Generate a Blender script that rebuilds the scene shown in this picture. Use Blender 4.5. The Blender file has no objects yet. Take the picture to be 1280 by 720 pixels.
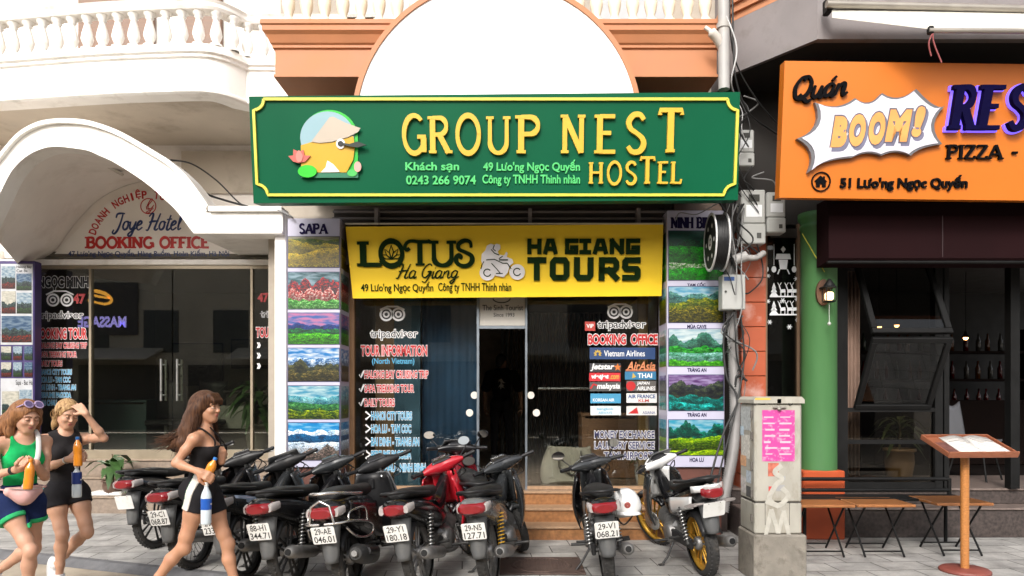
import bpy, math, random
import numpy as np
from mathutils import Vector, Matrix

# ---------------------------------------------------------------- camera, sky, sun, exposure
SC = bpy.context.scene
COL = SC.collection
F, CX, HY, EYE = 890.0, 640.0, 492.0, 1.55      # focal length (px of a 1280 wide frame), centre, horizon row, eye height
cam = bpy.data.cameras.new('camera'); camo = bpy.data.objects.new('camera', cam); COL.objects.link(camo)
camo.location = (0, 0, EYE); camo.rotation_euler = (math.pi / 2, 0, 0)
cam.sensor_width = 36.0; cam.lens = 36.0 * F / 1280.0; cam.shift_y = (HY - 360.0) / 1280.0
cam.clip_start = 0.05; cam.clip_end = 500
SC.camera = camo

SUN_EL, SUN_AZ = math.radians(35), math.radians(197)   # azimuth clockwise from +Y; the sun stands behind and left of the camera
world = bpy.data.worlds.new('World'); SC.world = world; world.use_nodes = True
wn = world.node_tree; wn.nodes.clear()
sky = wn.nodes.new('ShaderNodeTexSky'); sky.sky_type = 'NISHITA'; sky.sun_disc = False
sky.sun_elevation = SUN_EL; sky.sun_rotation = SUN_AZ; sky.dust_density = 5.0; sky.air_density = 1.0; sky.ozone_density = 0.6
hs = wn.nodes.new('ShaderNodeHueSaturation'); hs.inputs['Saturation'].default_value = 0.35
bg = wn.nodes.new('ShaderNodeBackground'); bg.inputs['Strength'].default_value = 0.15
wo = wn.nodes.new('ShaderNodeOutputWorld')
wn.links.new(sky.outputs[0], hs.inputs['Color']); wn.links.new(hs.outputs[0], bg.inputs[0]); wn.links.new(bg.outputs[0], wo.inputs[0])
sun = bpy.data.lights.new('sun', 'SUN'); sun.energy = 1.1; sun.angle = math.radians(12); sun.color = (1.0, 0.965, 0.91)
suno = bpy.data.objects.new('sun', sun); COL.objects.link(suno)
sd = Vector((math.sin(SUN_AZ) * math.cos(SUN_EL), math.cos(SUN_AZ) * math.cos(SUN_EL), math.sin(SUN_EL)))
suno.rotation_euler = sd.to_track_quat('Z', 'Y').to_euler(); suno.location = sd * 30
vs = SC.view_settings
SC.display_settings.display_device = 'sRGB'
vs.view_transform = 'Standard'; vs.look = 'None'; vs.gamma = 1.0; vs.use_curve_mapping = False
vs.exposure = 0.85
cy = SC.cycles
cy.max_bounces = 8; cy.diffuse_bounces = 4; cy.glossy_bounces = 4; cy.transmission_bounces = 4; cy.transparent_max_bounces = 24
cy.use_denoising = True; cy.sample_clamp_indirect = 6.0; cy.caustics_reflective = False; cy.caustics_refractive = False

# ---------------------------------------------------------------- helpers
PI = math.pi
rnd = random.Random(7)
def R(d): return math.radians(d)
def lin(c):
    c /= 255.0
    return c / 12.92 if c <= 0.04045 else ((c + 0.055) / 1.055) ** 2.4
def rgb(r, g, b): return (lin(r), lin(g), lin(b))
def at(px, py, d): return Vector(((px - CX) / F * d, d, EYE - (py - HY) / F * d))
def xat(px, d): return (px - CX) / F * d
def zat(py, d): return EYE - (py - HY) / F * d

MATS = {}
def nd(nt, typ, **kw):
    n = nt.nodes.new(typ)
    for k, v in kw.items(): setattr(n, k, v)
    return n
def pbr(name, col, rough=0.5, metal=0.0, var=0.12, scale=6.0, bump=0.0, bscale=None, coat=0.0, dirt=None, dirt_amt=0.0, dirt_scale=3.0, emit=None, estr=0.0, sss=0.0, stretch=None, spec=None):
    """Principled material with a procedural drift of colour and gloss, optional stains and bump."""
    if name in MATS: return MATS[name]
    m = bpy.data.materials.new(name); m.use_nodes = True; nt = m.node_tree
    b = nt.nodes['Principled BSDF']
    tc = nd(nt, 'ShaderNodeTexCoord'); co = tc.outputs['Object']
    if stretch:
        mp = nd(nt, 'ShaderNodeMapping'); mp.inputs['Scale'].default_value = stretch
        nt.links.new(co, mp.inputs['Vector']); co = mp.outputs[0]
    nz = nd(nt, 'ShaderNodeTexNoise'); nz.inputs['Scale'].default_value = scale; nz.inputs['Detail'].default_value = 5
    nt.links.new(co, nz.inputs['Vector'])
    rp = nd(nt, 'ShaderNodeMapRange'); rp.inputs['From Min'].default_value = 0.3; rp.inputs['From Max'].default_value = 0.7
    rp.inputs['To Min'].default_value = 1 - var; rp.inputs['To Max'].default_value = 1 + var
    nt.links.new(nz.outputs['Fac'], rp.inputs['Value'])
    mx = nd(nt, 'ShaderNodeVectorMath', operation='SCALE'); mx.inputs[0].default_value = col
    nt.links.new(rp.outputs[0], mx.inputs['Scale']); out = mx.outputs[0]
    if dirt is not None:
        n2 = nd(nt, 'ShaderNodeTexNoise'); n2.inputs['Scale'].default_value = dirt_scale; n2.inputs['Detail'].default_value = 8; n2.inputs['Roughness'].default_value = 0.65
        nt.links.new(co, n2.inputs['Vector'])
        r2 = nd(nt, 'ShaderNodeMapRange'); r2.inputs['From Min'].default_value = 0.52; r2.inputs['From Max'].default_value = 0.72
        r2.inputs['To Min'].default_value = 0; r2.inputs['To Max'].default_value = dirt_amt
        nt.links.new(n2.outputs['Fac'], r2.inputs['Value'])
        mc = nd(nt, 'ShaderNodeMix', data_type='RGBA'); mc.inputs['B'].default_value = (*dirt, 1)
        nt.links.new(r2.outputs[0], mc.inputs['Factor']); nt.links.new(out, mc.inputs['A']); out = mc.outputs['Result']
    nt.links.new(out, b.inputs['Base Color'])
    r3 = nd(nt, 'ShaderNodeMapRange'); r3.inputs['To Min'].default_value = max(0.02, rough * 0.8); r3.inputs['To Max'].default_value = min(1, rough * 1.25)
    nt.links.new(nz.outputs['Fac'], r3.inputs['Value']); nt.links.new(r3.outputs[0], b.inputs['Roughness'])
    b.inputs['Metallic'].default_value = metal
    if spec is not None: b.inputs['Specular IOR Level'].default_value = spec
    if coat: b.inputs['Coat Weight'].default_value = coat; b.inputs['Coat Roughness'].default_value = 0.08
    if sss: b.inputs['Subsurface Weight'].default_value = sss; b.inputs['Subsurface Radius'].default_value = (0.02, 0.008, 0.004); b.inputs['Subsurface Scale'].default_value = 0.5
    if bump:
        bp = nd(nt, 'ShaderNodeBump'); bp.inputs['Strength'].default_value = bump; bp.inputs['Distance'].default_value = 0.01
        n4 = nd(nt, 'ShaderNodeTexNoise'); n4.inputs['Scale'].default_value = bscale or scale * 6; n4.inputs['Detail'].default_value = 4
        nt.links.new(co, n4.inputs['Vector']); nt.links.new(n4.outputs['Fac'], bp.inputs['Height']); nt.links.new(bp.outputs[0], b.inputs['Normal'])
    if emit is not None:
        b.inputs['Emission Color'].default_value = (*emit, 1); b.inputs['Emission Strength'].default_value = estr
    MATS[name] = m
    return m
def glass_mat(name, tint=(0.9, 0.93, 0.92), refl=1.0, rough=0.0, base=0.045):
    if name in MATS: return MATS[name]
    m = bpy.data.materials.new(name); m.use_nodes = True; nt = m.node_tree; nt.nodes.clear()
    o = nd(nt, 'ShaderNodeOutputMaterial'); t = nd(nt, 'ShaderNodeBsdfTransparent'); t.inputs[0].default_value = (*tint, 1)
    g = nd(nt, 'ShaderNodeBsdfGlossy'); g.inputs['Roughness'].default_value = rough; g.inputs['Color'].default_value = (refl, refl, refl, 1)
    lw = nd(nt, 'ShaderNodeLayerWeight'); lw.inputs['Blend'].default_value = 0.5
    pw = nd(nt, 'ShaderNodeMath', operation='POWER'); pw.inputs[1].default_value = 4.0
    nt.links.new(lw.outputs['Facing'], pw.inputs[0])
    ma = nd(nt, 'ShaderNodeMath', operation='MULTIPLY_ADD'); ma.inputs[1].default_value = 0.9; ma.inputs[2].default_value = base
    nt.links.new(pw.outputs[0], ma.inputs[0])
    mx = nd(nt, 'ShaderNodeMixShader'); nt.links.new(ma.outputs[0], mx.inputs[0]); nt.links.new(t.outputs[0], mx.inputs[1]); nt.links.new(g.outputs[0], mx.inputs[2])
    nt.links.new(mx.outputs[0], o.inputs[0])
    MATS[name] = m
    return m
def emit_mat(name, col, s):
    if name in MATS: return MATS[name]
    m = bpy.data.materials.new(name); m.use_nodes = True; nt = m.node_tree; b = nt.nodes['Principled BSDF']
    b.inputs['Base Color'].default_value = (*col, 1); b.inputs['Emission Color'].default_value = (*col, 1); b.inputs['Emission Strength'].default_value = s
    MATS[name] = m
    return m
def photo_mat(name, sky0, sky1, layers, seed=0):
    """A printed landscape photograph: flat inks only. layers: (base, amp, freq, colour a, colour b, grain), back to front."""
    m = bpy.data.materials.new(name); m.use_nodes = True; nt = m.node_tree; b = nt.nodes['Principled BSDF']
    b.inputs['Roughness'].default_value = 0.35
    tc = nd(nt, 'ShaderNodeTexCoord'); sp = nd(nt, 'ShaderNodeSeparateXYZ'); nt.links.new(tc.outputs['Generated'], sp.inputs[0])
    cr = nd(nt, 'ShaderNodeMix', data_type='RGBA'); cr.inputs['A'].default_value = (*sky0, 1); cr.inputs['B'].default_value = (*sky1, 1)
    nzs = nd(nt, 'ShaderNodeTexNoise'); nzs.inputs['Scale'].default_value = 4; nzs.inputs['Detail'].default_value = 6
    mps = nd(nt, 'ShaderNodeMapping'); mps.inputs['Scale'].default_value = (1, 1, 3); mps.inputs['Location'].default_value = (seed * 3.1, seed, 0)
    nt.links.new(tc.outputs['Generated'], mps.inputs[0]); nt.links.new(mps.outputs[0], nzs.inputs['Vector'])
    ms = nd(nt, 'ShaderNodeMapRange'); ms.inputs['From Min'].default_value = 0.38; ms.inputs['From Max'].default_value = 0.62
    nt.links.new(nzs.outputs['Fac'], ms.inputs['Value']); nt.links.new(ms.outputs[0], cr.inputs['Factor'])
    out = cr.outputs['Result']
    for i, (base, amp, fq, ca, cb, gr) in enumerate(layers):
        cmb = nd(nt, 'ShaderNodeCombineXYZ'); cmb.inputs['Y'].default_value = seed * 7.3 + i * 2.1
        mu = nd(nt, 'ShaderNodeMath', operation='MULTIPLY'); mu.inputs[1].default_value = fq
        nt.links.new(sp.outputs['X'], mu.inputs[0]); nt.links.new(mu.outputs[0], cmb.inputs['X'])
        n1 = nd(nt, 'ShaderNodeTexNoise'); n1.inputs['Scale'].default_value = 1.0; n1.inputs['Detail'].default_value = 9
        nt.links.new(cmb.outputs[0], n1.inputs['Vector'])
        h = nd(nt, 'ShaderNodeMath', operation='MULTIPLY_ADD'); h.inputs[1].default_value = amp * 2.6; h.inputs[2].default_value = base - amp * 1.3
        nt.links.new(n1.outputs['Fac'], h.inputs[0])
        lt = nd(nt, 'ShaderNodeMath', operation='LESS_THAN'); nt.links.new(sp.outputs['Z'], lt.inputs[0]); nt.links.new(h.outputs[0], lt.inputs[1])
        n2 = nd(nt, 'ShaderNodeTexNoise'); n2.inputs['Scale'].default_value = gr * 1.15; n2.inputs['Detail'].default_value = 11; n2.inputs['Roughness'].default_value = .68; n2.inputs['Distortion'].default_value = .5
        mp = nd(nt, 'ShaderNodeMapping'); mp.inputs['Scale'].default_value = (1, 1, 1.25); mp.inputs['Rotation'].default_value = (0, .35 * (-1) ** i, 0); mp.inputs['Location'].default_value = (seed + i, 0, 0)
        nt.links.new(tc.outputs['Generated'], mp.inputs[0]); nt.links.new(mp.outputs[0], n2.inputs['Vector'])
        mr = nd(nt, 'ShaderNodeMapRange'); mr.inputs['From Min'].default_value = 0.3; mr.inputs['From Max'].default_value = 0.7
        nt.links.new(n2.outputs['Fac'], mr.inputs['Value'])
        lc = nd(nt, 'ShaderNodeValToRGB'); el = lc.color_ramp.elements
        d_, l_ = (ca, cb) if sum(ca) < sum(cb) else (cb, ca)
        el[0].position = .1; el[0].color = (*[q * .3 for q in d_], 1); el[1].position = .9; el[1].color = (*[min(.9, q * 1.5 + .03) for q in l_], 1)
        e_ = el.new(.38); e_.color = (*d_, 1); e_ = el.new(.66); e_.color = (*l_, 1)
        nt.links.new(mr.outputs[0], lc.inputs['Fac'])
        sb = nd(nt, 'ShaderNodeMath', operation='SUBTRACT'); nt.links.new(h.outputs[0], sb.inputs[0]); nt.links.new(sp.outputs['Z'], sb.inputs[1])
        hz_ = nd(nt, 'ShaderNodeMapRange'); hz_.inputs['From Max'].default_value = .22; hz_.inputs['To Min'].default_value = 1.5; hz_.inputs['To Max'].default_value = .72; nt.links.new(sb.outputs[0], hz_.inputs['Value'])
        n3 = nd(nt, 'ShaderNodeTexNoise'); n3.inputs['Scale'].default_value = 38; n3.inputs['Detail'].default_value = 3; nt.links.new(mp.outputs[0], n3.inputs['Vector'])
        m3 = nd(nt, 'ShaderNodeMapRange'); m3.inputs['From Min'].default_value = .35; m3.inputs['From Max'].default_value = .65; m3.inputs['To Min'].default_value = .45; m3.inputs['To Max'].default_value = 1.4; nt.links.new(n3.outputs['Fac'], m3.inputs['Value'])
        pm = nd(nt, 'ShaderNodeMath', operation='MULTIPLY'); nt.links.new(hz_.outputs[0], pm.inputs[0]); nt.links.new(m3.outputs[0], pm.inputs[1])
        ls_ = nd(nt, 'ShaderNodeVectorMath', operation='SCALE'); nt.links.new(lc.outputs['Color'], ls_.inputs[0]); nt.links.new(pm.outputs[0], ls_.inputs['Scale'])
        mm = nd(nt, 'ShaderNodeMix', data_type='RGBA'); nt.links.new(lt.outputs[0], mm.inputs['Factor'])
        nt.links.new(out, mm.inputs['A']); nt.links.new(ls_.outputs[0], mm.inputs['B']); out = mm.outputs['Result']
    gn = nd(nt, 'ShaderNodeGamma'); gn.inputs['Gamma'].default_value = 1.42; sg = nd(nt, 'ShaderNodeVectorMath', operation='SCALE'); sg.inputs['Scale'].default_value = .72; sa = nd(nt, 'ShaderNodeHueSaturation'); sa.inputs['Saturation'].default_value = 1.25
    nt.links.new(out, gn.inputs[0]); nt.links.new(gn.outputs[0], sa.inputs['Color']); nt.links.new(sa.outputs[0], sg.inputs[0]); nt.links.new(sg.outputs[0], b.inputs['Base Color'])
    return m

def catmull(pts, n=8, closed=False):
    P = [np.array(p, float) for p in pts]; out = []; N = len(P)
    rng = range(N) if closed else range(N - 1)
    for i in rng:
        g = (lambda k: P[k % N]) if closed else (lambda k: P[min(max(k, 0), N - 1)])
        p0, p1, p2, p3 = g(i - 1), g(i), g(i + 1), g(i + 2)
        for t in np.linspace(0, 1, n, endpoint=False):
            out.append(0.5 * ((2 * p1) + (-p0 + p2) * t + (2 * p0 - 5 * p1 + 4 * p2 - p3) * t * t + (-p0 + 3 * p1 - 3 * p2 + p3) * t ** 3))
    if not closed: out.append(P[-1])
    return out

ORG = {}
class MB:
    """Collects shapes and links them as ONE mesh object."""
    def __init__(s, mat=None):
        s.v = []; s.f = []; s.mi = []; s.sm = []; s.mats = []; s.cur = 0; s.cuts = []
        if mat: s.mat(mat)
    def mat(s, m):
        if m not in s.mats: s.mats.append(m)
        s.cur = s.mats.index(m); return s
    def add(s, verts, faces, smooth=False):
        k = len(s.v); s.v.extend(tuple(map(float, p)) for p in verts)
        for f in faces: s.f.append([k + i for i in f]); s.mi.append(s.cur); s.sm.append(smooth)
        return s
    def box(s, c, size, bev=0.0, M=None):
        hx, hy, hz = size[0] / 2, size[1] / 2, size[2] / 2
        bev = min(bev, hx * .49, hy * .49, hz * .49)
        if bev <= 0:
            vs_ = [Vector((x, y, z)) for x in (-hx, hx) for y in (-hy, hy) for z in (-hz, hz)]
            fs = [(0, 1, 3, 2), (4, 6, 7, 5), (0, 4, 5, 1), (2, 3, 7, 6), (0, 2, 6, 4), (1, 5, 7, 3)]
        else:
            vs_ = []; idx = {}
            for sx in (-1, 1):
                for sy in (-1, 1):
                    for sz in (-1, 1):
                        for a in range(3):
                            p = [sx * (hx - bev), sy * (hy - bev), sz * (hz - bev)]
                            p[a] = (sx * hx, sy * hy, sz * hz)[a]
                            idx[(sx, sy, sz, a)] = len(vs_); vs_.append(Vector(p))
            fs = []
            for a in range(3):
                b, c_ = (a + 1) % 3, (a + 2) % 3
                for sg in (-1, 1):
                    q = []
                    for (u, w) in ((-1, -1), (1, -1), (1, 1), (-1, 1)):
                        k = [0, 0, 0]; k[a] = sg; k[b] = u; k[c_] = w; q.append(idx[(*k, a)])
                    fs.append(q)
                for u in (-1, 1):
                    for w in (-1, 1):
                        k1 = [0, 0, 0]; k2 = [0, 0, 0]; k1[a] = -1; k2[a] = 1
                        for k in (k1, k2): k[b] = u; k[c_] = w
                        fs.append([idx[(*k1, b)], idx[(*k2, b)], idx[(*k2, c_)], idx[(*k1, c_)]])
            for sx in (-1, 1):
                for sy in (-1, 1):
                    for sz in (-1, 1): fs.append([idx[(sx, sy, sz, a)] for a in range(3)])
        c = Vector(c)
        if M is not None: vs_ = [M @ p for p in vs_]
        return s.add([p + c for p in vs_], fs)
    def span(s, x0, x1, y0, y1, z0, z1, bev=0.0):
        return s.box(((x0 + x1) / 2, (y0 + y1) / 2, (z0 + z1) / 2), (abs(x1 - x0), abs(y1 - y0), abs(z1 - z0)), bev)
    def tube(s, path, r, n=8, cap=True, smooth=True, flat=1.0, up=None):
        P = [Vector(p) for p in path]; N = len(P)
        rr = r if isinstance(r, (list, tuple)) else [r] * N
        T = []
        for i in range(N):
            t = P[min(i + 1, N - 1)] - P[max(i - 1, 0)]
            T.append(t.normalized() if t.length > 1e-9 else Vector((0, 0, 1)))
        u = Vector(up) if up else (Vector((0, 0, 1)) if abs(T[0].z) < 0.9 else Vector((1, 0, 0)))
        vs_ = []
        for i in range(N):
            u = (u - T[i] * u.dot(T[i]));
            if u.length < 1e-6: u = T[i].orthogonal()
            u.normalize(); w = T[i].cross(u)
            for k in range(n):
                a = 2 * PI * k / n
                vs_.append(P[i] + (u * math.cos(a) * flat + w * math.sin(a)) * rr[i])
        fs = [(i * n + k, i * n + (k + 1) % n, (i + 1) * n + (k + 1) % n, (i + 1) * n + k) for i in range(N - 1) for k in range(n)]
        s.add(vs_, fs, smooth)
        if cap: s.add(vs_[:n], [tuple(range(n))[::-1]]); s.add(vs_[-n:], [tuple(range(n))])
        return s
    def cyl(s, a, b, r0, r1=None, n=16, cap=True): return s.tube([a, b], [r0, r0 if r1 is None else r1], n, cap)
    def lathe(s, prof, c=(0, 0, 0), axis='Z', n=20, smooth=True, M=None, a0=0.0, a1=2 * PI):
        """prof: (radius, height) along the axis."""
        c = Vector(c); full = abs(a1 - a0 - 2 * PI) < 1e-6; m = n if full else n + 1; vs_ = []
        for (r, h) in prof:
            for k in range(m):
                a = a0 + (a1 - a0) * k / n
                x, y = r * math.cos(a), r * math.sin(a)
                p = Vector((x, y, h)) if axis == 'Z' else (Vector((h, x, y)) if axis == 'X' else Vector((x, h, y)))
                vs_.append((M @ p if M else p) + c)
        kk = range(m) if full else range(m - 1)
        fs = [(i * m + k, i * m + (k + 1) % m, (i + 1) * m + (k + 1) % m, (i + 1) * m + k) for i in range(len(prof) - 1) for k in kk]
        return s.add(vs_, fs, smooth)
    def ball(s, c, r, n=14, M=None):
        rx, ry, rz = (r, r, r) if isinstance(r, (int, float)) else r
        vs_ = []; fs = []; h = n // 2 + 1
        for i in range(h + 1):
            t = PI * i / h
            for k in range(n):
                a = 2 * PI * k / n
                p = Vector((rx * math.sin(t) * math.cos(a), ry * math.sin(t) * math.sin(a), rz * math.cos(t)))
                vs_.append((M @ p if M else p) + Vector(c))
        for i in range(h):
            for k in range(n): fs.append((i * n + k, i * n + (k + 1) % n, (i + 1) * n + (k + 1) % n, (i + 1) * n + k))
        return s.add(vs_, fs, True)
    def loft(s, secs, cap=True, smooth=True, closed=True):
        n = len(secs[0]); vs_ = [p for q in secs for p in q]
        kk = range(n) if closed else range(n - 1)
        fs = [(i * n + k, i * n + (k + 1) % n, (i + 1) * n + (k + 1) % n, (i + 1) * n + k) for i in range(len(secs) - 1) for k in kk]
        s.add(vs_, fs, smooth)
        if cap and closed: s.add(secs[0], [tuple(range(n))[::-1]]); s.add(secs[-1], [tuple(range(n))])
        return s
    def prism(s, poly, fr, n0, n1, bevel=0.0):
        """Outline (u,v) on a Plane, from n0 to n1 along its normal."""
        a = [fr.w(u, v, n0) for u, v in poly]; b = [fr.w(u, v, n1) for u, v in poly]; N = len(poly)
        s.add(a + b, [tuple(range(N))[::-1], tuple(range(N, 2 * N))] + [(i, (i + 1) % N, N + (i + 1) % N, N + i) for i in range(N)])
        return s
    def sheet(s, fn, nu, nv, th, smooth=True):
        """Curved shell: fn(u,v) -> point, u,v in 0..1, given thickness along its own normal."""
        A = []; B = []
        e = 1e-3
        for j in range(nv + 1):
            for i in range(nu + 1):
                u, v = i / nu, j / nv
                p = Vector(fn(u, v)); du = Vector(fn(min(u + e, 1), v)) - Vector(fn(max(u - e, 0), v)); dv = Vector(fn(u, min(v + e, 1))) - Vector(fn(u, max(v - e, 0)))
                nn = du.cross(dv)
                nn = nn.normalized() if nn.length > 1e-12 else Vector((0, 0, 1))
                A.append(p + nn * th / 2); B.append(p - nn * th / 2)
        m = nu + 1; q = len(A)
        fs = []; rim = []
        for j in range(nv):
            for i in range(nu):
                a = j * m + i
                fs.append((a, a + 1, a + m + 1, a + m)); fs.append((q + a, q + a + m, q + a + m + 1, q + a + 1))
        for i in range(nu):
            rim += [(i, q + i, q + i + 1, i + 1), (nv * m + i, nv * m + i + 1, q + nv * m + i + 1, q + nv * m + i)]
        for j in range(nv):
            rim += [(j * m, (j + 1) * m, q + (j + 1) * m, q + j * m), (j * m + nu, q + j * m + nu, q + (j + 1) * m + nu, (j + 1) * m + nu)]
        s.add(A + B, fs + rim, smooth)
        return s
    def cut(s):
        """What follows becomes a mesh of its own under the same parent."""
        if s.f and (not s.cuts or s.cuts[-1][1] < len(s.f)): s.cuts.append((len(s.v), len(s.f)))
        return s
    def build(s, name, parent=None, local=False, loc=None):
        if s.cuts:
            cs = [(0, 0)] + [c for c in s.cuts if c[1] < len(s.f)] + [(len(s.v), len(s.f))]; s.cuts = []
            for (v0, f0), (v1, f1) in zip(cs[:-1], cs[1:]):
                q = MB(); q.mats = s.mats; q.v = s.v[v0:v1]; q.f = [[i - v0 for i in f] for f in s.f[f0:f1]]; q.mi = s.mi[f0:f1]; q.sm = s.sm[f0:f1]; o = q.build(name, parent, local, loc)
            return o
        me = bpy.data.meshes.new(name)
        o0 = ORG.get(parent.name, Vector((0, 0, 0))) if parent is not None and not local else (Vector(loc) if loc is not None else Vector((0, 0, 0)))
        vv = np.array(s.v, float).reshape(-1, 3)
        if len(vv): vv = vv - np.array(o0)
        me.from_pydata(vv.tolist(), [], s.f)
        for m in s.mats: me.materials.append(m)
        me.polygons.foreach_set('material_index', s.mi); me.polygons.foreach_set('use_smooth', s.sm); me.update()
        o = bpy.data.objects.new(name, me); COL.objects.link(o)
        if parent is not None:
            o.parent = parent
            if not local: ORG[o.name] = o0
        elif loc is not None: o.location = loc; ORG[o.name] = Vector(loc)
        return o

class Plane:
    """A flat face standing in the scene: origin, along, up, towards the street."""
    def __init__(s, O, U=(1, 0, 0), V=(0, 0, 1)):
        s.O = Vector(O); s.U = Vector(U).normalized(); s.V = Vector(V).normalized(); s.N = s.U.cross(s.V)
    def w(s, u, v, n=0.0): return s.O + s.U * u + s.V * v + s.N * n
    def px(s, x, y):
        r = Vector(((x - CX) / F, 1.0, -(y - HY) / F)); e = Vector((0, 0, EYE))
        t = (s.O - e).dot(s.N) / r.dot(s.N); p = e + r * t - s.O
        return (p.dot(s.U), p.dot(s.V))
    def bx(s, x0, y0, x1, y1):
        a = s.px(x0, y1); b = s.px(x1, y0); return (a[0], a[1], b[0], b[1])
def vplane(d): return Plane((0, d, EYE))
def tplane(d0, y0, d1, y1):
    a = at(640, y0, d0); b = at(640, y1, d1); return Plane(a, (1, 0, 0), b - a)

_tc = {}
def text_geo(t, bold=0.0, shear=0.0, ext=0.0, sp=1.0):
    key = (t, bold, shear, ext, sp)
    if key in _tc: return _tc[key]
    cu = bpy.data.curves.new('lettering', 'FONT'); cu.body = t; cu.size = 1; cu.offset = bold; cu.shear = shear; cu.extrude = ext; cu.resolution_u = 4; cu.space_character = sp
    o = bpy.data.objects.new('lettering', cu); me = bpy.data.meshes.new_from_object(o)
    v = np.array([p.co[:] for p in me.vertices]); f = [tuple(p.vertices) for p in me.polygons]
    bpy.data.objects.remove(o); bpy.data.curves.remove(cu); bpy.data.meshes.remove(me)
    _tc[key] = (v, f); return v, f
def put_text(mb, fr, t, box, n0, depth=0.0, bold=0.0, shear=0.0, grow=0.0, rot=0.0, sp=1.0, ref_bold=None):
    """Writes t into box (u0,v0,u1,v1) of plane fr, standing depth proud of n0."""
    v, f = text_geo(t, bold, shear, 0.5 if depth else 0.0, sp)
    if ref_bold is not None: rv, _ = text_geo(t, ref_bold, shear, 0.5 if depth else 0.0, sp)
    else: rv = v
    lo, hi = rv.min(0), rv.max(0); u0, v0, u1, v1 = box
    sx = (u1 - u0) / max(hi[0] - lo[0], 1e-6); sy = (v1 - v0) / max(hi[1] - lo[1], 1e-6)
    out = []
    cu_, cv_ = (u0 + u1) / 2, (v0 + v1) / 2; cr, sr = math.cos(rot), math.sin(rot)
    for x, y, z in v:
        a = u0 + (x - lo[0]) * sx - cu_; b = v0 + (y - lo[1]) * sy - cv_
        out.append(fr.w(cu_ + a * cr - b * sr, cv_ + a * sr + b * cr, n0 + (z + 0.5) * depth if depth else n0))
    mb.add(out, f)
def put_text_px(mb, fr, t, pbox, n0, **kw): put_text(mb, fr, t, fr.bx(*pbox), n0, **kw)

# pen lettering: every glyph is a few pen strokes with its own width
def arc(cx, cy, rx, ry, a0, a1, n=14): return [(cx + rx * math.cos(R(a0 + (a1 - a0) * i / n)), cy + ry * math.sin(R(a0 + (a1 - a0) * i / n))) for i in range(n + 1)]
_lift = [0]
def pen(mb, fr, pts, wd, n0, depth, ox=0, oy=0, sx=1, sy=1, miter=False):
    """Ribbon along pts with widths wd, standing depth proud."""
    P = [np.array((ox + p[0] * sx, oy + p[1] * sy)) for p in pts]; N = len(P)
    W = wd if isinstance(wd, (list, tuple)) else [wd] * N
    if len(W) != N: W = list(np.interp(np.linspace(0, 1, N), np.linspace(0, 1, len(W)), W))
    _lift[0] = (_lift[0] + 1) % 7; top = n0 + depth + _lift[0] * 0.0006
    A = []; B = []
    for i in range(N):
        t = P[min(i + 1, N - 1)] - P[max(i - 1, 0)]; t = t / (np.linalg.norm(t) + 1e-12); nn = np.array((-t[1], t[0]))
        if miter and 0 < i < N - 1:
            e0 = P[i] - P[i - 1]; e0 = e0 / np.linalg.norm(e0); e1 = P[i + 1] - P[i]; e1 = e1 / np.linalg.norm(e1); b_ = e0 + e1; b_ = b_ / (np.linalg.norm(b_) + 1e-9); nn = np.array((-b_[1], b_[0])) / max(.35, float(b_ @ e0))
        A.append(P[i] + nn * W[i] / 2); B.append(P[i] - nn * W[i] / 2)
    poly = A + B[::-1]
    vs_ = [fr.w(p[0], p[1], top) for p in poly] + [fr.w(p[0], p[1], n0) for p in poly]; M_ = 2 * N
    fs = [(i, i + 1, M_ - 2 - i, M_ - 1 - i) for i in range(N - 1)] + [(i, (i + 1) % M_, M_ + (i + 1) % M_, M_ + i) for i in range(M_)]
    mb.add(vs_, fs)

def thing(name, label, cat, loc, group=None, rot=None):
    o = bpy.data.objects.new(name, None); COL.objects.link(o); o.empty_display_size = 0.1
    o.location = loc; ORG[o.name] = Vector(loc)
    if rot: o.rotation_euler = rot
    return tag(o, label, cat, group)
def tag(o, label, cat, group=None):
    o['label'] = label; o['category'] = cat
    if group: o['group'] = group
    return o
def struct(o): o['kind'] = 'structure'; return o
def copy_child(src, parent, loc):
    c = src.copy(); COL.objects.link(c); c.parent = parent; c.location = loc; return c
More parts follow.
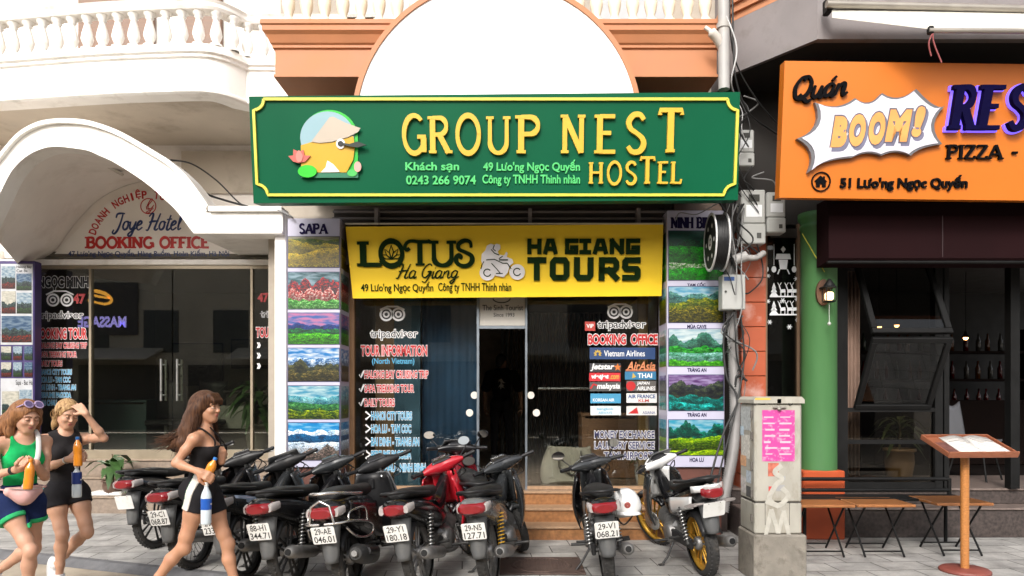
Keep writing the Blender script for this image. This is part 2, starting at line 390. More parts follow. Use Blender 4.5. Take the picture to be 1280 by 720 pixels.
# ---------------------------------------------------------------- pen alphabets
PEN = {
 'A': (.8, [([(.04, 0), (.4, 1)], 'n'), ([(.4, 1), (.76, 0)], 't'), ([(.18, .34), (.64, .34)], 'n')], [(.04, 0), (.76, 0)]),
 'B': (.66, [([(.1, 0), (.1, 1)], 't'), ([(.1, .98)] + arc(.34, .76, .22, .22, 90, -90) + [(.1, .54)], 'm'), ([(.1, .54)] + arc(.36, .28, .26, .26, 90, -90) + [(.1, .02)], 'm')], [(.06, 0), (.06, 1)]),
 'C': (.72, [(arc(.42, .5, .36, .49, 48, 312, 24), 'm')], [(.68, .84)]),
 'E': (.62, [([(.1, 0), (.1, 1)], 't'), ([(.1, .97), (.58, .97)], 'n'), ([(.1, .53), (.46, .53)], 'n'), ([(.1, .03), (.6, .03)], 'n')], [(.06, 0), (.06, 1)]),
 'F': (.58, [([(.1, 0), (.1, 1)], 't'), ([(.1, .97), (.56, .97)], 'n'), ([(.1, .5), (.44, .5)], 'n')], [(.1, 0), (.06, 1)]),
 'G': (.78, [(arc(.42, .5, .36, .49, 48, 345, 26), 'm'), ([(.74, .04), (.74, .42)], 't'), ([(.52, .44), (.82, .44)], 'n')], []),
 'H': (.78, [([(.1, 0), (.1, 1)], 't'), ([(.68, 0), (.68, 1)], 't'), ([(.1, .52), (.68, .52)], 'n')], [(.1, 0), (.1, 1), (.68, 0), (.68, 1)]),
 'I': (.28, [([(.14, 0), (.14, 1)], 't')], [(.14, 0), (.14, 1)]),
 'K': (.74, [([(.1, 0), (.1, 1)], 't'), ([(.12, .42), (.62, 1)], 'n'), ([(.3, .6), (.68, 0)], 't')], [(.1, 0), (.1, 1), (.62, 1), (.68, 0)]),
 'L': (.58, [([(.1, 0), (.1, 1)], 't'), ([(.1, .03), (.56, .03), (.58, .2)], 'n')], [(.1, 1), (.08, 0)]),
 'M': (.96, [([(.1, 0), (.12, 1)], 'n'), ([(.12, 1), (.46, .1)], 't'), ([(.46, .1), (.8, 1)], 'n'), ([(.82, 1), (.84, 0)], 't')], [(.1, 0), (.84, 0), (.1, 1), (.84, 1)]),
 'N': (.8, [([(.1, 0), (.1, 1)], 'm'), ([(.1, .99), (.68, .01)], 't'), ([(.68, 0), (.68, 1)], 'm')], [(.1, 0), (.08, 1), (.68, 1)]),
 'O': (.82, [(arc(.41, .5, .35, .49, 0, 362, 32), 'm')], []),
 'P': (.64, [([(.1, 0), (.1, 1)], 't'), ([(.1, .97)] + arc(.34, .74, .24, .23, 90, -90) + [(.1, .51)], 'm')], [(.1, 0), (.06, 1)]),
 'R': (.72, [([(.1, 0), (.1, 1)], 't'), ([(.1, .97)] + arc(.34, .74, .24, .23, 90, -90) + [(.1, .51)], 'm'), ([(.34, .5), (.66, .0)], 't')], [(.1, 0), (.06, 1), (.66, 0)]),
 'S': (.62, [(catmull([(.54, .84), (.42, .97), (.24, .96), (.11, .8), (.16, .62), (.34, .5), (.5, .37), (.54, .2), (.42, .04), (.22, .03), (.09, .17)], 5), 'm')], []),
 'T': (.7, [([(.35, 0), (.35, .97)], 't'), ([(.03, .86), (.03, .97), (.67, .97), (.67, .86)], 'n')], [(.35, 0)]),
 'U': (.78, [([(.1, 1), (.1, .34)] + arc(.39, .33, .29, .31, 180, 360) + [(.68, 1)], 'm')], [(.1, 1), (.68, 1)]),
 'Z': (.66, [([(.06, .82), (.06, .97), (.6, .97)], 'n'), ([(.6, .97), (.06, .03)], 't'), ([(.06, .03), (.6, .03), (.62, .2)], 'n')], []),
 '-': (.5, [([(.1, .45), (.4, .45)], 'm')], []),
 ' ': (.4, [], []),
}
PEN['OL'] = PEN['O']
def pen_text(mb, fr, t, box, n0, depth, wt=.16, thin=.55, serif=.26, slant=0.0, gap=.06, fmt=None):
    tot = sum(PEN[c][0] + gap for c in t) - gap; u0, v0, u1, v1 = box
    sx = (u1 - u0) / tot; sy = (v1 - v0); s = min(sx, sy) if sx / sy < .5 else (sx + sy) / 2
    x = 0
    for ch in t:
        w, strokes, sers = PEN[ch]
        tw = wt * s
        for pts, k in strokes:
            wd = tw * (1 if k == 't' else thin if k == 'n' else (1 + thin) / 2)
            if k == 'm' and len(pts) > 8: wd = [wd * .8, wd * 1.12, wd * .8, wd * 1.12, wd * .8]
            m_ = wd if not isinstance(wd, list) else wd[0]
            P = [(px, m_ / 2 / sy + py * (1 - m_ / sy)) if False else (px, py) for px, py in pts]
            pen(mb, fr, [(p[0] + slant * p[1], p[1]) for p in P], wd, n0, depth, u0 + x * sx, v0, sx, sy)
        if serif:
            for (px, py) in sers:
                yy = .03 if py < .5 else .97; px += slant * yy
                pen(mb, fr, [(px - serif * .55, yy), (px + serif * .55, yy)], tw * .5, n0, depth, u0 + x * sx, v0, sx, sy)
        x += w + gap
SCRIPT = {  # drawn pens: width, strokes
 'J': (.62, [[(.1, .72), (.14, .95), (.4, 1.0), (.62, .98)], [(.5, .98), (.46, .5), (.36, .02), (.2, -.22), (.05, -.16), (.1, .02)]]),
 'H': (.8, [[(.05, .8), (.18, .98), (.3, .95), (.26, .5), (.14, .0), (.0, .02)], [(.76, 1.0), (.64, .5), (.56, .08), (.68, .0), (.78, .1)], [(.12, .46), (.4, .52), (.72, .54)]]),
 'G': (.72, [[(.62, .86), (.5, 1.0), (.3, .9), (.12, .55), (.14, .18), (.34, .04), (.54, .24), (.6, .46), (.44, .44), (.68, .46), (.6, .1), (.42, -.28), (.2, -.22)]]),
 'Q': (.85, [[(.46, .98), (.2, .9), (.05, .5), (.16, .08), (.42, .02), (.66, .3), (.68, .72), (.46, .98), (.34, .8)], [(.3, .2), (.5, .02), (.7, -.12), (.88, -.02)]]),
 'o': (.44, [[(.28, .52), (.1, .46), (.04, .2), (.16, .02), (.32, .1), (.36, .34), (.28, .52), (.44, .42)]]),
 'a': (.5, [[(.38, .46), (.22, .54), (.06, .36), (.06, .1), (.18, .0), (.34, .18), (.4, .5)], [(.4, .5), (.36, .1), (.42, .0), (.52, .12)]]),
 'y': (.46, [[(.04, .5), (.06, .16), (.16, .04), (.3, .18), (.4, .52)], [(.4, .52), (.34, .0), (.22, -.34), (.06, -.34), (.08, -.2), (.48, .12)]]),
 'e': (.42, [[(.06, .24), (.26, .34), (.32, .46), (.22, .54), (.08, .4), (.06, .14), (.2, .0), (.42, .16)]]),
 't': (.32, [[(.22, .9), (.14, .4), (.12, .06), (.22, .0), (.34, .12)], [(.02, .62), (.34, .66)]]),
 'l': (.28, [[(.06, .2), (.24, .7), (.26, .98), (.16, .9), (.1, .3), (.14, .02), (.3, .12)]]),
 'i': (.24, [[(.12, .5), (.08, .12), (.14, .0), (.26, .12)], [(.15, .7), (.16, .74)]]),
 'n': (.52, [[(.08, .5), (.04, .0)], [(.06, .26), (.22, .5), (.34, .46), (.34, .14), (.4, .0), (.54, .12)]]),
 'g': (.5, [[(.38, .46), (.22, .54), (.06, .36), (.08, .1), (.22, .04), (.36, .24), (.4, .5)], [(.4, .5), (.34, -.06), (.2, -.36), (.05, -.3), (.14, -.16), (.54, .12)]]),
 'u': (.5, [[(.06, .5), (.04, .14), (.14, .0), (.28, .12), (.36, .5)], [(.36, .5), (.34, .08), (.42, .0), (.52, .12)]]),
 'á': (.5, [[(.38, .46), (.22, .54), (.06, .36), (.06, .1), (.18, .0), (.34, .18), (.4, .5)], [(.4, .5), (.36, .1), (.42, .0), (.52, .12)], [(.24, .68), (.36, .86)]]),
 ' ': (.25, []),
}
def script_text(mb, fr, t, box, n0, depth, wt=.07, slant=.22, rise=0.0):
    tot = sum(SCRIPT[c][0] for c in t); u0, v0, u1, v1 = box; sx = (u1 - u0) / tot; sy = (v1 - v0) / 1.3
    x = 0
    for ch in t:
        w, st = SCRIPT[ch]
        for p in st:
            q = catmull(p, 5) if len(p) > 2 else p
            q = [(a + slant * b, b) for a, b in q]
            pen(mb, fr, q, [wt * sy * .7, wt * sy * 1.25, wt * sy * .7], n0, depth, u0 + x * sx, v0 + .3 * sy + rise * x * sx, sx, sy)
        x += w

# ---------------------------------------------------------------- materials
WHITE = pbr('white_paint', (.82, .80, .76), .55, var=.05, scale=2, dirt=(.36, .32, .26), dirt_amt=.42, dirt_scale=2.6, stretch=(1.6, 1.6, .55))
WHITE2 = pbr('white_plaster', (.84, .79, .74), .7, var=.05, scale=2, dirt=(.5, .43, .35), dirt_amt=.4, dirt_scale=1.7, bump=.1)
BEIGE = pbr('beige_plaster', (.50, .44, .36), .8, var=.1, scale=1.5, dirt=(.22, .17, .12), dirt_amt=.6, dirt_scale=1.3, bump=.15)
ORANGE_P = pbr('terracotta_paint', (.42, .165, .068), .6, var=.07, scale=3, dirt=(.36, .15, .07), dirt_amt=.45, dirt_scale=2.4)
CREAM = pbr('cream_paint', (.74, .66, .52), .55, var=.06, scale=4, dirt=(.4, .3, .2), dirt_amt=.3)
GREYC = pbr('grey_concrete', (.21, .19, .19), .8, var=.12, scale=2, dirt=(.14, .12, .11), dirt_amt=.6, bump=.2)
DARKW = pbr('dark_wall', (.018, .015, .013), .8, var=.3, scale=3)
BLACKM = pbr('black_metal', (.008, .008, .008), .5, var=.2, scale=8, spec=.18)
BLACKP = pbr('black_plastic', (.011, .011, .012), .42, var=.15, scale=12, spec=.35, dirt=(.05, .045, .04), dirt_amt=.3)
STEEL = pbr('brushed_steel', (.55, .55, .54), .28, 1.0, var=.1, scale=10)
CHROME = pbr('chrome', (.75, .75, .74), .08, 1.0, var=.04)
GLASS = glass_mat('window_glass', (.80, .82, .80), base=.05)
GLASS_H = glass_mat('hotel_glass', (.74, .76, .70), base=.10)
GLASS_D = glass_mat('dark_window_glass', (.6, .6, .58), base=.03)
ALU = pbr('bronze_aluminium', (.30, .25, .18), .4, .4, var=.1)
WOODO = pbr('orange_wood', (.42, .17, .045), .42, var=.22, scale=3, stretch=(2, 30, 30), coat=.2)
WOODT = pbr('table_wood', (.31, .12, .038), .4, var=.25, scale=4, stretch=(3, 26, 3), coat=.25)
GRANITE_O = pbr('orange_granite_step', (.27, .122, .047), .38, var=.3, scale=26, bump=.05, dirt=(.2, .09, .03), dirt_amt=.5, dirt_scale=5)
GRANITE_N = pbr('tan_step_edge', (.33, .205, .12), .45, var=.2, scale=24, dirt=(.3, .2, .12), dirt_amt=.5)
GRANITE_B = pbr('black_granite_step', (.05, .038, .034), .5, var=.5, scale=30, bump=.2, dirt=(.11, .085, .075), dirt_amt=.6, dirt_scale=4)
GRANITE_G = pbr('brown_grey_step', (.23, .18, .14), .5, var=.2, scale=20, dirt=(.12, .09, .07), dirt_amt=.5, dirt_scale=4)

GRANITE_E = pbr('brown_step_edge', (.27, .205, .15), .5, var=.2, scale=20, dirt=(.15, .11, .085), dirt_amt=.5)
# ---------------------------------------------------------------- ground
def paver_mat():
    m = bpy.data.materials.new('pavement_slabs'); m.use_nodes = True; nt = m.node_tree; b = nt.nodes['Principled BSDF']
    tc = nd(nt, 'ShaderNodeTexCoord'); mp = nd(nt, 'ShaderNodeMapping'); mp.inputs['Rotation'].default_value = (0, 0, R(-4))
    nt.links.new(tc.outputs['Object'], mp.inputs[0])
    br = nd(nt, 'ShaderNodeTexBrick'); br.offset = .5
    br.inputs['Scale'].default_value = 1.0; br.inputs['Brick Width'].default_value = .44; br.inputs['Row Height'].default_value = .30
    br.inputs['Mortar Size'].default_value = .006; br.inputs['Mortar Smooth'].default_value = .3; br.inputs['Bias'].default_value = 0
    br.inputs['Color1'].default_value = (.46, .445, .42, 1); br.inputs['Color2'].default_value = (.37, .36, .345, 1); br.inputs['Mortar'].default_value = (.10, .095, .085, 1)
    nt.links.new(mp.outputs[0], br.inputs['Vector'])
    nz = nd(nt, 'ShaderNodeTexNoise'); nz.inputs['Scale'].default_value = 2.3; nz.inputs['Detail'].default_value = 8; nz.inputs['Roughness'].default_value = .7
    nt.links.new(tc.outputs['Object'], nz.inputs['Vector'])
    mr = nd(nt, 'ShaderNodeMapRange'); mr.inputs['From Min'].default_value = .3; mr.inputs['From Max'].default_value = .7; mr.inputs['To Min'].default_value = .42; mr.inputs['To Max'].default_value = 1.25
    nt.links.new(nz.outputs['Fac'], mr.inputs['Value'])
    n2 = nd(nt, 'ShaderNodeTexNoise'); n2.inputs['Scale'].default_value = 60; n2.inputs['Detail'].default_value = 4; nt.links.new(tc.outputs['Object'], n2.inputs['Vector'])
    m2 = nd(nt, 'ShaderNodeMapRange'); m2.inputs['To Min'].default_value = .8; m2.inputs['To Max'].default_value = 1.2; nt.links.new(n2.outputs['Fac'], m2.inputs['Value'])
    mu = nd(nt, 'ShaderNodeMath', operation='MULTIPLY'); nt.links.new(mr.outputs[0], mu.inputs[0]); nt.links.new(m2.outputs[0], mu.inputs[1])
    sc_ = nd(nt, 'ShaderNodeVectorMath', operation='SCALE'); nt.links.new(br.outputs['Color'], sc_.inputs[0]); nt.links.new(mu.outputs[0], sc_.inputs['Scale'])
    nt.links.new(sc_.outputs[0], b.inputs['Base Color'])
    rr = nd(nt, 'ShaderNodeMapRange'); rr.inputs['To Min'].default_value = .42; rr.inputs['To Max'].default_value = .8; nt.links.new(nz.outputs['Fac'], rr.inputs['Value']); nt.links.new(rr.outputs[0], b.inputs['Roughness'])
    bp = nd(nt, 'ShaderNodeBump'); bp.inputs['Strength'].default_value = .6; bp.inputs['Distance'].default_value = .006
    iv = nd(nt, 'ShaderNodeMath', operation='SUBTRACT'); iv.inputs[0].default_value = 1; nt.links.new(br.outputs['Fac'], iv.inputs[1])
    ad = nd(nt, 'ShaderNodeMath', operation='MULTIPLY_ADD'); ad.inputs[1].default_value = .25; nt.links.new(n2.outputs['Fac'], ad.inputs[0]); nt.links.new(iv.outputs[0], ad.inputs[2])
    nt.links.new(ad.outputs[0], bp.inputs['Height']); nt.links.new(bp.outputs[0], b.inputs['Normal'])
    return m
PAVE = paver_mat()
ROAD = pbr('street_surface', (.36, .305, .235), .75, var=.22, scale=3, bump=.35, bscale=40, dirt=(.17, .14, .11), dirt_amt=.6, dirt_scale=1.8)
KERB = pbr('kerb_stone', (.12, .12, .125), .6, var=.25, scale=9, bump=.3)
KP = [(-16, 10.9), (-9, 8.5), (-5.11, 7.11), (-3.17, 6.42), (-1.4, 5.82), (1.5, 4.95), (6, 4.0), (16, 3.4)]      # kerb line
m = MB(PAVE); m.add([(x, y, 0) for x, y in KP] + [(16, 30, 0), (-16, 30, 0)], [tuple(range(len(KP) + 2))]); struct(m.build('pavement'))
m = MB(KERB); ins = [(x, y - .16) for x, y in KP]
m.add([(x, y, .001) for x, y in KP] + [(x, y - .06, -.005) for x, y in KP] + [(x, y - .16, -.058) for x, y in KP], [(r * 8 + i, r * 8 + i + 1, (r + 1) * 8 + i + 1, (r + 1) * 8 + i) for r in range(2) for i in range(7)]); struct(m.build('kerb'))
m = MB(ROAD); m.add([(-90, -60, -.06), (90, -60, -.06), (90, 60, -.06), (-90, 60, -.06)], [(0, 1, 2, 3)]); struct(m.build('street'))

# ---------------------------------------------------------------- hotel (left)
HB = thing('hotel_building', 'white hotel with bowed balustrade balcony and arched entrance canopy', 'building', (-4.5, 9.8, 0))
GD = 9.8
x0h, x1h = xat(-160, GD), xat(352, GD)
zt_g, zb_g = zat(330, GD), zat(574, GD)
m = MB(WHITE2)
m.span(x0h - 3, -2.75, GD + .1, GD + .35, zt_g + .1, 4.95)                 # wall above the shop front
m.span(x0h - 3, -2.75, GD + .1, GD + .35, 4.95, 9.5)
m.span(x0h - 3, xat(-2, GD), GD, GD + .3, 0, zt_g + .2)
m.mat(WHITE); m.span(x0h, -3.1, GD - .06, GD + .1, zt_g - .02, zt_g + .055, .01)       # lintel under the tympanum
m.build('wall', HB)
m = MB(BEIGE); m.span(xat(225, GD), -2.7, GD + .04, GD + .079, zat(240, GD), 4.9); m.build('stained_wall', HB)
# pillar beside the posters
m = MB(WHITE); m.span(xat(343, 7.95), xat(357.5, 7.95), 7.95, 9.9, 0, zat(266, 7.95), .01); m.build('pillar', HB)
# steps
for i, (d, z) in enumerate(((9.2, .22), (9.45, .44), (9.7, .655))):
    m = MB(GRANITE_G); m.span(-11, -2.83, d, 10.2, z - .22, z - .025); m.mat(GRANITE_E); m.span(-11, -2.83, d - .02, 10.2, z - .024, z, .006); m.build('step', HB)
# bowed balcony
BZ = 8.2
cp = [(xat(p, d), d) for p, d in ((-420, 9.0), (-300, 8.85), (-120, 8.62), (0, 8.45), (120, 8.27), (200, 8.2), (240, 8.18), (262, 8.2), (280, 8.28), (296, 8.4), (308, 8.52))]
path = [tuple(p) for p in catmull(cp, 5)] + [(-2.6, 8.53), (-2.2, 8.53), (-1.6, 8.53)]
def sweep(mb, path, prof, smooth=False):
    """prof: (out, z); out is measured towards the street."""
    secs = []
    for i, p in enumerate(path):
        a, b = path[max(i - 1, 0)], path[min(i + 1, len(path) - 1)]; t = np.array((b[0] - a[0], b[1] - a[1])); t /= np.linalg.norm(t); n = (t[1], -t[0])
        secs.append([(p[0] + n[0] * o, p[1] + n[1] * o, z) for o, z in prof])
    mb.loft(secs, smooth=smooth)
z_a, z_b, z_c, z_d = 5.49, 5.41, 5.06, 4.985
m = MB(WHITE)
sweep(m, path, [(-.3, z_d + .02), (.02, z_d), (.05, z_d + .02), (.05, z_d + .045), (.015, z_d + .07), (.015, z_b - .01), (.045, z_b), (.045, z_b + .03), (.075, z_b + .045), (.075, z_a), (-.05, z_a + .01), (-.05, 5.60), (-.3, 5.60)])
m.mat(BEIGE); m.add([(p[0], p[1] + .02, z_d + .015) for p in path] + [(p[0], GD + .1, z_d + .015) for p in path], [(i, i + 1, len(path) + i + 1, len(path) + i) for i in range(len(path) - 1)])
balc = m.build('balcony', HB)
m = MB(WHITE); sweep(m, path, [(-.21, 6.0), (-.04, 6.0), (-.02, 6.03), (-.02, 6.07), (0, 6.1), (-.25, 6.1)]); m.build('handrail', balc)
def baluster_mesh(mat, h, r):
    m = MB(mat); pr = [(r * 1.15, 0), (r * 1.15, .06), (r * .75, .08), (r * .62, .14), (r * .95, .24), (r * 1.12, .34), (r * .95, .5), (r * .58, .72), (r * .5, .8), (r * .8, .84), (r * .6, .88), (r * 1.1, .93), (r * 1.1, 1)]
    m.lathe([(a, b * h) for a, b in pr], n=14); return m
proto = None; acc = 0; nxt = .06
for i in range(len(path) - 2):
    a, b = np.array(path[i]), np.array(path[i + 1]); L = np.linalg.norm(b - a)
    while nxt < acc + L:
        q = a + (b - a) * (nxt - acc) / L
        nxt += .196
        if q[0] < -6.6 or q[0] > -2.3: continue
        loc = Vector((q[0], q[1] + .12, 5.60)) - ORG[balc.name]
        if proto is None: proto = baluster_mesh(WHITE, .405, .062).build('baluster', balc, local=True); proto.location = loc
        else: copy_child(proto, balc, loc)
    acc += L
# doors behind the balustrade
DOORW = pbr('brown_shutter', (.16, .085, .05), .5, var=.15, scale=2, stretch=(1, 1, 14))
for px0, px1 in ((100, 150), (150, 196), (228, 280)):
    m = MB(DOORW); m.span(xat(px0, 9.9) + .01, xat(px1, 9.9) - .01, GD + .03, GD + .095, 5.1, 7.6, .01); m.build('balcony_door', HB)
# arched canopy
outer = [(-40, 262), (-38, 250), (-22, 220), (0, 197), (14, 180), (28, 166), (48, 155), (69, 150.5), (90, 150), (111, 152), (133, 158), (155, 167), (180, 181), (200, 193), (213, 201), (226, 212), (238, 224), (250, 240), (262, 257.5)]
inner = [(-22, 292), (-16, 280), (-8, 264), (0, 247), (8, 230), (17, 214), (29, 201), (42, 192), (57, 186), (72, 184), (92, 186), (111, 189), (125, 195), (139, 201), (153, 209), (167, 218), (180, 227), (193, 237), (206, 249), (220, 262), (231, 276), (242, 291)]
outer = [tuple(p) for p in catmull(outer, 4)]; inner = [tuple(p) for p in catmull(inner, 4)]
AD = 7.9
def resamp(P, n):
    P = np.array(P); s = np.r_[0, np.cumsum(np.linalg.norm(np.diff(P, axis=0), axis=1))]; t = np.linspace(0, s[-1], n); return np.c_[np.interp(t, s, P[:, 0]), np.interp(t, s, P[:, 1])]
NO = 60
O2, I2 = resamp(outer, NO), resamp(inner, NO)
m = MB(WHITE)
def arcband(mb, A, B, d0, d1):
    a0 = [at(x, y, AD) for x, y in A]; b0 = [at(x, y, AD) for x, y in B]; N = len(a0)
    for q in (a0, b0): pass
    sh = lambda P, d: [(p.x, d, p.z) for p in P]
    vs_ = sh(a0, d0) + sh(b0, d0) + sh(a0, d1) + sh(b0, d1)
    fs = []
    for i in range(N - 1): fs += [(i, i + 1, N + i + 1, N + i), (2 * N + i, 3 * N + i, 3 * N + i + 1, 2 * N + i + 1), (i, 2 * N + i, 2 * N + i + 1, i + 1), (N + i, N + i + 1, 3 * N + i + 1, 3 * N + i)]
    fs += [(0, N, 3 * N, 2 * N), (N - 1, 3 * N - 1, 4 * N - 1, 2 * N - 1)]
    mb.add(vs_, fs)
lerp = lambda A, B, t: A + (B - A) * t
arcband(m, lerp(O2, I2, .16), lerp(O2, I2, .9), AD, AD + .16)
arcband(m, O2, lerp(O2, I2, .155), AD - .05, AD + .3)              # raised outer lip
arcband(m, lerp(O2, I2, .905), I2, AD - .025, AD + .2)             # inner lip
# level ledge to the right of the arch
lx0, lx1 = xat(250, AD), xat(354, AD)
zl0, zl1 = zat(293, AD), zat(259, AD)
for a, b, o_ in ((0, .10, .033), (.105, .80, .007), (.805, 1, .056)):
    m.span(xat(243, AD) if a < .7 else xat(262.5, AD), lx1, AD - o_, AD + .2, zl0 + (zl1 - zl0) * a, zl0 + (zl1 - zl0) * b, .006)
sb_ = [at(242, 292, AD + .19), at(354, 293, AD + .19), (xat(352, 9.86), 9.86, zat(318, 9.86)), (xat(300, 9.86), 9.86, zat(319, 9.86))]
sb_ = [Vector((xat(241, AD), AD + .19, zl0 + .008)), Vector((lx1, AD + .19, zl0 + .008)), Vector((lx1, 9.88, zat(318.5, 9.86))), Vector((xat(298, 9.86), 9.88, zat(318.5, 9.86)))]
st_ = [Vector((p.x, p.y, zl1 - .03)) for p in sb_]; st_[2].z = st_[3].z = zl1 + .1
m.add(sb_ + st_, [(3, 2, 1, 0), (4, 5, 6, 7), (0, 1, 5, 4), (1, 2, 6, 5), (2, 3, 7, 6), (3, 0, 4, 7)])
arch = m.build('entrance_canopy', HB)
m = MB(WHITE2); V2 = [at(x, y, AD) for x, y in I2]
BK = resamp([tuple(p) for p in catmull([(30, 340), (52, 325), (68, 315), (80, 299), (97, 276), (118, 254), (140, 240), (165, 230), (192, 227), (218, 234), (242, 250), (264, 271), (285, 297), (300, 319)], 5)], NO)
VB = [at(x, y, GD + .09) for x, y in BK]
m.add([(p.x, AD + .19, p.z + .004) for p in V2] + [(p.x, GD + .09, p.z + .004) for p in VB], [(i, i + 1, NO + i + 1, NO + i) for i in range(NO - 1)], True)
m.add([(p.x, AD + .25, p.z + .12) for p in V2] + [(p.x, GD + .09, p.z + .12) for p in VB], [(i, i + 1, NO + i + 1, NO + i) for i in range(NO - 1)], True)
m.build('vault', arch)
m = MB(pbr('downlight_rim', (.6, .56, .5), .4)); pdl = at(138, 213, 8.9)
m.lathe([(.10, 0), (.13, -.012), (.13, .02)], (pdl.x, 8.95, 4.36), n=20, M=Matrix.Rotation(R(27), 3, 'Y')); m.mat(pbr('frosted_lens', (.5, .48, .44), .3)); m.lathe([(.0, .002), (.10, .002)], (pdl.x, 8.95, 4.36), n=20, M=Matrix.Rotation(R(27), 3, 'Y')); m.build('downlight', arch)
# tympanum sign: painted sheet on the back wall of the vault
TP = Plane((0, GD - .062 + .15, EYE)); TP = vplane(GD + .085)
BLUEL = pbr('navy_lettering', (.02, .045, .16), .4); REDL = pbr('red_lettering', (.5, .02, .02), .4); BLACKL = pbr('black_lettering', (.012, .012, .014), .4)
ty = thing('hotel_signboard', 'white arched signboard lettered Joye Hotel Booking Office under the vault', 'signboard', (xat(190, GD), GD + .08, zt_g + .2))
m = MB(pbr('sign_white', (.84, .81, .77), .5, var=.05, scale=2))
tpoly = [TP.px(69, 317.5), TP.px(300, 317.5), TP.px(283, 300), TP.px(262, 280), TP.px(240, 262), TP.px(215, 247), TP.px(190, 239), TP.px(165, 240), TP.px(140, 250), TP.px(118, 266), TP.px(97, 288), TP.px(80, 305)]
tl = [(u, v) for u, v in tpoly]
m.prism(tl, TP, .0, .012); m.build('panel', ty)
m = MB(BLUEL); script_text(m, TP, 'Joye Hotel', TP.bx(141, 267, 226, 294), .013, .004, wt=.10)
m.cut(); m.mat(REDL)
TPX = lambda *a: TP.bx(*a)
pen_text(m, TP, 'BOOKING OFFICE', TPX(109, 297, 262, 310), .013, .004, wt=.27, thin=.7, serif=.34)
m.cut(); m.mat(BLUEL); put_text_px(m, TP, "47 Lưo'ng Ngọc Quyến, Hàng Buồm, Hoàn Kiếm, Hà Nội", (86, 312, 287, 322.5), .015, bold=.02)
m.cut(); m.mat(REDL)
ctr = TP.px(186, 312); rad = abs(TP.px(186, 312)[1] - TP.px(186, 243)[1])
tx = 'DOANH NGHIỆP TƯ NHÂN'
for i, ch in enumerate(tx):
    if ch == ' ': continue
    a = R(161 - i * 6.1); cu_, cv_ = ctr[0] + rad * 1.06 * math.cos(a), ctr[1] + rad * math.sin(a) * .99
    w_ = .036 * (.4 if ch == 'I' else 1); h_ = .054 * (1.3 if ch in 'ỆÂ' else 1)
    put_text(m, TP, ch, (cu_ - w_, cv_ - .054, cu_ + w_, cv_ - .054 + 2 * h_), .015, bold=.03, rot=a - PI / 2)
m.cut(); pen(m, TP, arc(*TP.px(186, 258), .105, .105, 0, 361, 30), .012, .013, .003); script_text(m, TP, 'l', TP.bx(181, 249, 187, 266), .014, .003); script_text(m, TP, 'y', TP.bx(184, 251, 192, 266), .014, .003)
m.build('lettering', ty)
# shop front of the hotel
m = MB(ALU)
for px in (44, 113.5, 315, 341): m.span(xat(px, GD) - .016, xat(px, GD) + .016, GD - .02, GD + .05, zb_g, zt_g)
m.span(xat(42, GD), xat(343, GD), GD - .025, GD + .055, zt_g - .07, zt_g - .022)
m.span(xat(42, GD), xat(343, GD), GD - .025, GD + .055, zb_g - .005, zb_g + .13, .004)
m.build('shop_window_frame', HB)
HG = vplane(GD + .008)
WVIN = pbr('white_vinyl', (.75, .75, .75), .4, var=.03); RVIN = pbr('red_vinyl', (.45, .018, .02), .4, var=.05); BVIN = pbr('blue_vinyl', (.06, .3, .48), .4, var=.05); KVIN = pbr('black_vinyl', (.01, .01, .012), .4)
panes = {}
for px0, px1 in ((45, 113), (114, 214.5), (215.5, 314.5), (315.5, 341)):
    m = MB(GLASS_H); m.span(xat(px0, GD) + .003, xat(px1, GD) - .003, GD + .012, GD + .022, zb_g + .125, zt_g - .07); panes[px0] = m.build('window_pane' if px0 in (45, 315.5) else 'glass_door', HB)
def halo(mb, fr, t, box, n, c_out, c_in, w=.05, inner=.0, **kw):
    mb.cut(); mb.mat(c_out); put_text_px(mb, fr, t, box, n, bold=w, ref_bold=inner, **kw); mb.mat(c_in); put_text_px(mb, fr, t, box, n + .0015, bold=inner, **kw)
def owl(mb, fr, cx, cy, r, n):
    mb.cut()
    for sgn in (-1, 1):
        u, v = fr.px(cx + sgn * r * 1.05, cy); rr = r * GD / F
        for k, (q, mt) in enumerate(((1.0, WVIN), (.72, KVIN), (.5, WVIN), (.26, KVIN))):
            mb.mat(mt); mb.prism(arc(u, v, rr * q, rr * q, 0, 345, 18), fr, n + k * .0012, n + k * .0012 + .001)
    mb.mat(WVIN); pen(mb, fr, [fr.px(cx - r * 2.1, cy - r * .8), fr.px(cx - r * .9, cy - r * 1.35), fr.px(cx + r * .9, cy - r * 1.35), fr.px(cx + r * 2.1, cy - r * .8)], .02, n, .002)
m = MB(WVIN)
m.mat(WVIN); put_text_px(m, HG, 'NGỌC MINH', (47.5, 345, 111, 363), .002, bold=.09, ref_bold=.05); m.mat(KVIN); put_text_px(m, HG, 'NGỌC MINH', (47.5, 345, 111, 363), .0035, bold=.05)
owl(m, HG, 75, 375, 8.2, .002)
m.cut(); m.mat(RVIN); put_text_px(m, HG, '47', (91, 367, 107, 380), .002, bold=.05)
m.cut(); m.mat(WVIN); put_text_px(m, HG, 'tripadvisor', (47, 389, 104, 401), .002, bold=.065, ref_bold=.005); m.mat(KVIN); put_text_px(m, HG, 'tripadvisor', (47, 389, 104, 401), .0035, bold=.005)
halo(m, HG, 'BOOKING TOUR', (46, 410, 109, 424), .002, WVIN, RVIN, .085, .045)
for i, t in enumerate(('HALONG BAY CRUISING TRIP', 'SAPA TREKKING TOUR', 'DAILY TOURS')):
    halo(m, HG, t, (50, 428 + i * 11.3, 50 + (59, 46, 28)[i], 435.5 + i * 11.3), .002, WVIN, RVIN, .075, .03)
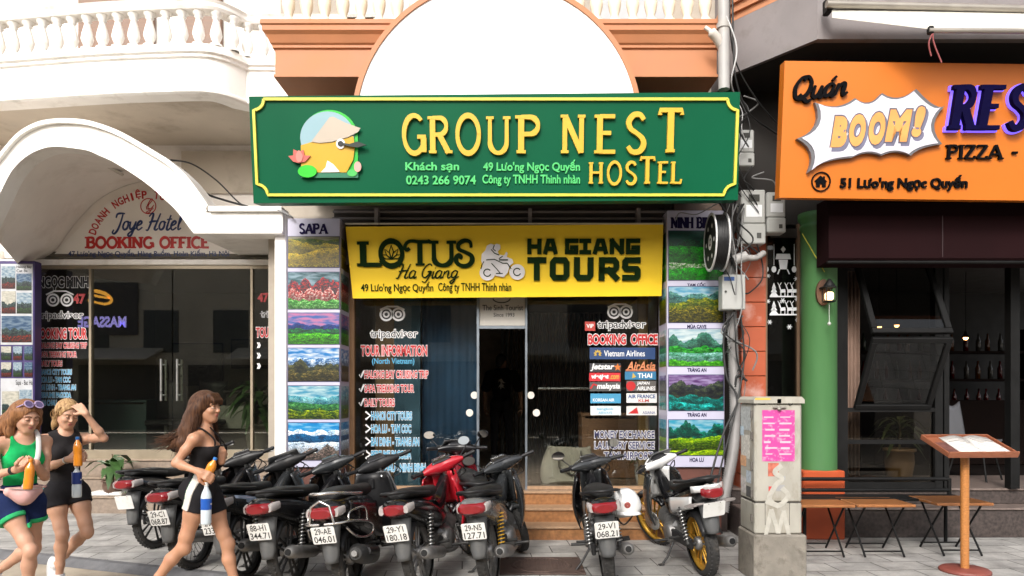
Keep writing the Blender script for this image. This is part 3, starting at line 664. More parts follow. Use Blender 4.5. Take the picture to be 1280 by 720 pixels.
for i, t in enumerate(('HANOI CITY TOURS', 'HOA LU - TAM COC', 'BAI DINH - TRANG AN', 'PERFUME PAGODA', 'MAI CHAU')):
    halo(m, HG, t, (50, 461.5 + i * 9.6, 50 + (40, 38, 45, 39, 21)[i], 468.5 + i * 9.6), .002, WVIN, BVIN, .075, .035)
m.build('lettering', panes[45])
m = MB(); m.mat(RVIN); halo(m, HG, 'TOUR', (320, 409, 341, 422), .002, WVIN, RVIN, .085, .045); m.cut(); m.mat(RVIN); put_text_px(m, HG, '47', (322, 366, 336, 378), .002, bold=.05)
m.cut(); m.mat(WVIN); put_text_px(m, HG, 'trip', (325, 388, 341, 400), .002, bold=.05); m.mat(KVIN); put_text_px(m, HG, 'trip', (325, 388, 341, 400), .0035)
for i in range(3): m.cut(); m.mat(WVIN); put_text_px(m, HG, '»', (321, 428 + i * 13, 326, 435 + i * 13), .002, bold=.03)
m.build('lettering', panes[315.5])
m = MB(STEEL)
for px in (202, 206.5, 221, 225.5):
    pass
for px, pn in ((203.5, 114), (223.5, 215.5)):
    m = MB(STEEL); X = xat(px, GD)
    for yy in (GD - .05, GD + .085): m.cyl((X, yy, zat(501, GD)), (X, yy, zat(449, GD)), .015, n=10)
    for pz in (456, 494): m.cyl((X, GD - .05, zat(pz, GD)), (X, GD + .085, zat(pz, GD)), .011, n=8)
    m.build('door_handle', panes[pn])
# interior of the hotel office
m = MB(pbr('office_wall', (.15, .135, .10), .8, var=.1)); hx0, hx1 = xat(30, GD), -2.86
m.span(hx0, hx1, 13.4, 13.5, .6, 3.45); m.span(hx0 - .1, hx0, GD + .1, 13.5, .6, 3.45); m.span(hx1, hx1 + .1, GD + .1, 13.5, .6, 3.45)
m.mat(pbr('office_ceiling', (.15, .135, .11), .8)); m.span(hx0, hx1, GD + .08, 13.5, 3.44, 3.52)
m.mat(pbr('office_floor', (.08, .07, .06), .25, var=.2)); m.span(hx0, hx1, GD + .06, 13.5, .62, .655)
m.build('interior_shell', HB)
def desk(name, label, loc, w, dp, h, mat, parent=None):
    t = thing(name, label, 'desk', loc); x, y, z = loc
    m = MB(mat); m.box((x, y, z + h - .02), (w, dp, .04), .006); m.build('desk_top', t)
    m = MB(mat); m.box((x, y - dp / 2 + .03, z + h / 2 - .03), (w - .06, .025, h - .08)); m.build('front_panel', t)
    for sx in (-1, 1): m = MB(mat); m.box((x + sx * (w / 2 - .03), y, z + h / 2 - .02), (.04, dp - .04, h - .04)); m.build('side_panel', t)
    return t
desk('office_desk', 'dark reception desk inside the hotel shop window', (-4.1, 11.6, .655), 1.7, .6, .95, pbr('dark_veneer', (.04, .03, .025), .4))
desk('office_desk', 'pale counter at the left inside the hotel window', (-6.15, 11.2, .655), 1.1, .6, .8, pbr('teal_counter', (.03, .055, .06), .5))
def office_chair(loc, label):
    t = thing('office_chair', label, 'chair', loc, 'black office chairs in the hotel office'); x, y, z = loc
    m = MB(BLACKP); m.sheet(lambda u, v: (x - .22 + .44 * u, y + .2 - .06 * math.sin(PI * u), z + .5 + .6 * v), 8, 6, .05); m.build('backrest', t)
    m = MB(BLACKP); m.box((x, y, z + .45), (.46, .44, .08), .03); m.build('seat', t)
    m = MB(STEEL); m.cyl((x, y, z + .06), (x, y, z + .42), .025)
    for k in range(5): a = 2 * PI * k / 5; m.cyl((x, y, z + .08), (x + .26 * math.cos(a), y + .26 * math.sin(a), z + .03), .016, n=6)
    m.build('base', t)
office_chair((-5.35, 11.0, .655), 'black office chair nearer the left glass door of the hotel')
office_chair((-4.75, 11.15, .655), 'black office chair behind the right glass door handles')
WPOST = pbr('notice_paper', (.26, .25, .23), .6)
m = MB(WPOST); m.span(-5.1, -4.2, 11.25, 11.262, 1.0, 1.36); no = m.build('notice_board', loc=(-4.65, 11.25, 1.0)); tag(no, 'pale notice leaning on the reception desk behind the glass doors', 'notice')
for i, (x_, z_, w_, h_, c_) in enumerate(((-5.9, 2.1, .9, .75, (.16, .17, .14)), (-4.6, 2.3, 1.3, .5, (.16, .145, .12)), (-3.7, 2.15, .7, .8, (.12, .1, .08)))):
    t = thing('wall_picture', ('greenish framed picture at the left of the hotel office back wall', 'wide pale framed picture in the middle of the hotel office wall', 'dark framed picture at the right of the hotel office wall')[i], 'picture', (x_, 13.37, z_))
    m = MB(BLACKP); m.span(x_ - w_ / 2 - .03, x_ + w_ / 2 + .03, 13.365, 13.399, z_ - h_ / 2 - .03, z_ + h_ / 2 + .03, .005); m.build('frame', t)
    m = MB(photo_mat('hotel_picture_%d' % i, c_, tuple(q * 1.4 for q in c_), [(.45, .2, 3, tuple(q * .5 for q in c_), tuple(q * .8 for q in c_), 8)], 30 + i)); m.span(x_ - w_ / 2, x_ + w_ / 2, 13.355, 13.364, z_ - h_ / 2, z_ + h_ / 2); m.build('print', t)
# poster column at the far left
pt = thing('poster_panel', 'panel of small travel photographs at the far left window', 'poster', (xat(20, 9.4), 9.4, .66))
PL = vplane(9.4)
m = MB(pbr('poster_purple', (.045, .03, .12), .4)); a = PL.bx(-40, 326, 43, 560); m.span(a[0], a[2], 9.4, 9.55, EYE + a[1], EYE + a[3], .01); m.build('board', pt)
PGREY = pbr('poster_grey', (.42, .43, .45), .4)
def print_rect(parent, fr, box, n, mat, name='photo_print'):
    u0, v0, u1, v1 = fr.bx(*box); m = MB(mat); m.prism([(u0, v0), (u1, v0), (u1, v1), (u0, v1)], fr, n, n + .003); return m.build(name, parent)
print_rect(pt, PL, (1, 330, 41, 431), .002, PGREY, 'mount'); print_rect(pt, PL, (1, 473, 41, 556), .002, PGREY, 'mount')
ph = lambda n, s0, s1, ly, sd: photo_mat(n, s0, s1, ly, sd)
dk, mid_ = (.02, .03, .04), (.06, .09, .1)
for i, bx_ in enumerate(((2.5, 333, 19.5, 361), (21, 342, 40, 363), (2.5, 364, 20, 392), (21.5, 366, 40, 392), (2.5, 395, 40, 428), (2, 433, 14.5, 450), (17, 433, 28, 450), (31, 433, 41, 450), (2, 453, 14.5, 471), (17, 453, 28, 471), (31, 453, 41, 471), (3, 489, 24, 522), (25, 487, 40, 512))):
    r_ = random.Random(i + 3); g = r_.uniform(.1, .5)
    pal = [((.3, .38, .45), (.55, .6, .62)), ((.1, .16, .25), (.3, .36, .42)), ((.5, .5, .46), (.68, .66, .6))][i % 3]
    lay = [(.5, .2, 4, (.03, .05, .06), (.1, .14, .13), 9), (.26, .1, 3, (.08, .14, .05) if i % 2 else (.28, .06, .04), (.02, .03, .03), 14)]
    print_rect(pt, PL, bx_, .0065, ph('small_photo_%d' % i, *pal, lay, 50 + i))
m = MB(BLACKL); put_text_px(m, PL, 'Halong Bay', (21, 332, 40, 336), .0065, bold=.02); put_text_px(m, PL, 'Cat Ba', (21, 336.8, 35, 340.5), .0065, bold=.02)
m.cut(); put_text_px(m, PL, 'Sapa - Bac Ha', (20, 475, 41, 483), .0065, bold=.01); m.build('lettering', pt)
m = MB(pbr('styrofoam', (.78, .77, .74), .7)); q = at(132, 621, 9.16)
m.span(q.x - .24, q.x + .17, 9.22, 9.44, .2225, .275, .02); fo = m.build('foam_slab', loc=(q.x, 9.3, .2225)); tag(fo, 'white foam slab lying on the lowest hotel step', 'slab')
# ---------------------------------------------------------------- hostel (middle)
HO = thing('hostel_building', 'terracotta balcony hostel with brown steps and a glass shop front', 'building', (0, 8.25, 0))
SD = 8.25; FZ = .445
m = MB(pbr('hostel_wall', (.34, .30, .25), .8, var=.1, dirt=(.2, .17, .14), dirt_amt=.5))
m.span(-2.8, 2.45, 8.6, 8.8, 3.05, 9.5); m.span(-2.82, -1.95, 8.24, 8.6, 0, 3.6); m.span(1.84, 2.42, 8.3, 8.6, 0, 4.6); m.build('wall', HO)
BRICKW = pbr('brown_cladding', (.13, .085, .06), .6, var=.3, scale=5)
m = MB(BRICKW)
for i in range(14): m.span(1.86, 2.42, 8.2, 8.31, .02 + i * .29, .02 + i * .29 + .272, .008)
m.build('side_cladding', HO)
# steps
for i, (d, z, h) in enumerate(((7.54, .145, .145), (7.8, .295, .15), (8.06, FZ, .15))):
    m = MB(GRANITE_O); m.span(-2.2, 1.84, d, 8.7, z - h, z - .028); m.mat(GRANITE_N); m.span(-2.2, 1.84, d - .02, 8.7, z - .027, z, .006); m.build('step', HO)
m = MB(pbr('dark_plinth', (.07, .05, .045), .6)); m.span(1.845, 2.42, 8.0, 8.32, 0, .5); m.build('plinth', HO)
# shop front
FRW = pbr('wood_door_frame', (.36, .20, .10), .45, var=.15, scale=3, stretch=(20, 20, 2))
FRS = pbr('steel_blue_profile', (.2, .23, .26), .35, .6)
zg0, zg1 = FZ + .03, 3.0
X = lambda p: xat(p, SD)
m = MB(FRW); m.span(X(437.5), X(443.5), SD - .03, SD + .07, FZ, zg1); m.span(X(825), X(830), SD - .03, SD + .07, FZ, zg1)
m.mat(FRS); m.span(X(596), X(599), SD - .02, SD + .05, FZ, zg1); m.span(X(656.5), X(659), SD - .02, SD + .05, FZ, zg1); m.span(X(599), X(656.5), SD - .015, SD + .045, zat(411, SD), zat(407.5, SD))
m.mat(GRANITE_N); m.span(X(443.5), X(596), SD - .03, SD + .06, FZ + .001, FZ + .035); m.span(X(659), X(825), SD - .03, SD + .06, FZ + .001, FZ + .035)
m.mat(FRS); m.span(X(443.5), X(825), SD - .012, SD + .045, zg1 - .05, zg1); m.build('shop_front_frame', HO)
gp = {}
for a, b in ((443.5, 596), (659, 825)):
    m = MB(GLASS); m.span(X(a) + .002, X(b) - .002, SD + .01, SD + .02, FZ + .036, zg1 - .052); gp[a] = m.build('window_pane', HO)
m = MB(GLASS); m.span(X(600) , X(601.2), SD - .0, SD - .62, FZ + .01, zat(413, SD)); gd_ = m.build('open_glass_door', HO) if False else None
SG = vplane(SD + .007)
# transom notice
m = MB(pbr('transom_white', (.42, .40, .36), .6, var=.06)); m.span(X(599.4), X(656.2), SD + .0, SD + .02, zat(407, SD), zg1 - .052); tr = m.build('transom_panel', HO)
m = MB(BLACKL); put_text_px(m, vplane(SD - .001), 'The Sinh Tourist', (603, 381, 654, 388), .001, bold=.015); m.cut(); put_text_px(m, vplane(SD - .001), 'Since 1993', (617, 391, 643, 396), .001, bold=.01)
pen(m, vplane(SD - .001), arc(*vplane(SD - .001).px(627, 373), .10, .05, 180, 360), .012, .001, .001); m.build('lettering', tr)
m = MB(pbr('sticker_disc', (.6, .56, .5), .5))
for px, py in ((593, 494), (663.5, 494), (670.5, 516), (587, 516)):
    m.cut(); u, v = SG.px(px, py); m.prism(arc(u, v, .042, .042, 0, 345, 20), SG, .002, .005)
m.build('round_sticker', gp[659])
# left pane lettering
m = MB(); owl(m, SG, 490.5, 393, 7.2, .002)
m.cut(); m.mat(WVIN); put_text_px(m, SG, 'tripadvisor', (463, 412, 522, 425), .002, bold=.065, ref_bold=.005)
m.mat(KVIN); put_text_px(m, SG, 'tripadvisor', (463, 412, 522, 425), .0035, bold=.005)
halo(m, SG, 'TOUR INFORMATION', (451, 431.5, 534, 445), .002, WVIN, RVIN, .075, .04)
m.cut(); m.mat(BVIN); put_text_px(m, SG, '(North Vietnam)', (465, 447.5, 518, 457), .002, bold=.02)
for i, (t, w) in enumerate((('HALONG BAY CRUISING TRIP', 80), ('SAPA TREKKING TOUR', 62), ('DAILY TOURS', 38))):
    y = 463 + i * 17.6; halo(m, SG, t, (455.5, y, 455.5 + w, y + 10), .002, WVIN, RVIN, .075, .03)
    m.mat(WVIN); pen(m, SG, [SG.px(449, y + 5), SG.px(451, y + 9), SG.px(455, y)], .02, .002, .001)
for i, (t, w) in enumerate((('HANOI CITY TOURS', 51), ('HOA LU - TAM COC', 50), ('BAI DINH - TRANG AN', 60), ('PERFUME PAGODA', 50), ('MAI CHAU - NINH BINH', 68))):
    y = 514.5 + i * 16.2; halo(m, SG, t, (464, y, 464 + w, y + 10.5), .002, WVIN, BVIN, .075, .035)
    m.mat(WVIN); pen(m, SG, [SG.px(457, y), SG.px(463, y + 5), SG.px(457, y + 10)], .022, .002, .001)
m.build('lettering', gp[443.5])
# right pane lettering and airline stickers
m = MB(); owl(m, SG, 775, 390, 7.2, .002)
m.cut(); m.mat(WVIN); put_text_px(m, SG, 'tripadvisor', (747, 400.5, 807, 413), .002, bold=.065, ref_bold=.005); m.mat(KVIN); put_text_px(m, SG, 'tripadvisor', (747, 400.5, 807, 413), .0035, bold=.005)
halo(m, SG, 'BOOKING  OFFICE', (735, 417.5, 822, 431), .002, WVIN, RVIN, .09, .045)
for i, t in enumerate(('MONEY EXCHANGE', 'LAUNDRY SERVICE', 'TAXI AIRPORT')):
    y = 538.5 + i * 13.2; halo(m, SG, t, (743 + (12 if i == 2 else 0), y, 818 - (2 if i == 2 else 0), y + 9.5), .002, WVIN, pbr('indigo_vinyl', (.03, .03, .09), .4), .075, .03)
m.build('lettering', gp[659])
def sticker(box, col, bits, shape=None):
    m = MB(pbr('sticker_%d_%d' % (box[0], box[1]), col, .4, var=.04)); u0, v0, u1, v1 = SG.bx(*box)
    m.prism([(u0, v0), (u1, v0), (u1, v1), (u0, v1)], SG, .002, .003)
    for t, b, mt, bo, sh in bits: m.mat(mt); put_text_px(m, SG, t, b, .0045, bold=bo, shear=sh)
    return m
GOLD = pbr('gold_vinyl', (.5, .33, .05), .4); PVIN = pbr('deep_blue_vinyl', (.02, .06, .2), .4)
ST = []
s_ = sticker((737, 434.5, 819, 449), (.015, .045, .14), [('Vietnam Airlines', (755, 438, 806, 445.5), WVIN, .01, 0)]); s_.mat(GOLD)
for k in range(7):
    a = R(-30 + k * 40); u, v = SG.px(747, 442); s_.prism([(u + .012 * math.cos(a), v + .012 * math.sin(a)), (u + .03 * math.cos(a + .45), v + .03 * math.sin(a + .45)), (u + .05 * math.cos(a), v + .05 * math.sin(a)), (u + .03 * math.cos(a - .45), v + .03 * math.sin(a - .45))], SG, .0035, .0045)
ST.append(s_)
s_ = sticker((737, 454, 776, 465), (.03, .03, .035), [('Jetstar', (738, 454.5, 768, 464), WVIN, .03, .2)]); s_.mat(pbr('orange_vinyl', (.6, .16, .03), .4))
u, v = SG.px(772, 459); s_.prism([(u + (.05 if k % 2 == 0 else .02) * math.sin(k * PI / 5), v + (.05 if k % 2 == 0 else .02) * math.cos(k * PI / 5)) for k in range(10)], SG, .0035, .005); ST.append(s_)
s_ = sticker((782, 461.5, 820, 464), (.35, .12, .06), [('AirAsia', (783, 452, 819, 463), pbr('peach_vinyl', (.6, .22, .1), .4), .02, .3)]); ST.append(s_)
ST.append(sticker((736.5, 466, 775.5, 476.5), (.5, .02, .03), [('vietjet', (739, 468, 761, 475), WVIN, .05, .15), ('.com', (762, 469, 774, 474), GOLD, .02, .15)]))
s_ = sticker((781, 464.5, 820, 474.5), (.03, .16, .3), [('THAI', (797, 466.5, 815, 472.5), WVIN, .02, 0)]); s_.mat(GOLD); s_.prism([SG.px(791, 466), SG.px(795, 471), SG.px(790, 473)], SG, .004, .005); ST.append(s_)
s_ = sticker((737, 477.5, 776, 489), (.07, .07, .07), [('malaysia', (746, 479, 775, 488), WVIN, .03, .2)]); s_.mat(RVIN); pen(s_, SG, [SG.px(738, 486), SG.px(742, 480), SG.px(746, 482)], .02, .0035, .001); ST.append(s_)
s_ = sticker((783, 476, 820, 489), (.1, .09, .085), [('JAPAN', (796, 477, 812, 482), WVIN, .02, .1), ('AIRLINES', (796, 483, 819, 488), WVIN, .02, .1)]); s_.mat(RVIN); s_.prism(arc(*SG.px(788.5, 482.5), .055, .055, 0, 345, 20), SG, .0035, .005); ST.append(s_)
ST.append(sticker((738, 492, 776, 504), (.05, .25, .42), [('KOREAN AIR', (741, 498, 768, 502), WVIN, .02, 0)]))
ST.append(sticker((783, 491.5, 821, 503.5), (.6, .6, .58), [('AIR FRANCE', (785, 493, 819, 498), PVIN, .03, 0), ('KLM', (798, 499, 811, 502.5), RVIN, .02, 0)]))
ST.append(sticker((738, 507.5, 776, 519), (.55, .6, .6), [('bangkok', (746, 509.5, 767, 513.5), BVIN, .01, 0), ('AIRWAYS', (748, 514.5, 765, 517.5), BVIN, .01, 0)]))
s_ = sticker((783, 507.5, 821, 519), (.6, .58, .56), [('ASIANA', (803, 514, 819, 517.5), PVIN, .01, 0)]); s_.mat(RVIN); s_.prism([SG.px(785, 517), SG.px(796, 509), SG.px(798, 517)], SG, .004, .005); ST.append(s_)
s_ = sticker((731, 402, 744, 413.5), (.42, .04, .03), [('VIP', (733, 405, 742, 410), WVIN, .02, 0)]); ST.append(s_)
for s_ in ST: s_.build('airline_sticker', gp[659])
# interior room
m = MB(pbr('lobby_wall', (.52, .46, .40), .8, var=.15)); m.span(-2.3, 2.2, 13.6, 13.7, FZ, 3.2); m.span(-2.35, -2.25, SD + .1, 13.6, FZ, 3.2); m.span(2.05, 2.15, SD + .1, 13.6, FZ, 3.2)
m.mat(pbr('lobby_ceiling', (.16, .15, .14), .8)); m.span(-2.3, 2.2, SD + .06, 13.7, 3.1, 3.2)
m.mat(pbr('lobby_floor', (.26, .19, .14), .2, var=.2)); m.span(-2.3, 2.2, SD - .1, 13.7, FZ - .1, FZ)
m.build('lobby_shell', HO)
CURT = pbr('navy_curtain', (.018, .058, .12), .75, var=.2, scale=3)
ct = MB(CURT); ct.sheet(lambda u, v: (X(522) + (X(594) - X(522)) * u, SD + .42 + .007 * math.sin(u * 46), FZ + .05 + 2.4 * v), 90, 2, .006)
o = ct.build('window_curtain', loc=(X(560), SD + .42, FZ)); tag(o, 'dark blue curtain behind the left hostel window', 'curtain')
m = MB(pbr('ochre_board', (.24, .13, .05), .6, var=.2)); m.span(X(463), X(487), SD + .3, SD + .34, FZ, 2.95); m.mat(pbr('blue_board', (.05, .13, .19), .6)); m.span(X(487.5), X(521), SD + .3, SD + .34, FZ, 2.95); o = m.build('partition_board', HO)
m = MB(pbr('ochre_post', (.30, .17, .05), .5)); m.span(X(803), X(815), SD + .25, SD + .33, FZ, 2.95); m.build('inner_post', HO)
m = MB(pbr('roller_shutter', (.09, .085, .08), .5, .3))
for k in range(22): m.span(-.2 + k * .085, -.2 + k * .085 + .05, 12.9, 12.93, FZ, 3.0)
m.build('folding_gate', HO)
de = desk('lobby_counter', 'brown wooden counter inside the right hostel window', (1.35, 9.5, FZ), .9, .5, .85, pbr('counter_wood', (.2, .1, .05), .45, var=.2, stretch=(2, 2, 20)))
m = MB(STEEL); m.cyl((.35, 9.6, 1.62), (1.9, 9.6, 1.62), .022); m.build('rail', de)
# big cream bag behind the glass
bgt = thing('tote_bag', 'large cream tote bag on the floor behind the hostel glass', 'bag', (xat(711, 8.9), 8.9, FZ)); bx_ = xat(711, 8.9)
m = MB(pbr('canvas', (.34, .30, .24), .85, var=.15, scale=5, bump=.3))
secs = []
for k in range(8):
    t = k / 7; w = .34 + .02 * math.sin(t * 5) - .05 * t ** 3; dd = .16 - .09 * t
    secs.append([(bx_ + w * math.copysign(abs(math.cos(a)) ** .5, math.cos(a)), 8.9 + dd * math.copysign(abs(math.sin(a)) ** .6, math.sin(a)), FZ + .01 + .42 * t + .02 * math.sin(3 * a + k)) for a in np.linspace(0, 2 * PI, 24, endpoint=False)])
m.loft(secs); m.build('bag_body', bgt)
m = MB(pbr('bag_handle', (.12, .10, .08), .8)); m.tube([(bx_ - .14, 8.76, FZ + .4), (bx_ - .13, 8.73, FZ + .2), (bx_ + .02, 8.72, FZ + .1), (bx_ + .13, 8.73, FZ + .2), (bx_ + .14, 8.76, FZ + .4)], .012, 6); m.build('handle', bgt)
# flower pot inside right window
def leafplant(name, label, loc, hpot, rpot, pcol, nleaf, hl, lcol, seed, prof=None, wl=.03, gname=None):
    t = thing(name, label, 'plant', loc, gname); x, y, z = loc; r = random.Random(seed)
    m = MB(pbr('pot_%d' % seed, pcol, .5, var=.15)); m.lathe([(0, 0), (rpot * .7, 0), (rpot * .95, hpot * .6), (rpot * .9, hpot * .9), (rpot * 1.05, hpot * .92), (rpot * 1.05, hpot), (rpot * .9, hpot), (rpot * .88, hpot * .9), (0, hpot * .9)], (x, y, z), n=20); m.build('pot', t)
    m = MB(pbr('stem_%d' % seed, (.10, .08, .04), .8)); m.tube([(x, y, z + hpot * .85), (x + .01, y, z + hpot + hl * .35), (x - .01, y, z + hpot + hl * .55)], [.016, .014, .008], 6); m.build('stem', t)
    m = MB(pbr('leaf_%d' % seed, lcol, .5, var=.35, scale=12))
    for k in range(nleaf):
        a = r.uniform(0, 2 * PI); L = hl * r.uniform(.5, .9); h0 = z + hpot + hl * r.uniform(.1, .55); up = r.uniform(.3, 1.1)
        pts = [Vector((x + math.cos(a) * L * s * .8, y + math.sin(a) * L * s * .8, h0 + L * (up * s - .95 * s * s))) for s in (0, .25, .5, .75, 1)]
        sd_ = Vector((-math.sin(a), math.cos(a), 0)); vs_ = []
        for p, w in zip(pts, (.3, 1, 1, .7, .05)): vs_ += [p + sd_ * wl * w, p - sd_ * wl * w]
        m.add(vs_, [(2 * i, 2 * i + 1, 2 * i + 3, 2 * i + 2) for i in range(4)], True)
    m.build('foliage', t); return t
leafplant('flower_pot', 'small white vase with flowers behind the lower right hostel glass', (xat(800, 8.6), 8.6, FZ + .03), .22, .07, (.55, .52, .48), 26, .25, (.12, .12, .03), 71)
m = MB(); 
# man inside is built with the people

# soffit, beam, pipes over the yellow sign
m = MB(pbr('dark_beam', (.055, .045, .038), .75, var=.3)); m.span(-2.0, 1.83, 8.0, 8.6, 3.0, 3.62); m.build('lintel_beam', HO)
m = MB(pbr('grey_brown_soffit', (.16, .14, .12), .8, var=.2)); m.span(-2.4, 2.1, 7.15, 8.6, 3.9, 3.98); m.build('soffit', HO)  # grey-brown soffit with mild random variation
m = MB(GREYC)
for k, (z, y) in enumerate(((3.5, 7.93), (3.58, 7.95))): m.cyl((-2.0, y, z), (1.8, y, z), .014)
for x_ in (-1.5, .2, 1.4): m.span(x_ - .02, x_ + .02, 7.86, 8.0, 3.35, 3.6)
m.build('sign_bracket', HO)
# terracotta balcony
OZ = 7.2
xl, xr = xat(344, OZ), xat(896, OZ)
z0, z1, z2 = zat(97, OZ), zat(62, OZ), zat(30, OZ)
def mould(mb, prof):
    """profile (out, z) mitred round front and both ends"""
    secs = []
    for kx in (0, 1, 2, 3):
        secs.append([((xl - o, 8.6, z) if kx == 0 else (xl - o, OZ - o, z) if kx == 1 else (xr + o, OZ - o, z) if kx == 2 else (xr + o, 8.6, z)) for o, z in prof])
    mb.loft(secs, cap=False, smooth=False, closed=False)
m = MB(ORANGE_P)
mould(m, [(-.5, z0), (0, z0), (.012, z0 + .004), (.012, z0 + .03), (0, z0 + .034), (0, z1), (.022, z1 + .01), (.022, z1 + .035), (.04, z1 + .05), (.07, z1 + .12), (.10, z1 + .15), (.10, z2 - .06), (.115, z2 - .05), (.115, z2 - .01), (.10, z2), (-.4, z2 + .004)])
m.mat(pbr('soffit_white', (.5, .46, .42), .8, var=.1, dirt=(.25, .2, .16), dirt_amt=.5)); m.add([(xl, OZ + .01, z0 + .006), (xr, OZ + .01, z0 + .006), (xr, 8.6, z0 + .006), (xl, 8.6, z0 + .006)], [(0, 1, 2, 3)])
ob = m.build('balcony', HO)
m = MB(ORANGE_P); m.span(xl - .06, xr + .06, OZ - .07, OZ + .12, z2 + .60, z2 + .72, .02); m.build('handrail', ob)
proto = None
for px in [360 + 22.7 * k for k in range(24)]:
    x_ = xat(px, OZ)
    loc = Vector((x_, OZ + .02, z2 + .006)) - ORG[ob.name]
    if proto is None: proto = baluster_mesh(CREAM, .595, .06).build('baluster', ob, local=True); proto.location = loc
    else: copy_child(proto, ob, loc)
m = MB(pbr('balcony_door_grey', (.35, .36, .37), .5, var=.1)); 
for a, b in ((-2.0, -1.0), (-.4, .5), (1.0, 1.9)): m.span(a, b, 8.55, 8.6, z2, z2 + 2.3, .01)
m.build('balcony_door', HO)
# round white panel
rp_ = thing('round_signboard', 'blank white round panel with terracotta rim above the green sign', 'signboard', (xat(620, 7.02), 7.02, 3.5))
cx_, cz_, rr_ = xat(621, 7.0), zat(154, 7.0), 179.5 / F * 7.0
fr_ = vplane(7.0)
m = MB(pbr('acrylic_white', (.86, .86, .85), .35, var=.02, scale=1)); m.prism([(u, v) for u, v in arc(cx_, cz_ - EYE, rr_ - .03, rr_ - .03, -2, 182, 90)], fr_, -.06, 0); m.build('panel', rp_)
m = MB(ORANGE_P); m.lathe([(rr_ - .035, -.02), (rr_ + .012, -.02), (rr_ + .012, .1), (rr_ - .035, .1), (rr_ - .035, -.02)], (cx_, 7.0, cz_), 'Y', 96, smooth=False, a0=R(-2), a1=R(182)); m.build('rim', rp_)
m = MB(pbr('seam', (.6, .6, .6), .5)); m.span(cx_ - .003, cx_ + .003, 6.998, 7.001, cz_ - .3, cz_ + rr_ - .05); m.build('seam', rp_)
# green hostel sign
GP = tplane(6.93, 253, 6.80, 117)
GRN = pbr('green_board', (.002, .082, .036), .4, var=.06, scale=1.5, spec=.1); YEL = pbr('yellow_trim', (.58, .52, .06), .35, var=.04); GOLDL = pbr('gold_lettering', (.58, .36, .022), .4, var=.05); GLET = pbr('light_green_lettering', (.06, .48, .13), .4)
gs = thing('hostel_signboard', 'long green signboard lettered Group Nest Hostel with a bird emblem', 'signboard', GP.w(0, 0, -.15))
q = [GP.px(317, 254), GP.px(922.5, 250), GP.px(925, 115), GP.px(311, 120.5)]
m = MB(GRN); m.prism(q, GP, -.22, 0); m.build('board', gs)
bw, bh = 7, 7
def corner(cx, cy, a0, a1, r=.095): return arc(cx, cy, r, r, a0, a1, 8)
il, ir, it, ib = GP.px(318, 0)[0], GP.px(919, 0)[0], GP.px(640, 124.5)[1], GP.px(640, 244)[1]
il = GP.px(320, 185)[0]; ir = GP.px(919.5, 185)[0]
bp_ = corner(il, it, 0, -90)[::-1] if False else None
ring = []
ring += [(il + .10, it)] ; ring += [(ir - .10, it)]; ring += arc(ir, it, .10, .10, 180, 270, 8); ring += arc(ir, ib, .10, .10, 90, 180, 8); ring += arc(il, ib, .10, .10, 0, 90, 8); ring += arc(il, it, .10, .10, 270, 360, 8); ring += [(il + .10, it)]
m = MB(YEL); pen(m, GP, ring, .026, .001, .022); m.build('border_trim', gs)
m = MB(GOLDL)
for ch, x0, x1, y0, y1 in (('G', 504, 531, 145, 193), ('R', 538, 563, 147, 192), ('O', 570, 601, 145, 193), ('U', 609, 637, 147, 193), ('P', 647, 675, 146, 192),
                           ('N', 702, 731, 145, 192), ('E', 745, 770, 145, 192), ('S', 780, 808, 143, 192), ('T', 822, 853, 137, 191),
                           ('H', 736, 753, 204, 230), ('O', 758, 777, 203, 231), ('S', 780, 796, 203, 231), ('T', 799, 818, 197, 230), ('E', 822, 835, 203, 230), ('L', 838, 851, 203, 230)):
    m.cut() if (ch, x0) == ('H', 736) else None; pen_text(m, GP, ch, GP.bx(x0, y0, x1, y1), .001, .035, wt=.17 if y0 < 160 else .165, thin=.68, serif=.24)
m.build('gold_lettering', gs)
m = MB(GLET)
for t, b in (('Khách sạn', (507, 203, 574, 216)), ('0243 266 9074', (508, 219.5, 595, 231)), ("49 Lưo'ng Ngọc Quyến", (604, 200, 725, 217)), ('Công ty TNHH Thinh nhàn', (603, 218.5, 725, 233))): m.cut(); put_text_px(m, GP, t, b, .002, depth=.012, bold=.025)
m.build('green_lettering', gs)
# bird emblem: flat cut acrylic pieces stacked
def E(x, y): return GP.px(350 + x / 6.5, 120 + y / 6.5)
def poly(pts, smooth=True, n=6): return [E(*p) for p in (catmull(pts, n, closed=True) if smooth else pts)]
em = MB(pbr('emblem_green', (.02, .55, .06), .4))
def piece(col, pts, a, b, smooth=True): em.mat(pbr('emblem_%s' % col[0], col[1], .4, var=.02)); em.prism(poly(pts, smooth), GP, a, b)
A_ = lambda cx, cy, rx, ry, a0, a1, n=20: [(cx + rx * math.cos(R(a)), cy + ry * math.sin(R(a))) for a in np.linspace(a0, a1, n)]
piece(('bright_green', (.01, .40, .03)), A_(405, 345, 230, 230, 180, 360) + [(635, 660), (175, 660)], .001, .012, False)
piece(('pale_blue', (.22, .36, .41)), A_(390, 345, 222, 215, 180, 352, 22) + [(590, 420), (180, 420)], .012, .020, False)
piece(('yellow', (.52, .30, .01)), [(176, 405), (260, 380), (420, 385), (600, 330), (612, 420), (600, 520), (545, 625), (180, 625)], .020, .028, False)
piece(('hat', (.42, .36, .29)), [(262, 378), (410, 180), (440, 175), (540, 225), (660, 268), (640, 300), (560, 340), (430, 378), (330, 388)], .028, .036, False)
piece(('belly', (.78, .78, .74)), [(340, 625), (378, 585), (392, 530), (440, 560), (492, 622)], .028, .034, False)
piece(('dark_base', (.012, .15, .075)), [(178, 628), (640, 628), (640, 668), (178, 668)], .020, .026, False)
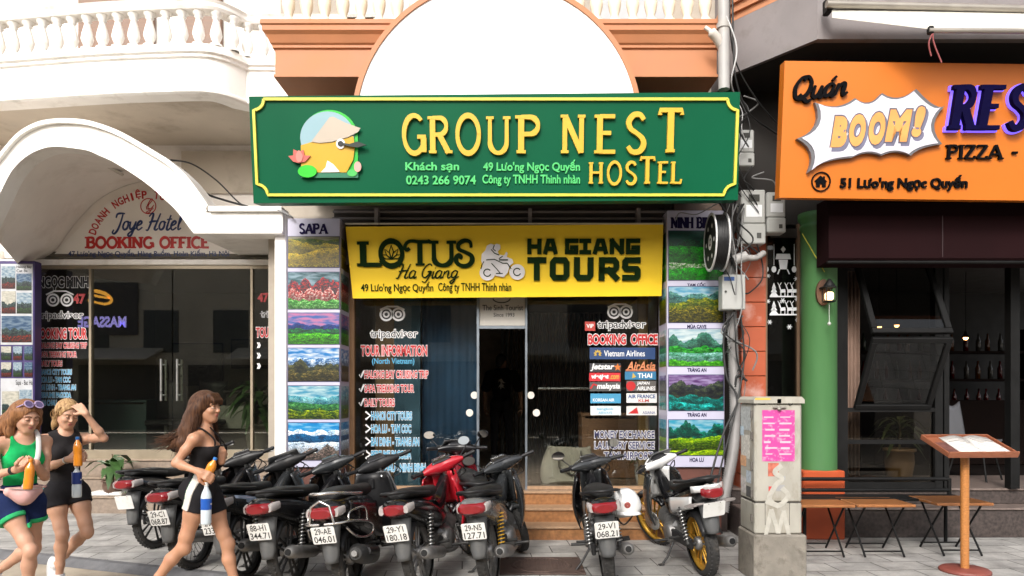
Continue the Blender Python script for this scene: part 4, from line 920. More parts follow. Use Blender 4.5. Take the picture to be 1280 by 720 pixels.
piece(('lotus', (.48, .10, .08)), [(78, 495), (118, 490), (120, 440), (165, 460), (200, 445), (210, 490), (258, 492), (215, 540), (165, 552), (118, 540)], .034, .044, False)
piece(('lotus_petal', (.56, .19, .16)), [(165, 450), (195, 490), (190, 530), (165, 545), (145, 525), (142, 485)], .044, .05)
piece(('leaf', (.015, .46, .015)), A_(232, 618, 76, 50, 0, 340), .036, .046)
piece(('leaf_small', (.05, .42, .08)), A_(592, 630, 40, 28, 0, 340), .028, .034)
piece(('bud', (.62, .32, .28)), A_(637, 580, 29, 42, 0, 340), .028, .036)
piece(('eye_white', (.8, .8, .78)), A_(500, 395, 36, 40, 0, 340), .036, .04); piece(('eye', (.01, .01, .01)), A_(500, 395, 22, 23, 0, 340), .04, .046)
piece(('beak', (.01, .02, .015)), [(510, 390), (575, 400), (640, 380), (712, 408), (640, 428), (575, 420), (515, 405)], .04, .06, False)
em.build('bird_emblem', gs)

# yellow tour sign
YP = tplane(7.92, 371, 7.80, 281)
ys = thing('tour_signboard', 'yellow signboard lettered Lotus Ha Giang Tours over the glass door', 'signboard', YP.w(0, 0, -.12))
YB = pbr('yellow_board', (.93, .62, .012), .5, var=.04, scale=1.2)
m = MB(YB); m.prism([YP.px(441, 373), YP.px(827, 370), YP.px(829, 280), YP.px(432, 283.5)], YP, -.16, 0); m.mat(pbr('sign_edge', (.5, .46, .36), .5)); a_ = YP.bx(432, 280, 829, 283); m.prism([(a_[0] - .003, a_[1] + .02), (a_[2] + .003, a_[1] + .02), (a_[2] + .003, a_[3] + .012), (a_[0] - .003, a_[3] + .012)], YP, -.17, .006); m.build('board', ys)
DG = pbr('dark_green_lettering', (.008, .024, .006), .6, spec=.05)
m = MB(DG)
for ch, x0, x1, y0, y1 in (('L', 450, 476, 303, 332), ('O', 474, 505, 301, 333), ('U', 539, 568, 302, 332.5), ):
    pen_text(m, YP, ch, YP.bx(x0, y0, x1, y1), .001, .02, wt=.21, thin=.72, serif=.28)
T_ = YP.bx(507, 301, 537, 332); tw_ = T_[2] - T_[0]; th_ = T_[3] - T_[1]
pen(m, YP, [(T_[0] + tw_ * .6, T_[1]), (T_[0] + tw_ * .6, T_[3] - .02)], .055, .001, .02); pen(m, YP, [(T_[0] + tw_ * .42, T_[1] + .012), (T_[0] + tw_ * .78, T_[1] + .012)], .024, .001, .02)
pen(m, YP, catmull([(T_[0] + tw_ * .18, T_[1] + th_ * .7), (T_[0] + tw_ * .06, T_[1] + th_ * .62), (T_[0] - tw_ * .0, T_[1] + th_ * .8), (T_[0] + tw_ * .2, T_[1] + th_ * .98), (T_[0] + tw_ * .6, T_[3] - .012), (T_[0] + tw_ * .95, T_[3] - .01), (T_[0] + tw_ * 1.02, T_[3] + .01)], 6), .036, .001, .02)
S_ = YP.bx(569, 301, 590, 332); sw, sh_ = S_[2] - S_[0], S_[3] - S_[1]
pen(m, YP, [(S_[0] + sw * x, S_[1] + sh_ * y) for x, y in catmull([(.95, .72), (.88, .95), (.55, 1.0), (.22, .86), (.24, .66), (.6, .54), (.95, .4), (1.0, .2), (.8, .02), (.45, -.02), (.12, .1), (.06, .3), (.22, .42), (.36, .36), (.3, .26)], 6)], [.03, .05, .04, .055, .045, .05, .03], .001, .02)
for k in range(-2, 3):
    u, v = YP.px(489.5, 324); a = R(90 + k * 34); L_ = .15 if k == 0 else .13
    pen(m, YP, [(u, v), (u + math.cos(a + .3) * L_ * .55, v + math.sin(a + .3) * L_ * .55), (u + math.cos(a) * L_, v + math.sin(a) * L_), (u + math.cos(a - .3) * L_ * .55, v + math.sin(a - .3) * L_ * .55), (u, v)], .012, .001, .01)
m.cut(); script_text(m, YP, 'Ha Giang', YP.bx(495, 330, 572, 353), .001, .012, wt=.095)
m.cut(); put_text_px(m, YP, "49 Lưo'ng Ngọc Quyến", (451.5, 352, 541.5, 367), .002, depth=.008, bold=.01); m.cut(); put_text_px(m, YP, 'Công ty TNHH Thinh nhàn', (548, 353.5, 639, 367), .002, depth=.008, bold=.01)
# square cut block capitals
BL = {'H': [[(0, 0), (0, 1)], [(1, 0), (1, 1)], [(0, .5), (1, .5)]], 'A': [[(0, 0), (.3, 1), (.7, 1), (1, 0)], [(.1, .3), (.9, .3)]], 'G': [[(1, 1), (0, 1), (0, 0), (1, 0), (1, .42), (.55, .42)]], 'I': [[(.5, 0), (.5, 1)], [(0, 0), (1, 0)], [(0, 1), (1, 1)]], 'N': [[(0, 0), (0, 1)], [(0, 1), (1, 0)], [(1, 0), (1, 1)]],
      'T': [[(.5, 0), (.5, 1)], [(0, 1), (1, 1)]], 'O': [[(.5, 0), (.15, 0), (0, .15), (0, .85), (.15, 1), (.85, 1), (1, .85), (1, .15), (.85, 0), (.5, 0)]], 'U': [[(0, 1), (0, .15), (.15, 0), (.85, 0), (1, .15), (1, 1)]], 'R': [[(0, 0), (0, 1), (.85, 1), (1, .85), (1, .55), (.85, .42), (0, .42)], [(.5, .42), (1, 0)]], 'S': [[(.98, 1), (.1, 1), (0, .9), (0, .6), (.1, .5), (.9, .5), (1, .4), (1, .1), (.9, 0), (.02, 0)]]}
def blockcap(ch, box, wd):
    u0, v0, u1, v1 = YP.bx(*box); h = wd / 2
    for p in BL[ch]:
        P = [(u0 + h + x * (u1 - u0 - wd), v0 + h + y * (v1 - v0 - wd)) for x, y in p]
        # square the ends
        a, b = Vector(P[0]), Vector(P[1]); P[0] = tuple(a - (b - a).normalized() * h * .98)
        a, b = Vector(P[-1]), Vector(P[-2]); P[-1] = tuple(a - (b - a).normalized() * h * .98)
        pen(m, YP, P, wd, .001, .02, miter=True)
m.cut()
for ch, x0, x1 in (('H', 659, 677), ('A', 679, 697), ('G', 706, 723), ('I', 724, 739), ('A', 741, 760), ('N', 762, 780), ('G', 782, 800)): blockcap(ch, (x0, 298.5, x1, 318), .047)
m.cut()
for ch, x0, x1 in (('T', 659, 683), ('O', 687, 712), ('U', 717, 742), ('R', 748, 774), ('S', 777, 801)): blockcap(ch, (x0, 321.5, x1, 351), .066)
m.build('lettering', ys)
# white cut-out of a rider on a motorbike
m = MB(pbr('cutout_white', (.75, .73, .74), .45)); K_ = lambda x, y: YP.px(590 + x / 5.333, 280 + y / 5.333)
body_ = [(75, 290), (62, 245), (66, 200), (90, 175), (100, 145), (125, 132), (150, 140), (165, 132), (188, 140), (190, 165), (172, 182), (180, 205), (215, 210), (228, 185), (238, 195), (232, 220), (268, 235), (276, 258), (250, 280), (240, 320), (212, 355), (158, 345), (140, 300)]
m.prism([K_(*p) for p in body_], YP, .001, .03)
for cx, cy in ((103, 325), (301, 320)):
    m.prism([K_(cx + 52 * math.cos(a), cy + 52 * math.sin(a)) for a in np.linspace(0, 2 * PI, 28, endpoint=False)], YP, .001, .026)
m.mat(DG)
for cx, cy in ((103, 325), (301, 320)): pen(m, YP, [K_(cx + 24 * math.cos(a), cy + 24 * math.sin(a)) for a in np.linspace(.4, 5.6, 20)], .012, .027, .004)
pen(m, YP, [K_(180, 240), K_(240, 240)], .014, .031, .003)
for pl_ in ([(150, 142), (140, 165), (158, 182)], [(128, 170), (150, 195), (182, 208)], [(95, 240), (150, 236), (205, 262), (235, 262)], [(130, 262), (165, 300), (190, 330)], [(80, 250), (66, 275), (60, 300)], [(235, 262), (262, 300)], [(160, 330), (205, 330)], [(205, 215), (180, 232)]): pen(m, YP, [K_(*p) for p in pl_], .010, .031, .002)
m.build('rider_cutout', ys)

# poster columns
def column(name, label, x0, x1, y0, y1, d, side, title, photos, sidephotos, tb):
    fr = vplane(d); xa, xb = xat(x0, d), xat(x1, d); za, zb = zat(y1, d), zat(y0, d)
    t = thing(name, label, 'poster column', ((xa + xb) / 2, d, za))
    m = MB(pbr('lilac_board', (.46, .45, .57), .35, var=.03)); m.span(xa, xb, d, d + .45, za, zb, .004)
    m.mat(pbr('column_plinth', (.10, .035, .025), .6, var=.2)); m.span(xa + .02, xb - .02, d + .04, d + .44, 0, za - .001)
    m.build('board', t)
    m = MB(pbr('indigo_lettering', (.010, .006, .045), .6, spec=.1))
    if tb: pen_text(m, fr, title, fr.bx(*tb), .001, .002, wt=.27, thin=.6, serif=.3)
    for (b, s0, s1, ly, sd, cap) in photos:
        if cap: m.cut(); put_text_px(m, fr, cap[0], cap[1], .002, bold=.04)
    m.build('lettering', t)
    for i, (b, s0, s1, ly, sd, cap) in enumerate(photos):
        f_ = MB(pbr('print_edge', (.05, .05, .12), .4)); u0, v0, u1, v1 = fr.bx(*b); f_.prism([(u0 - .008, v0 - .008), (u1 + .008, v0 - .008), (u1 + .008, v1 + .008), (u0 - .008, v1 + .008)], fr, .001, .0025); fo_ = f_.build('photo_border', t)
        print_rect(fo_, fr, b, .004, photo_mat('%s_photo_%d' % (title[0], i), s0, s1, ly, sd))
    sx = xb if side > 0 else xa; sf = Plane((sx, d + .225, EYE), (0, side, 0), (0, 0, 1))
    for i, (b, s0, s1, ly, sd, cap) in enumerate(photos):
        _, v0, _, v1 = fr.bx(*b); mm = MB(photo_mat('%s_side_%d' % (title[0], i), s0, s1, ly, sd + 9)); mm.prism([(-.17, v0), (.17, v0), (.17, v1), (-.17, v1)], sf, .001, .004); mm.build('photo_print', t)
    return t
gr = lambda a, b: (a, b)
SKY = ((.22, .42, .68), (.75, .80, .84))
sapa = [
 ((360.5, 296, 424, 334), (.30, .30, .22), (.45, .44, .36), [(.93, .12, 2.2, (.10, .16, .05), (.20, .22, .05), 6), (.80, .3, 1.6, (.50, .40, .05), (.38, .34, .05), 4), (.50, .35, 1.3, (.58, .44, .06), (.42, .36, .05), 9), (.10, .1, 9, (.12, .10, .03), (.4, .34, .06), 20)], 1, None),
 ((360.5, 340.5, 424, 386), (.06, .16, .18), (.42, .52, .58), [(.75, .28, 7, (.50, .16, .16), (.04, .04, .08), 15), (.52, .3, 9, (.42, .06, .06), (.60, .50, .48), 18), (.26, .2, 4, (.06, .26, .06), (.30, .48, .26), 12)], 2, None),
 ((360.5, 391.5, 424, 430), (.20, .28, .50), (.62, .36, .50), [(.62, .25, 2.4, (.05, .08, .22), (.09, .13, .28), 4), (.48, .15, 2.0, (.05, .22, .10), (.02, .10, .06), 8), (.34, .12, 1.5, (.16, .50, .06), (.06, .28, .03), 10)], 3, None),
 ((360.5, 435.5, 424, 476.5), (.14, .34, .62), (.78, .82, .86), [(.70, .12, 3, (.62, .70, .78), (.16, .26, .42), 6), (.52, .4, 3.2, (.13, .13, .07), (.05, .07, .06), 7), (.30, .35, 2.4, (.20, .17, .09), (.06, .07, .04), 10)], 4, None),
 ((360.5, 482.5, 424, 523.5), (.22, .44, .56), (.62, .74, .76), [(.72, .35, 1.8, (.16, .34, .40), (.30, .48, .50), 4), (.46, .2, 1.8, (.06, .18, .10), (.16, .32, .16), 8), (.28, .2, 2.4, (.30, .36, .06), (.05, .12, .04), 9)], 5, None),
 ((360.5, 528.5, 424, 575), (.10, .36, .66), (.45, .66, .82), [(.80, .15, 4, (.80, .82, .84), (.55, .68, .8), 5), (.66, .15, 2.5, (.03, .13, .26), (.05, .2, .36), 6), (.48, .06, 3, (.74, .78, .82), (.60, .68, .76), 5), (.26, .35, 3, (.10, .10, .09), (.34, .28, .26), 16)], 6, None)]
column('poster_column', 'lilac column titled Sapa with six landscape photographs left of the shop front', 359.5, 425, 273, 584, 7.75, 1, 'SAPA', sapa, None, (374, 280, 409, 292))
nb = [
 ((836, 289, 904, 350), (.03, .12, .09), (.05, .18, .14), [(.80, .15, 5, (.02, .10, .05), (.04, .16, .08), 8), (.68, .05, 3, (.05, .44, .04), (.03, .30, .03), 7), (.34, .06, 2, (.50, .54, .48), (.10, .34, .06), 10), (.25, .06, 2, (.04, .42, .03), (.03, .28, .02), 8)], 11, ('TAM CỐC', (859, 352.5, 882, 358))),
 ((836, 358.5, 904, 403), (.30, .52, .66), (.60, .72, .76), [(.80, .25, 3.2, (.10, .22, .22), (.20, .34, .30), 6), (.62, .35, 2.8, (.10, .17, .04), (.34, .34, .06), 8), (.36, .3, 3, (.30, .26, .05), (.05, .07, .02), 14)], 12, ('MÚA CAVE', (859, 405, 883, 410.5))),
 ((836, 411.5, 904, 457.5), (.48, .60, .66), (.74, .80, .80), [(.76, .5, 2.4, (.10, .22, .18), (.16, .30, .24), 5), (.50, .15, 4, (.06, .24, .07), (.16, .40, .16), 9), (.36, .08, 3, (.34, .50, .48), (.14, .32, .22), 6), (.14, .1, 4, (.10, .30, .08), (.22, .44, .16), 10)], 13, ('TRÀNG AN', (859, 459, 883, 465))),
 ((836, 469, 904, 513), (.50, .44, .60), (.20, .12, .26), [(.82, .6, 2.0, (.12, .14, .10), (.05, .06, .08), 8), (.40, .2, 2.4, (.08, .26, .24), (.04, .14, .13), 6), (.22, .15, 2, (.14, .42, .40), (.03, .16, .14), 6)], 14, ('TRÀNG AN', (859, 515, 883, 521))),
 ((836, 525, 904, 569), (.22, .48, .60), (.5, .66, .72), [(.80, .5, 4, (.03, .13, .11), (.06, .24, .18), 6), (.50, .2, 2, (.34, .46, .03), (.16, .34, .03), 8), (.36, .3, 2.6, (.05, .12, .03), (.20, .26, .08), 16), (.14, .08, 3, (.38, .50, .04), (.2, .36, .03), 7)], 15, ('HOA LƯ', (862, 571, 880, 577.5)))]
column('poster_column', 'lilac column titled Ninh Binh with five captioned photographs behind the cable reel', 834, 905.5, 263, 584, 7.75, -1, 'NINH BINH', nb, None, (839, 272, 897, 285))

leafplant('potted_plant', 'broad leaved plant on the hotel steps behind the blonde woman', (xat(140, 9.3), 9.32, .22), .2, .13, (.12, .07, .05), 16, .62, (.035, .085, .02), 73, wl=.06)
leafplant('potted_plant', 'tall leafy plant behind the narrow right pane of the hotel window', (xat(322, 10.3), 10.3, .66), .45, .17, (.2, .18, .16), 40, .85, (.035, .075, .02), 74, wl=.05)
# ---------------------------------------------------------------- restaurant (right)
RB = thing('restaurant_building', 'restaurant with green columns, black folding windows and dark granite steps', 'building', (4.2, 7.9, 0))
RD = 7.9
XR = lambda p: xat(p, RD)
m = MB(GREYC)
m.span(2.45, 9.5, 8.31, 8.6, 5.2, 9.5); m.mat(DARKW); m.span(2.45, 9.5, 8.31, 8.6, 3.2, 5.198); m.build('wall', RB)  # lower wall near-black: the shade below the ledge is painted into it
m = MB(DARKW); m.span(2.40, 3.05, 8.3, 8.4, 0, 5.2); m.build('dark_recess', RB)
# steps
m = MB(GRANITE_B); m.span(2.45, 10, 7.66, 9.2, 0, .295, .006); m.mat(pbr('worn_tread', (.15, .115, .10), .5, var=.3, scale=12)); m.span(2.45, 10, 7.64, 9.2, .297, .322, .006); m.build('step', RB)
m = MB(GRANITE_B); m.span(2.45, 10, 7.93, 9.2, .323, .47, .006); m.mat(pbr('worn_tread', (.15, .115, .10), .5)); m.span(2.45, 10, 7.91, 9.2, .472, .495, .006); m.build('step', RB)
# orange tiled pilaster
ORT = pbr('orange_tile', (.38, .08, .03), .5, var=.08, scale=4, dirt=(.7, .6, .55), dirt_amt=.45, dirt_scale=3.0)
m = MB(ORT); PD = 7.95
for k in range(12): m.span(xat(927, PD), xat(957.5, PD), PD, 8.3, .1 + k * .275, .1 + k * .275 + .268, .004)
m.build('pilaster', RB)
# dark glass strip with christmas stickers
m = MB(pbr('strip_frame', (.16, .10, .06), .5)); 
for px in (957.8, 999): m.span(xat(px, PD) - .012, xat(px, PD) + .02, PD + .02, PD + .1, .3, 3.45)
m.build('strip_window_frame', RB)
m = MB(pbr('dark_backing', (.012, .012, .013), .25)); m.span(xat(958.5, PD), xat(999, PD), PD + .09, PD + .1, .3, 3.45); m.build('strip_backing', RB)
m = MB(GLASS_D); m.span(xat(958.5, PD), xat(999, PD), PD + .05, PD + .06, .3, 3.45); sg_ = m.build('strip_window_pane', RB)
XS = vplane(PD + .047); m = MB(pbr('frost_sticker', (.62, .64, .66), .6))
S3 = lambda x, y: XS.px(880 + x / 3.0, 180 + y / 3.0)
def S3p(pts): m.prism([S3(*p) for p in pts], XS, .001, .003)
def S3l(pts, w=.012): pen(m, XS, [S3(*p) for p in pts], w, .001, .002)
S3p([(272, 412), (322, 412), (326, 432), (268, 432)]); S3p([(280, 434), (314, 434), (310, 470), (285, 470)]); S3l([(283, 470), (276, 488)]); S3l([(312, 470), (320, 488)]); S3p([(288, 395), (297, 383), (306, 395), (297, 408)])
for x in (233, 262, 338):
    S3l([(x, 375), (x, 455)], .006); m.prism([S3(x + 9 * math.cos(a), 470 + 12 * math.sin(a)) for a in np.linspace(0, 2 * PI, 12, endpoint=False)], XS, .001, .003)
for yb in (572, 640):
    m.cut()
    S3l([(246, yb), (352, yb)], .015)
    for s_ in (0, 1, 2): S3p([(262, yb - 52 + s_ * 14), (262 - 8 - s_ * 4, yb - 30 + s_ * 14), (262 + 8 + s_ * 4, yb - 30 + s_ * 14)])
    for x in (296, 322, 342):
        S3p([(x - 10, yb - 26), (x + 8, yb - 28), (x + 10, yb - 16), (x - 10, yb - 14)]); S3l([(x - 8, yb - 15), (x - 8, yb)], .008); S3l([(x + 7, yb - 15), (x + 7, yb)], .008); S3l([(x - 9, yb - 26), (x - 14, yb - 40)], .012); S3l([(x - 14, yb - 40), (x - 20, yb - 52)], .006); S3l([(x - 14, yb - 40), (x - 6, yb - 52)], .006)
m.cut()
for x, y, r in ((240, 590, 8), (295, 588, 10), (348, 582, 8), (246, 668, 9), (320, 686, 10), (350, 660, 8), (240, 495, 8), (345, 505, 9)):
    for k in range(3): S3l([(x - r * math.cos(k * PI / 3), y - r * math.sin(k * PI / 3)), (x + r * math.cos(k * PI / 3), y + r * math.sin(k * PI / 3))], .007)
m.build('christmas_sticker', sg_)
# green column
GC = pbr('green_column', (.055, .165, .052), .55, var=.08, scale=3, dirt=(.06, .15, .05), dirt_amt=.5, stretch=(3, 3, .6))
cX = xat(1024.5, 7.72); m = MB(GC); rC = .185
prof = [(rC * 1.0, .73), (rC, 3.33), (rC * 1.06, 3.34), (rC * 1.06, 3.37), (rC * 1.0, 3.375), (rC * 1.0, 3.40), (rC * 1.16, 3.44), (rC * 1.16, 3.50), (rC * .9, 3.5)]
m.lathe(prof, (cX, 7.74, 0), n=36); gcol = m.build('green_column', RB)
m = MB(pbr('orange_base', (.42, .07, .018), .5, var=.08, dirt=(.3, .08, .04), dirt_amt=.4)); m.span(cX - .24, cX + .2, 7.55, 7.95, 0, .73, .012); m.build('column_base', RB)
m = MB(pbr('yellow_scribble', (.45, .42, .03), .6)); fr2 = Plane((cX, 7.548, EYE))
put = [(at(1003 + i * 3.5, 292 + i * 6 + 4 * math.sin(i), 7.54).x - cX, at(1003, 292 + i * 6, 7.54).z - EYE) for i in range(9)]
pen(m, fr2, put, .008, .001, .002); m.build('scribble', gcol)
# awning box
m = MB(pbr('maroon_awning', (.014, .0052, .006), .8, spec=.05, var=.12, scale=2)); 
pr = [(7.26, 2.91), (7.24, 2.93), (7.24, 3.36), (7.28, 3.5), (7.34, 3.54), (7.53, 3.55), (7.53, 2.88), (7.32, 2.90)]
x0, x1 = xat(1036, 7.24), 8.8
m.loft([[(x, y, z) for y, z in pr] for x in (x0, x1)], smooth=False)
m.mat(pbr('maroon_seam', (.025, .01, .012), .6)); 
for xx in (xat(1178, 7.24), xat(1330, 7.24)): m.span(xx - .004, xx + .004, 7.235, 7.25, 2.94, 3.36)
m.mat(BLACKM); m.cyl((x0, 7.28, 2.895), (x1, 7.28, 2.895), .018); m.mat(DARKW); m.span(xat(1052, 7.9), 8.8, 7.54, 7.86, 2.96, 3.5); m.build('awning_box', RB)
# window frames
m = MB(BLACKM)
zt, zb = 2.95, .5
for px, w in ((1051, .06), (1172, .05), (1180, .035), (1266, .05), (1330, .05)): m.span(XR(px) - w, XR(px) + w, RD - .04, RD + .06, zb, zt)
m.span(XR(1046), XR(1340), RD - .04, RD + .06, zt, zt + .2)
for py in (512, 552): m.span(XR(1052), XR(1170), RD - .03, RD + .03, zat(py, RD) - .025, zat(py, RD) + .02)
m.span(XR(1052), XR(1170), RD - .035, RD + .05, zb, zb + .07)
m.build('window_frame', RB)
m = MB(GLASS_D)
m.span(XR(1055), XR(1168), RD - .004, RD + .004, zat(550, RD), zat(514, RD)); m.span(XR(1055), XR(1168), RD - .004, RD + .004, zb + .07, zat(555, RD)); m.build('window_pane', RB)
# bifold glazed leaves
a0, a1 = XR(1066), XR(1161)
zT, zM, zBt = zat(329, RD), zat(417, 7.47), zat(511, RD)
def leaf(pts, w, nm):
    A, B, Cc, D = [Vector(p) for p in pts]
    U = (B - A).normalized(); V = (D - A).normalized(); N = U.cross(V)
    m = MB(BLACKM); M3 = Matrix((U, V, N)).transposed()
    L, H = (B - A).length, (D - A).length
    for c, s in (((L / 2, w / 2), (L, w)), ((L / 2, H - w / 2), (L, w)), ((w / 2, H / 2), (w, H - 2 * w)), ((L - w / 2, H / 2), (w, H - 2 * w))):
        m.box(A + U * c[0] + V * c[1], (s[0], s[1], .05), .006, M3)
    f = m.build('folding_window', RB)
    m = MB(GLASS_D); m.box(A + U * L / 2 + V * H / 2, (L - 2 * w, H - 2 * w, .008), 0, M3); m.build('glass_pane', f)
leaf([(a0, 7.47, zM), (a1, 7.47, zM), (a1, RD - .02, zT), (a0, RD - .02, zT)], .06, 'u')
leaf([(a0, RD - .02, zBt), (a1, RD - .02, zBt), (a1, 7.47, zM - .04), (a0, 7.47, zM - .04)], .06, 'l')
# interior of restaurant
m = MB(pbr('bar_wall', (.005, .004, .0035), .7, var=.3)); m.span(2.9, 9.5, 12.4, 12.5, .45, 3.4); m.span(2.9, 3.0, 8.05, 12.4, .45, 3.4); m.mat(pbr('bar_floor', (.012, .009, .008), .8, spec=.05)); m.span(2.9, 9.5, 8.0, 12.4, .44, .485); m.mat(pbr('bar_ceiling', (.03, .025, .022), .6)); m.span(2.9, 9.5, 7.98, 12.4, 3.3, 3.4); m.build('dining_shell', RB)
m = MB(pbr('drape', (.26, .17, .13), .8, var=.12)); m.sheet(lambda u, v: (XR(1069) + (XR(1088) - XR(1069)) * u, RD + .25 + .02 * math.sin(u * 25), .55 + 2.4 * v), 30, 2, .006); o = m.build('window_curtain', loc=(XR(1078), RD + .25, .5)); tag(o, 'narrow brown curtain hanging inside the restaurant window', 'curtain')
leafplant('potted_plant', 'leafy plant in a tan pot behind the restaurant window', (xat(1124, 8.35), 8.35, .49), .42, .17, (.34, .20, .09), 34, .62, (.09, .11, .035), 72, wl=.025)
cabm = pbr('bar_cabinet', (.010, .006, .005), .7, var=.2, spec=.05)
t = thing('bar_shelf', 'dark bar shelf with bottles at the back of the restaurant', 'shelf', (6.9, 11.6, .485))
m = MB(cabm); 
for z in (1.3, 1.75, 2.2): m.span(5.6, 8.4, 11.5, 11.8, z, z + .04)
for x_ in (5.6, 7.0, 8.36): m.span(x_, x_ + .04, 11.5, 11.8, .49, 2.6)
m.build('shelf_frame', t)
m = MB(cabm); m.span(5.4, 8.6, 10.6, 11.0, .49, 1.45, .01); m.build('bar_counter', t)
rb = random.Random(5); bm_ = [pbr('bottle_red', (.05, .003, .004), .15), pbr('bottle_amber', (.06, .02, .004), .15), pbr('bottle_clear', (.05, .05, .047), .1), pbr('bottle_dark', (.02, .03, .02), .15)]
bots = [MB(q_).lathe([(0, 0), (.036, 0), (.038, .17), (.016, .22), (.014, .29), (0, .29)], (0, 0, 0), n=10) for q_ in bm_]
protos = [None] * 4
for z in (1.34, 1.79, 2.24):
    for k in range(14):
        x_ = 5.72 + k * .185 + rb.uniform(-.02, .02); 
        if abs(x_ - 7.02) < .06: continue
        j = rb.choice((0, 0, 1, 2, 3)); L_ = (x_, 11.6 + rb.uniform(-.04, .04), z)
        if protos[j] is None: o = bots[j].build('bottle'); protos[j] = o
        else: o = protos[j].copy(); COL.objects.link(o)
        o.location = L_; tag(o, ('red', 'amber', 'clear', 'dark green')[j] + ' bottle standing on the restaurant bar shelf', 'bottle', ('red', 'amber', 'clear', 'dark green')[j] + ' bottles on the bar shelf')
LAMPM = emit_mat('warm_bulb', (1.0, .45, .15), 10)
for i, (x_, y_, z_) in enumerate(((4.95, 9.6, 2.45), (5.35, 9.9, 2.5), (6.5, 10.2, 2.35), (7.4, 10.6, 2.3))):
    t = thing('pendant_lamp', ('warm pendant bulb farthest left inside the restaurant', 'warm pendant bulb second from left inside the restaurant', 'warm pendant bulb over the restaurant bar', 'warm pendant bulb farthest right over the bar')[i], 'lamp', (x_, y_, 3.29))
    m = MB(BLACKM); m.cyl((x_, y_, 3.3), (x_, y_, z_ + .05), .006, n=6); m.lathe([(.02, .09), (.03, .03), (.07, 0), (.065, 0), (.02, .05)], (x_, y_, z_), n=14); m.build('shade', t)
    m = MB(LAMPM); m.ball((x_, y_, z_ - .0), .032, 10); m.build('bulb', t)
def cafe_chair(loc, label, rz):
    t = thing('cafe_chair', label, 'chair', loc, 'grey shell chairs in the restaurant', (0, 0, rz))
    m = MB(pbr('grey_shell', (.10, .10, .11), .4)); m.sheet(lambda u, v: ((u - .5) * .44 * (1 - .25 * max(0, v - .6)), -.22 + .42 * min(v / .5, 1) + .12 * max(0, v - .5), .44 + .06 * (2 * u - 1) ** 2 + max(0, v - .45) * .85), 10, 14, .018); m.build('seat_shell', t, local=True)
    for sx in (-1, 1):
        for sy in (-1, 1): m = MB(BLACKM); m.cyl((sx * .14, sy * .14, .43), (sx * .22, sy * .22, 0), .012, n=8); m.build('leg', t, local=True)
cafe_chair((xat(1228, 8.6), 8.75, .485), 'grey shell chair seen through the open restaurant doorway', R(35))
# black bench frame
bt = thing('metal_bench', 'low black metal bench frame against the restaurant window', 'bench', (xat(1095, 7.4), 7.4, 0)); bx0, bx1 = xat(985, 7.4), xat(1188, 7.4)
m = MB(BLACKM)
for z in (.66, .545): m.cyl((bx0, 7.42, z), (bx1, 7.42, z), .02, n=8)
m.cyl((bx1, 7.42, .67), (bx1, 7.42, .5), .02, n=8); m.cyl((bx0, 7.42, .67), (bx0, 7.42, .5), .02, n=8); m.build('backrest', bt)
m = MB(BLACKM); 
for y in (7.08, 7.2, 7.32): m.span(bx0, bx1, y - .045, y + .045, .485, .51, .004)
m.build('seat', bt)
for x_ in (bx0 + .05, bx1 - .05):
    for y in (7.1, 7.4): m = MB(BLACKM); m.cyl((x_, y, .49), (x_, y, 0), .018, n=8); m.build('leg', bt)
# ledge, upper balcony and folded fabric awning
m = MB(GREYC); ld = 6.95
up = [at(878, 60, 7.9), at(1008, 0, 6.9)]
zc0, zc1 = 5.1, 5.62
pl = [(2.35, 7.75), (xat(1022, 6.95), 6.95), (10, 6.95), (10, 8.4), (2.35, 8.4)]
m.add([(x, y, zat(52, 7.0)) for x, y in pl] + [(x, y, zat(12, 7.0) + .25) for x, y in pl], [(0, 1, 2, 3, 4), (9, 8, 7, 6, 5)] + [(i, (i + 1) % 5, 5 + (i + 1) % 5, 5 + i) for i in range(5)]); m.mat(DARKW); zz_ = zat(52, 7.0) - .004; m.add([(2.36, 7.8, zz_), (xat(1022, 6.95), 7.02, zz_), (10, 7.02, zz_), (10, 8.4, zz_), (2.36, 8.4, zz_)], [(0, 1, 2, 3, 4)]); m.build('ledge_slab', RB)  # near-black sheet below the slab: its underside shade is put into the colour
m = MB(pbr('upper_terracotta', (.5, .22, .11), .6, var=.1, dirt=(.25, .1, .05), dirt_amt=.5))
zq = zat(12, 7.0) + .252
for k, (o_, h0, h1) in enumerate(((.0, 0, .07), (.05, .07, .15), (.1, .15, .3))):
    p2 = [(2.35 , 7.75 - o_ * 1.2), (xat(1022, 6.95), 6.95 - o_), (10, 6.95 - o_), (10, 8.4), (2.35, 8.4)]
    m.add([(x, y, zq + h0) for x, y in p2] + [(x, y, zq + h1) for x, y in p2], [(0, 1, 2, 3, 4), (9, 8, 7, 6, 5)] + [(i, (i + 1) % 5, 5 + (i + 1) % 5, 5 + i) for i in range(5)])
m.build('upper_moulding', RB)
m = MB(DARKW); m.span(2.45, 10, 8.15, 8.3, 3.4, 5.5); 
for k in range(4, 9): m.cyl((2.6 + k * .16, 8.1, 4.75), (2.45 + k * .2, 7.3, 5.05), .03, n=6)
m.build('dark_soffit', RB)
aw = thing('fabric_awning', 'rolled white fabric awning with metal bars at the upper right', 'awning', (5.2, 6.6, 5.2))
m = MB(pbr('awning_fabric', (.60, .58, .52), .75, var=.08, dirt=(.35, .32, .26), dirt_amt=.5))
A1, A2 = at(1040, 11, 6.75), at(1400, 17, 6.75); B1, B2 = at(1163, 36, 6.35), at(1400, 37, 6.35)
